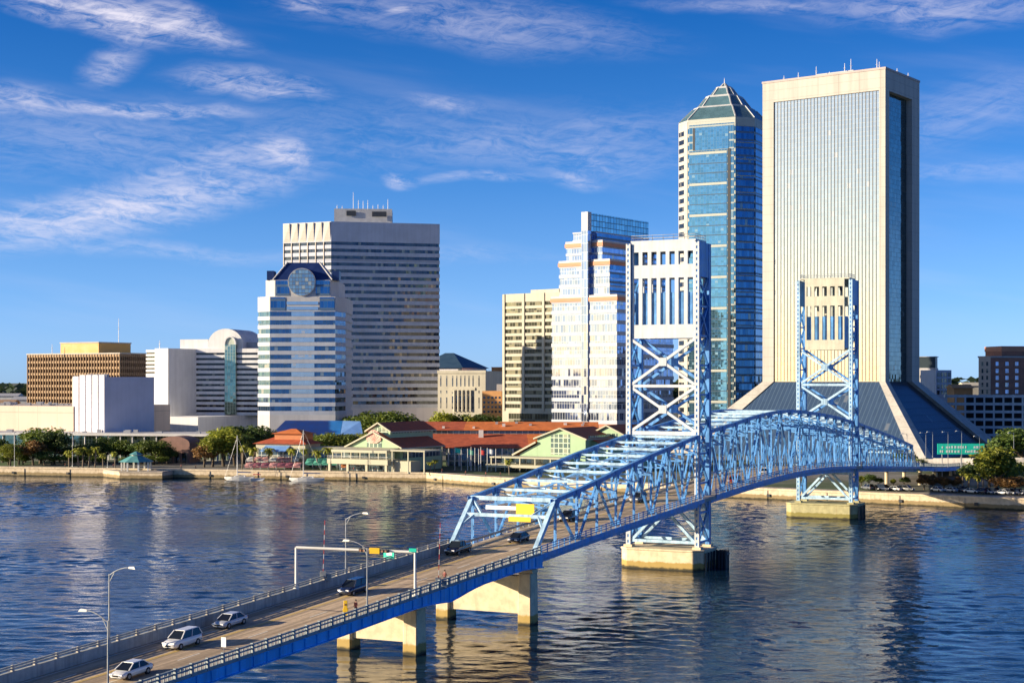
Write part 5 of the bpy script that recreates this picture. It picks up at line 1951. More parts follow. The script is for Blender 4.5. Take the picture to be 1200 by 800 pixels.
# (c) two gabled halls at the right end of the market
Yc = 545
T = frame(612, Yc + 10, 30)
b = thing('market_hall', 'green gabled market hall with a low red side roof just left of the bridge truss', 'market hall', (*T((12, 10, 0)).to_2d(), GZ))
wC = 25
gable(b, T, 6, wC, 0, 24, zat(514, Yc), zat(502.5, Yc))
k = MB(); a = [T(p) for p in ((-3.5, -1, zat(535, Yc)), (6, -1, zat(519, Yc)), (6, 22, zat(519, Yc)), (-3.5, 22, zat(535, Yc)))]; k.hexa(a, [p + Vector((0, 0, .3)) for p in a]); k.build('lean_to_roof', 'tile_orange_sunlit', b)
k = MB(); k.beam(T((-3.5, -1.1, zat(534.5, Yc))), T((6, -1.1, zat(518.5, Yc))), .3, .6); k.build('fascia', 'cream_trim', b)
k = MB(); k.hexa([T(p) for p in ((-1, 0, GZ), (6.1, 0, GZ), (6.1, 20, GZ), (-1, 20, GZ))], [T(p) for p in ((-1, .0, zat(533, Yc)), (6.1, .0, zat(521, Yc)), (6.1, 20, zat(521, Yc)), (-1, 20, zat(533, Yc)))]); k.build('lean_to_wall', 'mint_wall', b)
panel(b, 'window', T, 11.5, 19, 0, zat(533, Yc), zat(509, Yc), 'shop_glass_mint')
k = MB(); a = [T(p) for p in ((wC + .3, 4, zat(515, Yc)), (wC + 7, 4, zat(524, Yc)), (wC + 7, 30, zat(524, Yc)), (wC + .3, 30, zat(515, Yc)))]; k.hexa(a, [p + Vector((0, 0, .3)) for p in a]); k.build('side_roof', 'tile_red', b)
k = MB(); k.hexa([T(p) for p in ((wC, 5, GZ), (wC + 6, 5, GZ), (wC + 6, 29, GZ), (wC, 29, GZ))], [T(p) for p in ((wC, 5, zat(516, Yc)), (wC + 6, 5, zat(524.5, Yc)), (wC + 6, 29, zat(524.5, Yc)), (wC, 29, zat(516, Yc)))]); k.build('side_wall', 'mint_wall', b)
side_panel(b, 'window', T, wC, 2, 23, zat(513.5, Yc + 8), zat(509.5, Yc + 8), 'shop_glass_mint')
zf = zat(538, Yc - 6)
k = MB(); a = [T(p) for p in ((-8, -9, zf), (20, -9, zf), (20, -1.2, zf), (-8, -1.2, zf))]; k.hexa(a, [p + Vector((0, 0, .5)) for p in a]); a = [T((-9, -10, zat(549, Yc - 6))), T((20, -10, zat(549, Yc - 6))), T((20, -1.2, zat(549, Yc - 6))), T((-9, -1.2, zat(549, Yc - 6)))]
k.hexa(a, [p + Vector((0, 0, 1.0)) for p in a]); k.build('terrace', 'cream_trim', b)
posts(b, 'terrace_post', T, [(u, -8.6) for u in (-7.5, -2, 4, 10, 16)], GZ, zf, .4, 'cream_trim')
panel(b, 'shopfront', T, -8, 20, -1.2, GZ + .2, zf, 'shop_glass', .05)
T = frame(700, Yc + 18, 30)
b = thing('market_hall', 'last small gabled market hall with a dark red roof, partly behind the bridge truss', 'market hall', (*T((8, 10, 0)).to_2d(), GZ))
gable(b, T, -3, 11, 0, 26, zat(510, Yc + 14), zat(499, Yc + 14))
panel(b, 'window', T, 0, 8, 0, zat(522, Yc + 14), zat(508, Yc + 14), 'shop_glass_mint')
side_panel(b, 'window', T, 11, 2, 24, zat(517, Yc + 14), zat(511.5, Yc + 14), 'shop_glass_mint')

# (d) small restaurant with an orange turret, left of the halls
Yd = 575
T = frame(300, Yd, 20)
b = thing('restaurant', 'small riverside restaurant with red hipped roofs and an orange turret behind the palms', 'restaurant', (*T((10, 6, 0)).to_2d(), GZ))
ze, zr = zat(519.5, Yd), zat(511, Yd)
def hip(root, T, u0, u1, v0, v1, ze, zr, m, nm='roof', over=1.0):
    k = MB(); d = min(u1 - u0, v1 - v0) / 2
    e = [(u0 - over, v0 - over), (u1 + over, v0 - over), (u1 + over, v1 + over), (u0 - over, v1 + over)]
    r0, r1 = (u0 + d, (v0 + v1) / 2), (u1 - d + .01, (v0 + v1) / 2)
    E = [T((*p, ze)) for p in e]; A, C_ = T((*r0, zr)), T((*r1, zr))
    k.face([E[0], E[1], C_, A]); k.face([E[1], E[2], C_]); k.face([E[2], E[3], A, C_]); k.face([E[3], E[0], A]); k.face([E[3], E[2], E[1], E[0]])
    k.build(nm, m, root)
k = MB(); k.hexa([T(p) for p in ((0, 0, GZ), (20, 0, GZ), (20, 12, GZ), (0, 12, GZ))], [T(p) for p in ((0, 0, ze), (20, 0, ze), (20, 12, ze), (0, 12, ze))]); k.build('wall', 'cream_trim', b)
hip(b, T, 0, 20, 0, 12, ze, zr, 'tile_red')
k = MB(); k.hexa([T(p) for p in ((6, 3, ze - 1), (17, 3, ze - 1), (17, 12, ze - 1), (6, 12, ze - 1))], [T(p) for p in ((6, 3, zat(508, Yd)), (17, 3, zat(508, Yd)), (17, 12, zat(508, Yd)), (6, 12, zat(508, Yd)))]); k.build('turret', 'terracotta', b)
hip(b, T, 6, 17, 3, 12, zat(508, Yd), zat(502.5, Yd), 'tile_orange_sunlit', 'turret_roof')
panel(b, 'shopfront', T, 1, 19, 0, GZ + .3, ze - 1.5, 'shop_glass')
k = MB(); a = [T((4, -4, zat(528, Yd))), T((14, -4, zat(528, Yd))), T((14, 0, zat(522, Yd))), T((4, 0, zat(522, Yd)))]; k.hexa(a, [p + Vector((0, 0, .2)) for p in a]); k.build('awning', 'light_blue_roof', b)
T = frame(345, 572, 8)
b = thing('kiosk_row', 'long low cream shop row behind the green awning', 'building', (*T((12, 4, 0)).to_2d(), GZ))
ze = zat(523.5, 572)
k = MB(); k.hexa([T(p) for p in ((0, 0, GZ), (22, 0, GZ), (22, 9, GZ), (0, 9, GZ))], [T(p) for p in ((0, 0, ze), (22, 0, ze), (22, 9, ze), (0, 9, ze))]); k.build('wall', 'cream_trim', b)
panel(b, 'shopfront', T, .5, 21.5, 0, GZ + .3, ze - 2.2, 'shop_glass')

# blue roofed pavilion at the foot of the stepped tower
Yp = 660
T = frame(318, Yp, 8)
b = thing('event_pavilion', 'blue roofed pavilion with a lighter blue hipped end at the foot of the stepped tower', 'pavilion', (*T((20, 10, 0)).to_2d(), GZ))
ze, zr = zat(509, Yp), zat(493, Yp + 14)
k = MB(); k.hexa([T(p) for p in ((1, 1, GZ), (34, 1, GZ), (34, 24, GZ), (1, 24, GZ))], [T(p) for p in ((1, 1, ze), (34, 1, ze), (34, 24, ze), (1, 24, ze))]); k.build('wall', 'white_precast', b)
k = MB(); a = [T(p) for p in ((0, 0, ze), (29.5, 0, ze), (27, 14, zr), (2, 14, zr))]; k.hexa(a, [p + Vector((0, 0, .2)) for p in a])
a = [T(p) for p in ((2, 14, zr), (27, 14, zr), (29, 28, ze), (0, 28, ze))]; k.hexa(a, [p + Vector((0, 0, .2)) for p in a]); k.build('roof', 'blue_roof', b)
k = MB(); a = [T((29.6, 0, ze)), T((38.5, 3, ze)), T((35, 13, zr - .2)), T((27.1, 14, zr))]; k.hexa(a, [p + Vector((0, 0, .2)) for p in a]); k.build('hip_end', 'light_blue_roof', b)

# grey low pavilion along the lawn, left bank
Yl = 625
pl = rect_face(-30, 262, 640, 618, 26)
b = bldg('park_pavilion', 'long low park pavilion with a flat pale roof and slim columns behind the trees', pl, 'pavilion')
zt = zat(507.5, 628)
k = MB(); k.prism(inset(pl, -1.2), zt - .9, zt); k.build('roof', 'white_precast', b)
solid(b, 'wall', inset(pl, 5), GZ, zt - .9, 'lilac_wall')
t = (pl[1] - pl[0]).normalized(); nn = Vector((t.y, -t.x)); L = (pl[1] - pl[0]).length
g = MB(); a_, c_ = pl[0] - nn * 4.9, pl[1] - nn * 4.9; g.face([(*a_, GZ + .2), (*c_, GZ + .2), (*c_, zt - 1), (*a_, zt - 1)], 0, [(0, 0), (L, 0), (L, 6), (0, 6)]); g.build('window', 'glass_green', b)
for j in range(21):
    k = MB(); p = pl[0] + t * (L * (j + .5) / 21); k.tube((p.x, p.y, GZ), (p.x, p.y, zt - .85), .3, .3, 8); k.build('column', 'white_precast', b)
k = MB(); rnd = random.Random(9)
for j in range(14):
    p = pl[0] + t * (L * rnd.random()) - nn * rnd.uniform(5, 18); w = rnd.uniform(.5, 1.5)
    k.box(-w, w, -w, w, zt - .02, zt + rnd.uniform(.4, 1.3), lambda q, p=p: Vector((p.x + q.x, p.y + q.y, q.z)))
k.build('roof_unit', 'mech_grey', b)
pl = rect_face(185, 222, 606, 604, 12)
b = bldg('brick_arcade', 'low reddish brick arcade with a rounded top between the gazebo and the orange tree', pl, 'building')
zt = zat(519, 606)
t = (pl[1] - pl[0]).normalized(); nn = Vector((t.y, -t.x)); L = (pl[1] - pl[0]).length
arc = [(L / 2 - L / 2 * math.cos(math.pi * j / 12), zt + (zat(511, 606) - zt) * math.sin(math.pi * j / 12)) for j in range(13)]
k = MB(); f0 = [(*(pl[0] + t * u), z) for u, z in arc] + [(*pl[1], GZ), (*pl[0], GZ)]; k.hexa(f0, [(p[0] - nn.x * 12, p[1] - nn.y * 12, p[2]) for p in f0]); k.build('wall', 'arcade_brick', b)
for j in range(4):
    g = MB(); a_, c_ = pl[0] + t * L * (.06 + j * .235) + nn * .08, pl[0] + t * L * (.06 + j * .235 + .17) + nn * .08; g.face([(*a_, GZ), (*c_, GZ), (*c_, GZ + 4), (*a_, GZ + 4)], 0, [(0, 0), (2, 0), (2, 4), (0, 4)]); g.build('opening', 'glass_dark', b)

# gazebo on its river platform
Yg = 556
gc = at(159.5, Yg)
plat = thing('river_platform', 'low concrete platform jutting into the river under the gazebo', 'platform', (gc.x, gc.y - 3, 0))
k = MB(); pp_ = [at(116, 566).to_2d(), at(140, 551).to_2d(), at(190, 549).to_2d(), at(203, 556).to_2d(), at(203, 580).to_2d(), at(116, 584).to_2d()]
k.prism(pp_, -1.5, 2.3); k.build('body', 'quay_concrete', plat)
k = MB(); k.prism(inset(pp_, -.2), 2.3, 2.75); k.build('slab', 'promenade_paving', plat)
b = thing('gazebo', 'octagonal gazebo with a two tier teal roof on white posts over the river platform', 'gazebo', (gc.x, gc.y, 2.75))
Rg = 5.0
o8 = lambda r, z: [(gc.x + r * math.cos(math.pi * (j + .5) / 4), gc.y + r * math.sin(math.pi * (j + .5) / 4), z) for j in range(8)]
k = MB(); k.hexa(o8(Rg + 1.2, zat(540.5, Yg)), o8(1.9, zat(533.5, Yg))); k.build('roof', 'teal_roof', b)
k = MB(); k.hexa(o8(1.6, zat(533.6, Yg)), o8(1.6, zat(532.3, Yg))); k.build('lantern', 'canvas_white', b)
k = MB(); k.hexa(o8(2.5, zat(532.3, Yg)), o8(.15, zat(528.5, Yg))); k.build('lantern_roof', 'teal_roof', b)
for j in range(8):
    k = MB(); x, y, _ = o8(Rg, 0)[j]; k.box(-.28, .28, -.28, .28, 2.75, zat(540, Yg), lambda q: Vector((x + q.x, y + q.y, q.z))); k.build('post', 'canvas_white', b)

# awnings and tents of the riverside restaurants
def awning(x0, x1, y0, y1, Y, depth, m, label, trim='canvas_white', name='awning'):
    a_, c_ = at(x0, Y).to_2d(), at(x1, Y).to_2d()
    b = thing(name, label, name.replace('_', ' '), (*((a_ + c_) / 2), GZ))
    t = (c_ - a_).normalized(); n_ = Vector((-t.y, t.x)); L = (c_ - a_).length
    zl, zh = zat(y1, Y), zat(y0, Y + depth)
    nb = max(2, int(L / 2.6))
    for j in range(nb):
        k = MB(); u0, u1 = L * j / nb + .08, L * (j + 1) / nb - .08
        p0, p1 = a_ + t * u0, a_ + t * u1; q0, q1 = p0 + n_ * depth, p1 + n_ * depth; mid, mq = (p0 + p1) / 2, (q0 + q1) / 2
        k.hexa([(*p0, zl), (*mid, zl + .25), (*p1, zl), (*q1, zh), (*mq, zh + .2), (*q0, zh)], [(*p0, zl + .1), (*mid, zl + .4), (*p1, zl + .1), (*q1, zh + .1), (*mq, zh + .35), (*q0, zh + .1)])
        k.hexa([(*p0, zl - .5), (*p1, zl - .5), (*(p1 + n_ * .06), zl - .5), (*(p0 + n_ * .06), zl - .5)], [(*p0, zl + .05), (*p1, zl + .05), (*(p1 + n_ * .06), zl + .05), (*(p0 + n_ * .06), zl + .05)])
        k.build('canopy', m if j % 3 else (trim if trim else m), b)
    for j in range(nb + 1):
        k = MB(); p = a_ + t * (L * j / nb); k.tube((*p, GZ), (*p, zl), .07, .07, 5); k.build('pole', 'grey_steel', b)


awning(288, 350, 535.5, 538.5, 566, 6, 'canvas_pink', 'row of pink awnings behind the palms, the upper of two')
awning(286, 352, 542, 546, 556, 5, 'canvas_maroon', 'row of maroon awnings close to the quay, the lower of two', 'canvas_pink')
awning(357, 395, 537, 543, 560, 7, 'canvas_green', 'row of green awnings right of the taller sailboat mast', 'canvas_green')
awning(399, 410, 541, 546, 549, 6, 'canvas_orange', 'small orange tent left of the fan ornament hall', 'canvas_orange')

# ------------------------------------------------------------------ trees and palms
leaf_mat('leaf_green', (.075, .125, .018), (.21, .26, .035))
leaf_mat('leaf_light', (.17, .22, .02), (.36, .36, .045))
leaf_mat('leaf_dark', (.035, .075, .016), (.12, .17, .03))
leaf_mat('leaf_rust', (.15, .075, .025), (.30, .17, .05))
leaf_mat('leaf_palm', (.22, .26, .025), (.46, .44, .06))


def crown_mesh(name, seed, n, rx, ry, rz, leaf, mname, nlobe=14):
    rd = random.Random(seed)
    lobes = []
    for i in range(nlobe):
        while True:
            p = Vector((rd.uniform(-1, 1), rd.uniform(-1, 1), rd.uniform(-.75, 1)))
            if .25 < p.length < 1:
                break
        lobes.append((Vector((p.x * rx * .72, p.y * ry * .72, p.z * rz * .72)), rd.uniform(.30, .5)))
    verts, faces = [], []
    for i in range(n):
        c, rr = rd.choice(lobes)
        d = Vector((rd.gauss(0, 1), rd.gauss(0, 1), rd.gauss(0, 1))).normalized() * (rd.random() ** .45)
        p = c + Vector((d.x * rx * rr, d.y * ry * rr, d.z * rz * rr))
        a = (d + Vector((rd.gauss(0, .6), rd.gauss(0, .6), rd.gauss(0, .6) + .4))).normalized()
        s = a.cross(Vector((rd.gauss(0, 1), rd.gauss(0, 1), rd.gauss(0, 1)))).normalized()
        t = a.cross(s)
        w, h = leaf * rd.uniform(.6, 1.3), leaf * rd.uniform(.6, 1.3)
        i0 = len(verts)
        verts += [p - s * w, p + t * h * .6 + a * leaf * .2, p + s * w, p - t * h * .6 + a * leaf * .2]
        faces.append((i0, i0 + 1, i0 + 2, i0 + 3))
    me = bpy.data.meshes.new(name)
    me.from_pydata([tuple(v) for v in verts], [], faces)
    me.materials.append(MATS[mname])
    return me


def trunk_mesh(name, seed, h, r, spread):
    rd = random.Random(seed)
    k = MB()
    p = Vector((0, 0, -.3)); top = Vector((rd.uniform(-.3, .3), rd.uniform(-.3, .3), h * .45))
    k.tube(p, top, r, r * .7, 7)
    for i in range(6):
        a = rd.uniform(0, 6.28)
        q = top + Vector((math.cos(a) * spread * rd.uniform(.3, .7), math.sin(a) * spread * rd.uniform(.3, .7), h * rd.uniform(.2, .45)))
        m = (top + q) / 2 + Vector((0, 0, -.2))
        k.tube(top - Vector((0, 0, .2)), m, r * .5, r * .33, 5)
        k.tube(m, q, r * .33, r * .12, 5)
    me = bpy.data.meshes.new(name)
    me.from_pydata(k.v, [], k.f)
    me.materials.append(MATS['bark'])
    return me


TREE = {}
for key, mname, args in (('oak', 'leaf_green', (4.6, 4.6, 3.4)), ('light', 'leaf_light', (3.2, 3.2, 3.2)), ('dark', 'leaf_dark', (4.4, 4.4, 3.2)), ('rust', 'leaf_rust', (3.4, 3.4, 2.6)), ('olive', 'leaf_light', (4.2, 4.2, 3.4))):
    for v in range(2):
        rx, ry, rz = args
        TREE[key, v] = (crown_mesh('crown', hash((key == 'oak', v, rx)) % 999 + v, 1900 if key != 'olive' else 2200, rx, ry, rz, .34, mname, 15 + v * 4), trunk_mesh('trunk', v + len(key), rz * 1.9, .32, rx), rz)


def tree(kind, px, Y, ytop, label, group=None, z=GZ, var=None, wide=1.0):
    rd = random.Random(int(px * 7 + Y))
    v = rd.randint(0, 1) if var is None else var
    cm, tm, rz = TREE[kind, v]
    h = zat(ytop, Y) - z
    p = at(px, Y)
    r = thing('tree', label, 'tree', (p.x, p.y, z), group)
    sc = h / (rz * 2.75)
    r.scale = (sc * wide * 1.38, sc * wide * 1.38, sc * 1.04)
    r.rotation_euler = (0, 0, rd.uniform(0, 6.28))
    c = bpy.data.objects.new('crown', cm); c.parent = r; c.location = (0, 0, rz * 1.82); COL.objects.link(c)
    t = bpy.data.objects.new('trunk', tm); t.parent = r; COL.objects.link(t)
    return r


def palm_meshes(seed, h):
    rd = random.Random(seed)
    k = MB()
    pts = [Vector((.25 * math.sin(z * .35 + seed), .2 * math.cos(z * .3), z)) - Vector((.25 * math.sin(seed), .2, 0)) for z in [h * i / 6 for i in range(7)]]
    for i in range(6):
        k.tube(pts[i], pts[i + 1], .26 - .015 * i, .245 - .015 * i, 7)
    tm = bpy.data.meshes.new('trunk'); tm.from_pydata([tuple(v) for v in k.v], [], k.f); tm.materials.append(MATS['palm_bark'])
    k = MB(); top = pts[-1]
    for i in range(30):
        a = i * 2.399 + rd.uniform(-.2, .2); e = rd.uniform(-.5, 1.2); L = rd.uniform(1.7, 2.5)
        q = top.copy(); dz = e
        for s in range(5):
            d = Vector((math.cos(a) * math.cos(dz), math.sin(a) * math.cos(dz), math.sin(dz)))
            q2 = q + d * L / 5
            sd = Vector((-math.sin(a), math.cos(a), 0)) * (.42 - abs(s - 1.5) * .09)
            dn = Vector((0, 0, -.16))
            for g in (-1, 1):
                k.face([q, q + sd * g + dn, q2 + sd * g * .8 + dn, q2])
            q = q2; dz -= .42
    cm = bpy.data.meshes.new('crown'); cm.from_pydata([tuple(v) for v in k.v], [], k.f); cm.materials.append(MATS['leaf_palm'])
    return cm, tm


PALM = [palm_meshes(3, 6.0), palm_meshes(8, 7.2), palm_meshes(12, 5.2)]
PH = [6.0, 7.2, 5.2]


def palm(px, Y, ytop, label, group=None, z=GZ):
    rd = random.Random(int(px * 3 + 1))
    v = rd.randint(0, 2)
    p = at(px, Y)
    r = thing('palm_tree', label, 'palm tree', (p.x, p.y, z), group)
    s = (zat(ytop, Y) - z) / (PH[v] + 1.8)
    r.scale = (max(s, .75) * 1.05, max(s, .75) * 1.05, s)
    r.rotation_euler = (0, 0, rd.uniform(0, 6))
    for nm, me in (('crown', PALM[v][0]), ('trunk', PALM[v][1])):
        c = bpy.data.objects.new(nm, me); c.parent = r; COL.objects.link(c)


def row(fn, items, phrase, group, **kw):
    """items left to right; each gets a label by its place in the row"""
    n = len(items)
    for i, it in enumerate(items):
        fn(*it, phrase.replace('#', ordinal(i, n)), group=group, **kw)


tree('oak', 47, 600, 500, 'largest dark green tree on the left lawn, rising above the low peach wing', 'trees on the left lawn', wide=1.15)
tree('dark', 63, 596, 505, 'dark tree leaning against the largest tree on the left lawn', 'trees on the left lawn')
tree('dark', 22, 590, 517, 'round dark tree at the left edge of the lawn', 'trees on the left lawn')
tree('olive', 12, 584, 521, 'sunlit round tree at the far left beside the quay', 'trees on the left lawn')
tree('rust', 39, 588, 518, 'rust coloured tree in front of the largest lawn tree', 'trees on the left lawn')
tree('dark', -4, 600, 512, 'dark tree cut by the left edge of the picture', 'trees on the left lawn')
tree('dark', 52, 588, 528, 'low dark shrub tree under the largest lawn tree', 'trees on the left lawn', wide=1.4)
tree('dark', 124, 606, 511, 'dark tree behind the row of lawn palms', 'trees on the left lawn')
tree('oak', 137, 604, 514, 'green tree left of the gazebo roof', 'trees on the left lawn')
tree('dark', 108, 604, 522, 'low dark tree behind the middle lawn palms', 'trees on the left lawn', wide=1.3)
tree('oak', 180, 596, 514, 'round green tree just right of the gazebo', 'trees on the left lawn', wide=1.15)
tree('dark', 166, 600, 517, 'dark tree directly behind the gazebo roof', 'trees on the left lawn', wide=1.2)
tree('dark', 196, 600, 523, 'dark tree in front of the brick arcade', 'trees on the left lawn')
tree('olive', 262, 582, 502, 'tall yellow green tree left of the restaurant', 'trees by the restaurant', wide=1.0)
tree('light', 249, 578, 512, 'light green tree leaning on the tall yellow green tree', 'trees by the restaurant')
tree('rust', 239, 576, 523, 'orange leaved bushy tree beside the quay near the left sailboat', 'trees by the restaurant', wide=1.1)
tree('dark', 285, 600, 497, 'dark tree behind the tall yellow green tree', 'trees by the restaurant', wide=1.2)
tree('dark', 298, 610, 499, 'dark tree below the stepped tower left corner', 'trees by the restaurant')
tree('oak', 275, 586, 512, 'green tree between the tall yellow green tree and the restaurant', 'trees by the restaurant')
tree('dark', 228, 612, 524, 'dark tree in the shade beside the brick arcade', 'trees by the restaurant', wide=1.3)
row(lambda px, w, lab, group: tree('olive' if int(px) % 2 else 'oak', px, 612, w, lab, group), [(362, 510), (376, 507), (389, 508), (402, 507), (416, 508), (425, 509)],
    '# in the tree line behind the shop row', 'tree line behind the shop row')
row(lambda px, w, lab, group: tree('oak', px, 700, w, lab, group, wide=1.2), [(424, 486), (437, 482), (449, 480), (462, 484)], '# of the dark street trees under the grey striped tower', 'street trees under the striped tower')
row(lambda px, w, lab, group: tree('olive' if int(px) % 2 else 'dark', px, 780, w, lab, group), [(517, 484), (525, 487), (534, 485), (549, 488), (560, 484), (574, 486), (584, 487)], '# of the trees below the courthouse', 'trees below the courthouse')

row(lambda px, yt, lab, group: tree('dark', px, 609, yt, lab, group, wide=1.5), [(3, 520), (29, 522), (70, 521), (85, 522), (99, 520), (116, 519), (148, 521), (160, 522), (190, 521), (208, 523)], '# of the dark trees in the back row along the park pavilion', 'back row of lawn trees')
row(lambda px, yt, lab, group: tree('oak', px, 592, yt, lab, group, wide=1.9), [(10, 533), (27, 532), (60, 534), (75, 533), (88, 534), (102, 533), (116, 534), (150, 535), (172, 533), (190, 534)], '# of the low bushes along the lawn', 'low bushes along the lawn')
row(palm, [(81, 571, 524), (92, 572, 521), (97, 573, 520), (104, 574, 521), (111, 573, 519), (121, 571, 528), (135, 570, 526)], '# palm of the row on the left lawn', 'lawn palms')
row(palm, [(284, 565, 517), (297, 563, 520), (314, 566, 520), (341, 562, 521), (355, 566, 522), (371, 561, 523), (383, 561, 520)], '# palm of the row before the restaurant awnings', 'restaurant palms')
row(palm, [(505, 541, 539), (509, 544, 536)], '# small palm at the pergola corner', 'pergola palms')
palm(597, 528, 535, 'bright palm left of the right hand terrace')

tree('light', 1166, 446, 524, 'brightest green tree on the right bank beside the quay', 'right bank trees', wide=1.1)
tree('light', 1160, 452, 538, 'round yellow green bush tree beneath the brightest tree', 'right bank trees', wide=1.25)
tree('oak', 1178, 450, 536, 'green tree right of the brightest tree on the right bank', 'right bank trees')
tree('rust', 1178, 440, 557, 'low brown leaved tree by the parked cars', 'right bank trees', wide=1.3)
tree('light', 1189, 460, 541, 'small light tree near the right edge above the cars', 'right bank trees')
tree('rust', 1192, 436, 560, 'low brown shrub tree at the right edge of the quay', 'right bank trees', wide=1.3)
row(lambda px, w, lab, group: tree('rust', px, 456, w, lab, group), [(1083, 557), (1093, 556), (1106, 558), (1119, 558)], '# of the bare brown trees under the bridge end', 'bare brown trees under the bridge end')
row(lambda px, w, lab, group: tree('light' if int(px) % 2 else 'dark', px, 470, w, lab, group), [(1009, 556), (1018, 555), (1030, 559), (1047, 560), (1060, 558)], '# of the shrubs behind the seawall under the truss', 'shrubs under the truss')
tree('dark', 1135, 470, 543, 'dark tree behind the palms at the bridge end', 'right bank trees')
tree('dark', 1196, 560, 500, 'dark tree in front of the parking garage at the right edge', 'right bank trees', wide=1.2)
tree('dark', 1186, 570, 515, 'dark low tree in front of the parking garage', 'right bank trees', wide=1.2)
row(palm, [(1128, 452, 547), (1136, 446, 551), (1146, 448, 553), (1152, 452, 549)], '# palm beside the end of the bridge', 'bridge end palms')
row(palm, [(1169, 480, 520), (1178, 486, 527), (1166, 470, 533)], '# palm rising beside the elevated ramp', 'ramp palms')
tree('dark', 1062, 560, 527, 'dark tree behind the far end of the bridge truss', 'right bank trees')
tree('oak', 1080, 540, 536, 'green shrub tree at the end of the truss', 'right bank trees')

# far woods: one continuous belt
rd = random.Random(21)
verts, faces = [], []
for i in range(20000):
    x = rd.uniform(-2300, 2700); y = 1700 + rd.uniform(0, 130) + .05 * abs(x)
    hh = 24 + 9 * mnoise.noise(Vector((x * .006, y * .01, 0))) + 4 * mnoise.noise(Vector((x * .03, 1, 0)))
    z = GZ + (hh + 7) * (rd.random() ** .5)
    s = rd.uniform(3.5, 7.5); a = rd.uniform(0, 6.28); e = rd.uniform(.2, 1.2)
    u = Vector((math.cos(a), math.sin(a), 0)) * s; w = Vector((-math.sin(a) * math.cos(e), math.cos(a) * math.cos(e), math.sin(e))) * s
    c = Vector((x, y, z)); i0 = len(verts)
    verts += [tuple(c - u), tuple(c + w * .7), tuple(c + u), tuple(c - w * .7)]; faces.append((i0, i0 + 1, i0 + 2, i0 + 3))
me = bpy.data.meshes.new('woods'); me.from_pydata(verts, [], faces); leaf_mat('leaf_far', (.03, .055, .025), (.06, .085, .035))
me.materials.append(MATS['leaf_far'])
o = bpy.data.objects.new('woods', me); COL.objects.link(o); tag(o, kind='stuff')

# ------------------------------------------------------------------ elevated ramp and highway sign, right bank
mat('ramp_concrete', (.36, .34, .32), .85, var=.12, scale=.3, streak=.2)
rp = thing('elevated_ramp', 'grey concrete elevated road ramp crossing behind the trees on the right bank', 'road ramp', (150, 500, GZ))
k = MB(); pts_ = [at(1078, 540).to_2d(), at(1130, 528).to_2d(), at(1175, 512).to_2d(), at(1300, 500).to_2d()]
for p, q in zip(pts_, pts_[1:]):
    t = (q - p).normalized(); n_ = Vector((-t.y, t.x)) * 9
    zz = lambda w: zat(541, w.y)
    k.hexa([(*p, zz(p) - 1.2), (*q, zz(q) - 1.2), (*(q + n_), zz(q) - 1.2), (*(p + n_), zz(p) - 1.2)], [(*p, zz(p) - .2), (*q, zz(q) - .2), (*(q + n_), zz(q) - .2), (*(p + n_), zz(p) - .2)])
    for off in (0, 8.6):
        m_ = n_.normalized() * off; m2 = n_.normalized() * (off + .35)
        k.hexa([(*(p + m_), zz(p) - .3), (*(q + m_), zz(q) - .3), (*(q + m2), zz(q) - .3), (*(p + m2), zz(p) - .3)], [(*(p + m_), zz(p) + 1.0), (*(q + m_), zz(q) + 1.0), (*(q + m2), zz(q) + 1.0), (*(p + m2), zz(p) + 1.0)])
k.build('deck', 'ramp_concrete', rp)
for px, yy in ((1095, 540), (1120, 534), (1150, 524), (1180, 514), (1215, 508)):
    k = MB(); p = at(px, yy); k.tube((p.x, p.y, GZ - .3), (p.x, p.y, zat(541, yy) - 1.1), .7, .7, 10); k.build('column', 'ramp_concrete', rp)
Ys = 500
b = thing('highway_sign', 'long green highway sign board with small white lettering before the flared skyscraper foot', 'road sign', at(1125, Ys, GZ))
a_, c_ = at(1098.5, Ys).to_2d(), at(1153.5, Ys).to_2d()
k = MB(); k.box(a_.x, c_.x, Ys - .12, Ys + .12, zat(532, Ys), zat(519.5, Ys)); k.build('board', 'sign_green', b)
rd = random.Random(4)
x = a_.x + .8
while x < c_.x - 1.0:                                      # illegible white marks: short uneven strokes in two lines
    w = rd.uniform(.25, .6)
    for y0, y1 in ((522, 525), (527, 530)):
        if rd.random() > .35:
            k = MB(); k.box(x, x + w, Ys - .17, Ys - .125, zat(y1, Ys), zat(y0, Ys) - rd.uniform(0, .25)); k.build('letter', 'sign_white', b)
    x += w + rd.uniform(.2, .5)
for px in (1104, 1126, 1149):
    k = MB(); p = at(px, Ys + .6); k.tube((p.x, p.y, GZ), (p.x, p.y, zat(520, Ys)), .16, .14, 6); k.build('post', 'grey_steel', b)


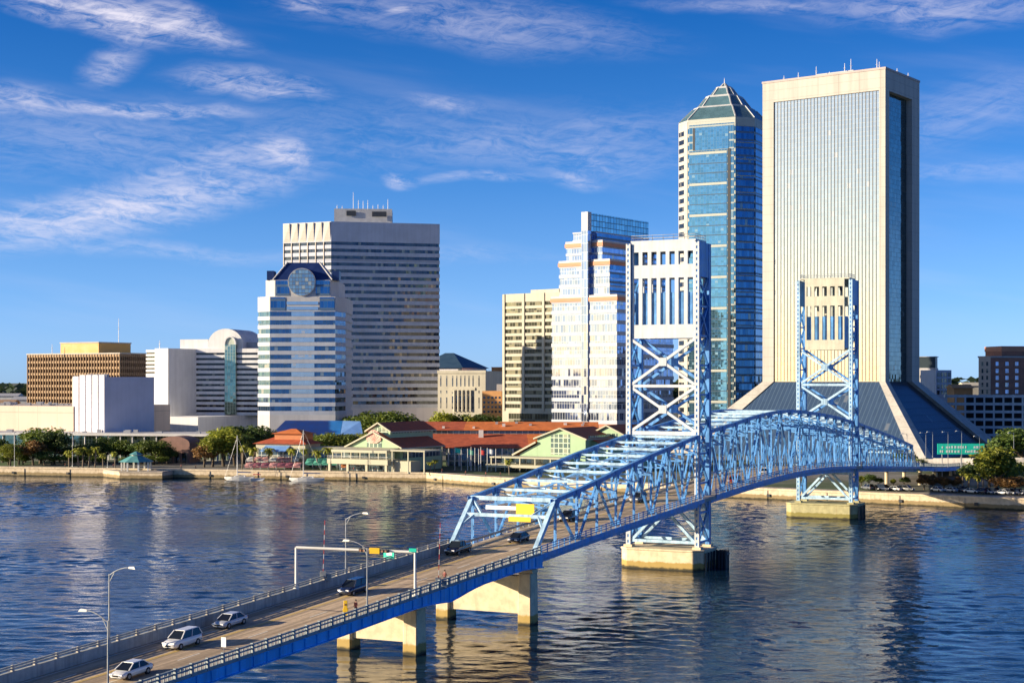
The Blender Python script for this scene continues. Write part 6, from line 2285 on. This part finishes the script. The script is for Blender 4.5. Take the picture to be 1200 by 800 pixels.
# ------------------------------------------------------------------ street lamps
def street_lamp(base, h, dirv, arm, label, group='street lamps of the bridge', rise=.9, r=.11):
    b = thing('street_lamp', label, 'street lamp', base, group)
    bx = Vector(base); d = Vector((dirv[0], dirv[1], 0)).normalized()
    k = MB(); k.tube(bx, bx + Vector((0, 0, h)), r, r * .6, 8); k.tube(bx, bx + Vector((0, 0, .5)), r * 2, r * 1.5, 8); k.build('pole', 'grey_steel', b)
    top = bx + Vector((0, 0, h - .15))
    pts = [top + d * arm * f + Vector((0, 0, rise * (1 - (1 - f) ** 2))) for f in (0, .25, .5, .75, 1)]
    k = MB(); k.path(pts, r * .5); k.beam(top + Vector((0, 0, -.7)), pts[1] + Vector((0, 0, -.05)), .05); k.build('arm', 'grey_steel', b)
    e = pts[-1]; s = Vector((-d.y, d.x, 0))
    k = MB(); q = lambda u, v, w: e + d * u + s * v + Vector((0, 0, w))
    k.hexa([q(-.1, -.1, -.08), q(.8, -.16, -.12), q(.8, .16, -.12), q(-.1, .1, -.08)], [q(-.1, -.06, .1), q(.6, -.1, .14), q(.6, .1, .14), q(-.1, .06, .1)]); k.build('lamp_head', 'canvas_white', b)
    return b


def s_of(px, o):
    """station along the bridge where offset o is seen in photo column px"""
    q = (px - 600) / FPX
    A = BP0 + BN * o
    return (q * A.y - A.x) / (BD.x - q * BD.y)


toroad_R = Vector((BN.x, BN.y))        # from the right kerb towards the road
toroad_L = -toroad_R
for px, ytop, side, lab in ((128, 672, 1, 'street lamp on the left parapet nearest the viewer, arm over the road'), (405.3, 607, 1, 'street lamp on the left parapet near the signal beam'),
                            (126.5, 727, -1, 'street lamp on the right railing at the bottom edge, arm reaching left'), (430.3, 642, -1, 'street lamp on the right railing beside the yellow box')):
    o = W2 - .2 if side > 0 else -W2 - 1.25
    s = s_of(px, o); p = B(s, o, zd(s) + (1.0 if side > 0 else .1))
    zt = CAMH - (ytop - HZ) / FPX * p.y
    street_lamp(p, zt - p.z, toroad_L if side > 0 else toroad_R, 2.6 if side > 0 else 2.4, lab)
for i, (px, yb, yt) in enumerate(((1063, 540, 508), (1085, 536, 507), (1093, 536, 506), (1111, 547, 506), (1127, 547, 505), (1148, 549, 511), (1188, 530, 507))):
    Y = 480; p = at(px, Y, None, yb)
    street_lamp(p, zat(yt, Y) - p.z, (-1, -.2), 1.2, ordinal(i, 7) + ' slim lamp post in front of the flared skyscraper foot', 'lamp posts on the far bank', .2, .10)
# the ramp lamps stand on the ground
# ------------------------------------------------------------------ signal gantry, gates, signs on the bridge
sL = s_of(347, W2 - .2); sR = s_of(486.5, -W2 - 1.1)
pL, pR = B(sL, W2 - .2, zd(sL) + 1.0), B(sR, -W2 - 1.1, zd(sR) + .1)
b = thing('signal_gantry', 'cream signal beam on two posts spanning the road, with a yellow board', 'signal gantry', tuple((pL + pR) / 2))
tL, tR = Vector((pL.x, pL.y, CAMH - (641 - HZ) / FPX * pL.y)), Vector((pR.x, pR.y, CAMH - (646.5 - HZ) / FPX * pR.y))
for p, q in ((pL, tL), (pR, tR)):
    k = MB(); k.tube(p, q, .17, .15, 8); k.tube(p, p + Vector((0, 0, .4)), .35, .3, 8); k.build('post', 'canvas_white', b)
k = MB(); k.tube(tL, tR, .16, .16, 8); k.build('beam', 'canvas_white', b)
bd = (tR - tL).normalized(); fr = Vector((-BD.x, -BD.y, 0))
def onbeam(px):
    f = (px - 347) / (486.5 - 347) * 1.0
    return tL.lerp(tR, f * pL.y / (pL.y * f + pR.y * (1 - f)))
def board(nm, px, w, h, m, th=.1, root=b, dz=0):
    c = onbeam(px) + fr * .28; k = MB()
    k.box(-w / 2, w / 2, -th, th, -h / 2, h / 2, lambda q: Vector((c.x + bd.x * q.x + fr.x * q.y, c.y + bd.y * q.x + fr.y * q.y, c.z + bd.z * q.x + q.z + dz))); k.build(nm, m, root)
board('sign_board', 440.5, 1.25, .72, 'sign_yellow')
board('signal_head', 427, .95, .34, 'dark_steel', .16); board('signal_head', 452.5, .95, .34, 'dark_steel', .16)
for px in (425, 429, 450.5, 454.5):
    c = onbeam(px) + fr * .46; k = MB(); k.tube(c, c + fr * .12, .13, .15, 10); k.build('lens', 'rust_steel', b)
board('street_plate', 485, .9, .42, 'sign_green', .04, b, .25)
k = MB(); s_ = s_of(458, W2 - .2); p = B(s_, W2 + .1, zd(s_) + 1.2)
k.box(-.8, .8, -.05, .05, .1, 1.15, lambda q: Vector((p.x - BN.x * q.x, p.y - BN.y * q.x, p.z + q.z)) + Vector((BD.x, BD.y, 0)) * q.y)
b = thing('parapet_sign', 'small green board with a white patch standing on the left parapet', 'sign', tuple(p))
k.build('board', 'sign_green', b)
k = MB(); k.box(-.3, .5, -.08, -.055, .55, 1.0, lambda q: Vector((p.x - BN.x * q.x, p.y - BN.y * q.x, p.z + q.z)) + Vector((BD.x, BD.y, 0)) * q.y); k.build('patch', 'sign_white', b)
k = MB(); k.tube(p + Vector((0, 0, -.3)), p + Vector((0, 0, .15)), .06, .06, 6); k.build('post', 'grey_steel', b)


def gate(px, ybase, ytop, o, label):
    s = s_of(px, o); p = B(s, o, zd(s) + (.9 if o > 0 else .15))
    b = thing('barrier_gate', label, 'barrier gate', tuple(p), 'raised barrier gates')
    k = MB(); k.box(-.3, .3, -.25, .25, 0, 1.25, lambda q: p + q); k.build('cabinet', 'parapet_concrete', b)
    zt = CAMH - (ytop - HZ) / FPX * p.y - p.z
    lean = Vector((.02, 0, 0))
    n = 11
    k = MB()
    for i in range(n):
        a, c = p + Vector((.1, -.3, 1.0 + (zt - 1.0) * i / n)) + lean * i, p + Vector((.1, -.3, 1.0 + (zt - 1.0) * (i + 1) / n)) + lean * (i + 1)
        k.beam(a, c, .17 - .006 * i, .08, mi=i % 2)
    k.build('arm', ['paint_red', 'canvas_white'], b)
    k = MB(); k.box(-.22, .45, -.45, -.35, .55, 1.3, lambda q: p + q); k.build('counterweight', 'grey_steel', b)
    k = MB(); k.box(.5, 1.1, -.2, .3, 0, .9, lambda q: p + q); k.build('control_box', 'rail_grey', b)
    return p


gate(378, 680, 609, W2 + .15, 'raised red and white barrier arm on the left parapet')
gate(513, 684, 612, -W2 - .6, 'raised red and white barrier arm on the right railing')
# little white sign on the right railing
s = s_of(263, -W2 - 1.1); p = B(s, -W2 - 1.05, zd(s) + .15)
b = thing('railing_sign', 'small blank white sign on a thin post at the right railing', 'sign', tuple(p))
zt = CAMH - (746 - HZ) / FPX * p.y - p.z
k = MB(); k.tube(p, p + Vector((0, 0, zt)), .035, .035, 6); k.build('post', 'grey_steel', b)
k = MB(); k.box(-.28, .28, -.02, .02, zt - .95, zt, lambda q: Vector((p.x - BN.x * q.x, p.y - BN.y * q.x, p.z + q.z)) - Vector((BD.x, BD.y, 0)) * (.06 + q.y)); k.build('panel', 'sign_white', b)
# yellow box on the walk
s = s_of(404, -W2 + .9); p = B(s, -W2 + .8, zd(s) + .165)
b = thing('call_box', 'narrow yellow roadside box standing on the sidewalk of the bridge', 'call box', tuple(p))
k = MB(); k.box(-.28, .28, -.22, .22, 0, .9, lambda q: p + q); k.build('cabinet', 'sign_yellow', b, bevel=.03)
k = MB(); k.box(-.2, .2, -.16, .16, .9, 1.75, lambda q: p + q); k.build('upper_box', 'sign_yellow', b, bevel=.03)
k = MB(); k.box(-.1, .1, -.19, -.17, 1.2, 1.42, lambda q: p + q); k.build('opening', 'rust_steel', b)

# ------------------------------------------------------------------ people on the sidewalk
mat('skin', (.42, .24, .16), .6, var=.05)
mat('cloth_maroon', (.16, .025, .02), .8, var=.2, scale=4)
mat('cloth_dark', (.03, .03, .04), .8, var=.2, scale=4)
mat('hair_dark', (.025, .015, .01), .6)


def person(base, face, label, swing):
    root = thing('person', label, 'person', tuple(base))
    root.rotation_euler = (0, 0, math.atan2(face.x, face.y) * -1)
    J = {'pelvis': (0, 0, .95, .13), 'waist': (0, .02, 1.10, .115), 'chest': (0, .03, 1.32, .15), 'neck': (0, .03, 1.50, .055), 'head0': (0, .04, 1.58, .075), 'head1': (0, .05, 1.68, .10), 'head2': (0, .04, 1.77, .07)}
    for sg, nm in ((1, 'l'), (-1, 'r')):
        f = swing * sg
        J.update({nm + 'hip': (.09 * sg, 0, .92, .10), nm + 'knee': (.10 * sg, .16 * f + .06, .50, .065), nm + 'ankle': (.10 * sg, .28 * f - .02, .09 if f > 0 else .12, .045), nm + 'toe': (.11 * sg, .28 * f + .15, .035 if f > 0 else .05, .04),
                  nm + 'sho': (.18 * sg, .03, 1.43, .065), nm + 'elb': (.24 * sg, -.10 * f, 1.15, .045), nm + 'wri': (.22 * sg, -.10 * f + .18, 1.02, .033), nm + 'han': (.21 * sg, -.10 * f + .26, 1.02, .035)})
    E = [('pelvis', 'waist'), ('waist', 'chest'), ('chest', 'neck'), ('neck', 'head0'), ('head0', 'head1'), ('head1', 'head2')]
    for nm in 'lr':
        E += [('pelvis', nm + 'hip'), (nm + 'hip', nm + 'knee'), (nm + 'knee', nm + 'ankle'), (nm + 'ankle', nm + 'toe'), ('chest', nm + 'sho'), (nm + 'sho', nm + 'elb'), (nm + 'elb', nm + 'wri'), (nm + 'wri', nm + 'han')]
    keys = list(J)
    me = bpy.data.meshes.new('body'); me.from_pydata([J[q][:3] for q in keys], [(keys.index(a), keys.index(c)) for a, c in E], [])
    o = bpy.data.objects.new('body', me); COL.objects.link(o); o.parent = root
    sk = o.modifiers.new('skin', 'SKIN')
    for q, sv in zip(keys, me.skin_vertices[0].data):
        sv.radius = (J[q][3], J[q][3]); sv.use_root = q == 'pelvis'
    o.modifiers.new('sub', 'SUBSURF').levels = 1
    o.modifiers['sub'].render_levels = 2
    m, kk, pr = base_mat('person_cloth'); tc = kk.n('ShaderNodeTexCoord'); x, y, z = kk.sep(tc.outputs['Object'])
    c = kk.mix(kk.math('GREATER_THAN', z, .95), (.03, .03, .045, 1), (.20, .03, .02, 1)); c = kk.mix(kk.math('GREATER_THAN', z, 1.49), c, (.42, .24, .16, 1)); kk.l(c, pr.inputs['Base Color'])
    me.materials.append(m)
    k = MB()
    n = 10
    for (z0, r0), (z1, r1) in zip(((1.66, .118), (1.74, .112), (1.80, .075)), ((1.74, .112), (1.80, .075), (1.83, .02))):
        k.hexa([(r0 * math.cos(6.283 * j / n), .02 + r0 * math.sin(6.283 * j / n), z0) for j in range(n)], [(r1 * math.cos(6.283 * j / n), .02 + r1 * math.sin(6.283 * j / n), z1) for j in range(n)])
    hm = bpy.data.meshes.new('hair'); hm.from_pydata(k.v, [], k.f); hm.materials.append(MATS['hair_dark']); h = bpy.data.objects.new('hair', hm); COL.objects.link(h); h.parent = root
    return root


s = s_of(417, -W2 - .1); person(B(s, -W2 - .1, zd(s) + .16), -BD, 'person in a dark red top walking on the sidewalk beside the yellow box', 1.0)
s = s_of(521, -W2 - .1); person2 = person(B(s, -W2 - .1, zd(s) + .16), BD, 'person in a dark red top on the sidewalk past the right barrier arm', -.8)


# strollers along the far promenade
walk = [(72, 0), (128, 1), (207, 0), (226, 1), (318, 0), (413, 1), (438, 0), (461, 1), (497, 0), (517, 1), (545, 0), (569, 1), (586, 0)]
for i, (px, f) in enumerate(walk):
    q = (px - 600) / FPX
    for (x0, y0), (x1, y1) in zip(SHORE, SHORE[1:]):
        den = (x1 - x0) - q * (y1 - y0)
        u = (q * y0 - x0) / den
        if 0 <= u <= 1:
            p = Vector((x0 + (x1 - x0) * u, y0 + (y1 - y0) * u))
            break
    c = copy_tree(person2, (p.x, p.y + 4.5 + (i * 37 % 5) * .7, GZ + .02), (1.57 if f else -1.57) + .3 * (i % 3), 'tiny person strolling on the far promenade, ' + (ordinal(i, len(walk)) if i != len(walk) // 2 else 'middle one'))
    c['group'] = 'people on the far promenade'

# ------------------------------------------------------------------ vehicles
def car_paint(name, col):
    m, k, p = base_mat(name)
    p.inputs['Base Color'].default_value = (*col, 1)
    p.inputs['Roughness'].default_value = .25
    p.inputs['Coat Weight'].default_value = .7
    p.inputs['Coat Roughness'].default_value = .06
    return m


for n_, c_ in (('paint_white', (.72, .72, .70)), ('paint_silver', (.50, .52, .54)), ('paint_black', (.012, .013, .016)), ('paint_navy', (.012, .02, .05)), ('paint_dark_red', (.30, .02, .02)), ('paint_grey', (.14, .15, .16))):
    car_paint(n_, c_)
m_, k_, p_ = base_mat('car_glass'); p_.inputs['Base Color'].default_value = (.01, .013, .018, 1); p_.inputs['Roughness'].default_value = .05
m_, k_, p_ = base_mat('tyre_rubber'); p_.inputs['Base Color'].default_value = (.012, .012, .012, 1); p_.inputs['Roughness'].default_value = .8
m_, k_, p_ = base_mat('lamp_clear'); p_.inputs['Base Color'].default_value = (.8, .8, .8, 1); p_.inputs['Roughness'].default_value = .1
m_, k_, p_ = base_mat('lamp_red'); p_.inputs['Base Color'].default_value = (.35, .01, .01, 1); p_.inputs['Roughness'].default_value = .2


def vehicle(kind, paint, label, group, parts=True):
    """front towards +y in local space; lofted body from cross-sections, cabin above it"""
    L, Wd, H = {'sedan': (4.7, 1.82, 1.45), 'suv': (4.8, 1.9, 1.78), 'pickup': (5.6, 1.95, 1.85)}[kind]
    root = thing('parked_car' if group.startswith('parked') else 'car', label, {'sedan': 'car', 'suv': 'car', 'pickup': 'pickup truck'}[kind], (0, 0, 0), group)
    hb = {'sedan': .92, 'suv': 1.08, 'pickup': 1.1}[kind]
    # body stations y, half width, z bottom, z top
    st = [(-L / 2, .76, .42, hb - .12), (-L / 2 + .12, .86, .30, hb - .03), (-L / 2 + .8, .96, .24, hb), (0, 1.0, .22, hb), (L / 2 - 1.35, .98, .22, hb - .03), (L / 2 - .5, .92, .24, hb - .16), (L / 2 - .1, .80, .30, hb - .28), (L / 2, .70, .40, hb - .36)]
    k = MB()
    def sec(s):
        y, w, zb, zt = s; w = w * Wd / 2
        return [Vector(q) for q in ((-w * .82, y, zb), (w * .82, y, zb), (w, y, zb + .16), (w, y, (zb + zt) / 2 + .08), (w * .93, y, zt - .07), (w * .78, y, zt), (-w * .78, y, zt), (-w * .93, y, zt - .07), (-w, y, (zb + zt) / 2 + .08), (-w, y, zb + .16))]
    for a, c in zip(st, st[1:]):
        k.hexa(sec(a), sec(c), caps=(a is st[0], c is st[-1]))
    k.build('body', paint, root, smooth=True)
    cab = {'sedan': [(-1.75, hb - .03), (-1.05, H), (.45, H), (1.35, hb - .05)], 'suv': [(-2.25, hb - .03), (-1.95, H), (.40, H), (1.25, hb - .05)], 'pickup': [(-.75, hb - .03), (-.62, H), (.65, H), (1.40, hb - .05)]}[kind]
    wb_, wt = Wd / 2 * .90, Wd / 2 * .70
    k = MB()
    lo = [Vector((-wb_, cab[0][0], cab[0][1])), Vector((wb_, cab[0][0], cab[0][1])), Vector((wb_, cab[3][0], cab[3][1])), Vector((-wb_, cab[3][0], cab[3][1]))]
    hi = [Vector((-wt, cab[1][0], H - .07)), Vector((wt, cab[1][0], H - .07)), Vector((wt, cab[2][0], H - .07)), Vector((-wt, cab[2][0], H - .07))]
    k.hexa(lo, hi); k.build('window', 'car_glass', root)
    k = MB(); hi2 = [p + Vector((0, 0, .005)) for p in hi]; top = [Vector((p.x * .9, p.y * .97, H)) for p in hi]; k.hexa(hi2, top)
    for a, c in zip(lo, hi):
        k.beam(a + Vector((0, 0, .02)), c + Vector((0, 0, .02)), .09, .09)
    m0 = lo[0].lerp(lo[3], .5), hi[0].lerp(hi[3], .45); m1 = lo[1].lerp(lo[2], .5), hi[1].lerp(hi[2], .45)
    for a, c in (m0, m1):
        k.beam(a, c + Vector((0, 0, .02)), .08, .06)
    k.build('roof', paint, root)
    if kind == 'pickup':
        k = MB(); k.box(-Wd / 2 * .8, Wd / 2 * .8, -L / 2 + .2, -.85, hb - .0, hb + .03); k.build('bed', 'car_glass', root)
    for sx in (-1, 1):
        for y in (-L * .29, L * .30):
            k = MB(); k.tube((sx * (Wd / 2 - .22), y, .34), (sx * (Wd / 2 + .01), y, .34), .34, .34, 16); w = k.build('wheel', 'tyre_rubber', root)
            if parts:
                k = MB(); k.tube((sx * (Wd / 2 + .0), y, .34), (sx * (Wd / 2 + .025), y, .34), .20, .17, 12); k.build('rim', 'grey_steel', w)
        k = MB(); k.box(sx * Wd * .30 - .2, sx * Wd * .30 + .2, L / 2 - .22, L / 2 - .02, hb - .40, hb - .24); k.build('headlight', 'lamp_clear', root)
        k = MB(); k.box(sx * Wd * .33 - .14, sx * Wd * .33 + .14, -L / 2 - .02, -L / 2 + .1, hb - .36, hb - .16); k.build('taillight', 'lamp_red', root)
    k = MB(); k.box(-.35, .35, L / 2 - .08, L / 2 + .01, .42, .58); k.build('grille', 'tyre_rubber', root)
    return root


def place_on_bridge(o, px, py, towards=True, oo=None):
    """stand on the deck where a ray through the photo point meets the road"""
    best = None
    for i in range(-1700, 2600):
        s = i * .1
        z = zd(s)
        Y = (CAMH - z) * FPX / (py - HZ)
        X = (px - 600) / FPX * Y
        v = Vector((X, Y)) - BP0
        e = abs(v.dot(BD) - s)
        if best is None or e < best[0]:
            best = (e, s, v.dot(BN))
    _, s, of = best
    if oo is not None:
        of = oo
    of = max(-W2 + 3.0, min(W2 - 1.6, of))
    p = B(s, of, zd(s) + .005)
    d = -BD if towards else BD
    o.location = p
    slope = (zd(s + 1) - zd(s - 1)) / 2
    o.rotation_euler = (math.atan(slope) * (-1 if towards else 1), 0, math.atan2(-d.x, d.y))
    return s, of


G = 'cars on the bridge'
for kind, paint, px, py, oo, lab in (('sedan', 'paint_white', 154, 792, None, 'white sedan in the sunny lane, nearest the viewer'), ('suv', 'paint_white', 214, 757, None, 'white car at the shadow edge, second from the viewer'),
                                     ('sedan', 'paint_silver', 270, 733, None, 'silver sedan in the shaded lane, third from the viewer'), ('suv', 'paint_navy', 414, 695, None, 'dark navy car in the shaded lane under the signal beam'),
                                     ('pickup', 'paint_black', 537, 648, None, 'black pickup truck just leaving the truss entrance'), ('sedan', 'paint_navy', 608, 634.5, None, 'dark car inside the truss entrance behind the pickup'),
                                     ('suv', 'paint_black', 667, 610, None, 'black car deep inside the first truss'), ('suv', 'paint_grey', 748, 588, None, 'grey car in the first truss short of the nearest tower'), ('sedan', 'paint_dark_red', 862, 565.5, None, 'dark red car on the lift span just past the nearest tower'), ('sedan', 'paint_white', 905, 556, None, 'white car in the middle of the lift span')):
    c = vehicle(kind, paint, lab, G)
    bpy.context.view_layer.update()
    place_on_bridge(c, px, py, True, oo)

protos = {}
cols = ['paint_white', 'paint_silver', 'paint_navy', 'paint_grey', 'paint_black', 'paint_dark_red']
names = {'paint_white': 'white', 'paint_silver': 'silver', 'paint_navy': 'navy', 'paint_grey': 'grey', 'paint_black': 'black', 'paint_dark_red': 'dark red'}
spots = [(1017, 447, 'paint_grey'), (1026, 446, 'paint_black'), (1036, 444, 'paint_navy'), (1048, 443, 'paint_silver'), (1062, 442, 'paint_grey'), (1099, 440, 'paint_white'), (1114, 438, 'paint_silver'), (1131, 436, 'paint_navy'), (1139, 434, 'paint_white'), (1150, 432, 'paint_navy'), (1157, 431, 'paint_silver'), (1166, 430, 'paint_navy'), (1175, 428, 'paint_white'), (1184, 427, 'paint_grey'), (1193, 426, 'paint_navy'), (1200, 425, 'paint_white')]
for i, (px, Y, pm) in enumerate(spots):
    lab = names[pm] + ' car, ' + ordinal(i, len(spots)) .replace('middle', 'midmost') + ' in the line parked behind the right seawall' if (i < 10 or i > 5) else ''
    p = at(px, Y + 8)
    if pm not in protos:
        c = vehicle('sedan' if i % 2 else 'suv', pm, lab, 'parked cars on the right bank', False); protos[pm] = c
    else:
        c = copy_tree(protos[pm], label=lab)
    c.location = (p.x, p.y, GZ + .05); c.rotation_euler = (0, 0, R(20 + (i * 37) % 30) + (math.pi if i % 3 else 0))

# ------------------------------------------------------------------ boats
mat('hull_white', (.74, .73, .70), .35, var=.05, scale=.5)
mat('sail_cover', (.03, .06, .20), .7)
mat('boat_red', (.50, .03, .03), .4)


def sailboat(px0, px1, Y, ymast, pxm, label, flip=1):
    a, c = at(px0, Y), at(px1, Y)
    L = (c - a).length; mid = (a + c) / 2
    b = thing('sailboat', label, 'sailboat', (mid.x, mid.y, 0), 'moored sailboats')
    T_ = lambda q: Vector((mid.x + q[0] * flip, mid.y + q[1], q[2]))
    st = [(-L / 2, 1.2, .25), (-L / 4, 1.36, -.2), (0, 1.42, -.35), (L / 4, 1.15, -.25), (L / 2 - .6, .4, .1), (L / 2 + .3, .05, .6)]
    k = MB()
    for (x0, w0, z0), (x1, w1, z1) in zip(st, st[1:]):
        k.hexa([T_((x0, -w0 * .5, z0)), T_((x0, w0 * .5, z0)), T_((x0, w0, 1.25)), T_((x0, -w0, 1.25))], [T_((x1, -w1 * .5, z1)), T_((x1, w1 * .5, z1)), T_((x1, w1, 1.25 + .1 * (x1 > 0))), T_((x1, -w1, 1.25 + .1 * (x1 > 0)))])
    k.build('hull', 'hull_white', b)
    k = MB(); k.hexa([T_(q) for q in ((-L * .2, -.9, 1.2), (L * .22, -.6, 1.2), (L * .22, .6, 1.2), (-L * .2, .9, 1.2))], [T_(q) for q in ((-L * .18, -.7, 1.75), (L * .16, -.4, 1.65), (L * .16, .4, 1.65), (-L * .18, .7, 1.75))]); k.build('cabin', 'hull_white', b)
    k = MB(); k.hexa([T_(q) for q in ((-L * .15, -.86, 1.35), (L * .14, -.62, 1.35), (L * .14, .62, 1.35), (-L * .15, .86, 1.35))], [T_(q) for q in ((-L * .15, -.82, 1.55), (L * .14, -.56, 1.55), (L * .14, .56, 1.55), (-L * .15, .82, 1.55))]); k.build('cabin_window', 'car_glass', b)
    xm = (at(pxm, Y).x - mid.x) * flip; zm = zat(ymast, Y)
    k = MB(); k.tube(T_((xm, 0, 1.2)), T_((xm, 0, zm)), .13, .09, 6); k.build('mast', 'hull_white', b)
    k = MB(); k.tube(T_((xm, 0, 2.7)), T_((-L * .42, 0, 2.6)), .09, .09, 6); k.build('boom', 'hull_white', b)
    k = MB(); k.tube(T_((xm - .1, 0, 2.95)), T_((-L * .38, 0, 2.8)), .2, .12, 6); k.build('sail_cover', 'sail_cover', b)
    k = MB()
    for q in ((-L / 2, 0, 1.3), (L / 2, 0, 1.4), (xm, 1.2, 1.2), (xm, -1.2, 1.2)):
        k.tube(T_((xm, 0, zm - .2)), T_(q), .025, .025, 4)
    k.tube(T_((L / 2, 0, 1.5)), T_((xm + .3, 0, zm * .9)), .03, .03, 5)
    k.build('rigging', 'hull_white', b)


sailboat(264, 298, 544, 510, 278, 'white moored sailboat with a shorter mast, the left of two', -1)
sailboat(340, 380, 538, 503.5, 355.5, 'white moored sailboat with a tall mast, the right of two', -1)
b = thing('motorboat', 'small white motorboat with a red canopy by the quay between the sailboats', 'motorboat', at(302, 543, 0))
p = at(302, 543)
k = MB(); k.hexa([p + Vector(q) for q in ((-2.2, -.5, -.2), (1.6, -.4, -.2), (1.6, .4, -.2), (-2.2, .5, -.2))], [p + Vector(q) for q in ((-2.4, -.95, .8), (2.6, -.3, .95), (2.6, .3, .95), (-2.4, .95, .8))]); k.build('hull', 'hull_white', b)
k = MB(); k.hexa([p + Vector(q) for q in ((-1.7, -.85, 2.0), (1.1, -.75, 2.0), (1.1, .75, 2.0), (-1.7, .85, 2.0))], [p + Vector(q) for q in ((-1.5, -.7, 2.25), (.9, -.6, 2.25), (.9, .6, 2.25), (-1.5, .7, 2.25))])
k.build('canopy', 'boat_red', b)
k = MB()
for q in ((-1.5, -.75), (1, -.65), (1, .65), (-1.5, .75)):
    k.tube(p + Vector((q[0], q[1], .7)), p + Vector((q[0], q[1], 2.02)), .04, .04, 4)
k.build('canopy_frame', 'grey_steel', b)

# ------------------------------------------------------------------ flagpoles before the glass front
fl = [(533, 'sign_green'), (540.5, None), (548, 'canvas_green'), (552, None), (556.5, None), (561, 'paint_red'), (563.5, None), (571, 'sign_white'), (581, None)]
for i, (px, fm) in enumerate(fl):
    Y = 558 - i * 1.2; p = at(px, Y, GZ)
    b = thing('flagpole', ordinal(i, len(fl)) + ' white flagpole before the tall glass front', 'flagpole', p, 'flagpoles before the glass front')
    zt = zat(523.5 + (i % 3), Y)
    k = MB(); k.tube(p, (p.x, p.y, zt), .13, .09, 6); k.build('pole', 'canvas_white', b)
    if fm:
        k = MB()
        for j in range(5):
            x0, x1 = p.x + .1 + j * .4, p.x + .1 + (j + 1) * .4
            y0, y1 = p.y + .12 * math.sin(j * 1.3), p.y + .12 * math.sin((j + 1) * 1.3)
            d0, d1 = -.09 * j, -.09 * (j + 1)
            k.hexa([(x0, y0, zt - 1.9 + d0), (x1, y1, zt - 1.9 + d1), (x1, y1 + .03, zt - 1.9 + d1), (x0, y0 + .03, zt - 1.9 + d0)], [(x0, y0, zt - .3 + d0), (x1, y1, zt - .3 + d1), (x1, y1 + .03, zt - .3 + d1), (x0, y0 + .03, zt - .3 + d0)])
        k.build('flag', fm, b)

# promenade lamps on the left lawn
for i, (px, Y, yt) in enumerate(((17, 578, 506), (85, 580, 505), (126, 570, 533))):
    p = at(px, Y, GZ)
    street_lamp(p, zat(yt, Y) - GZ, (1, 0), .9, ordinal(i, 3) + ' pale lamp post on the left lawn', 'lamp posts on the lawn', .1, .13)
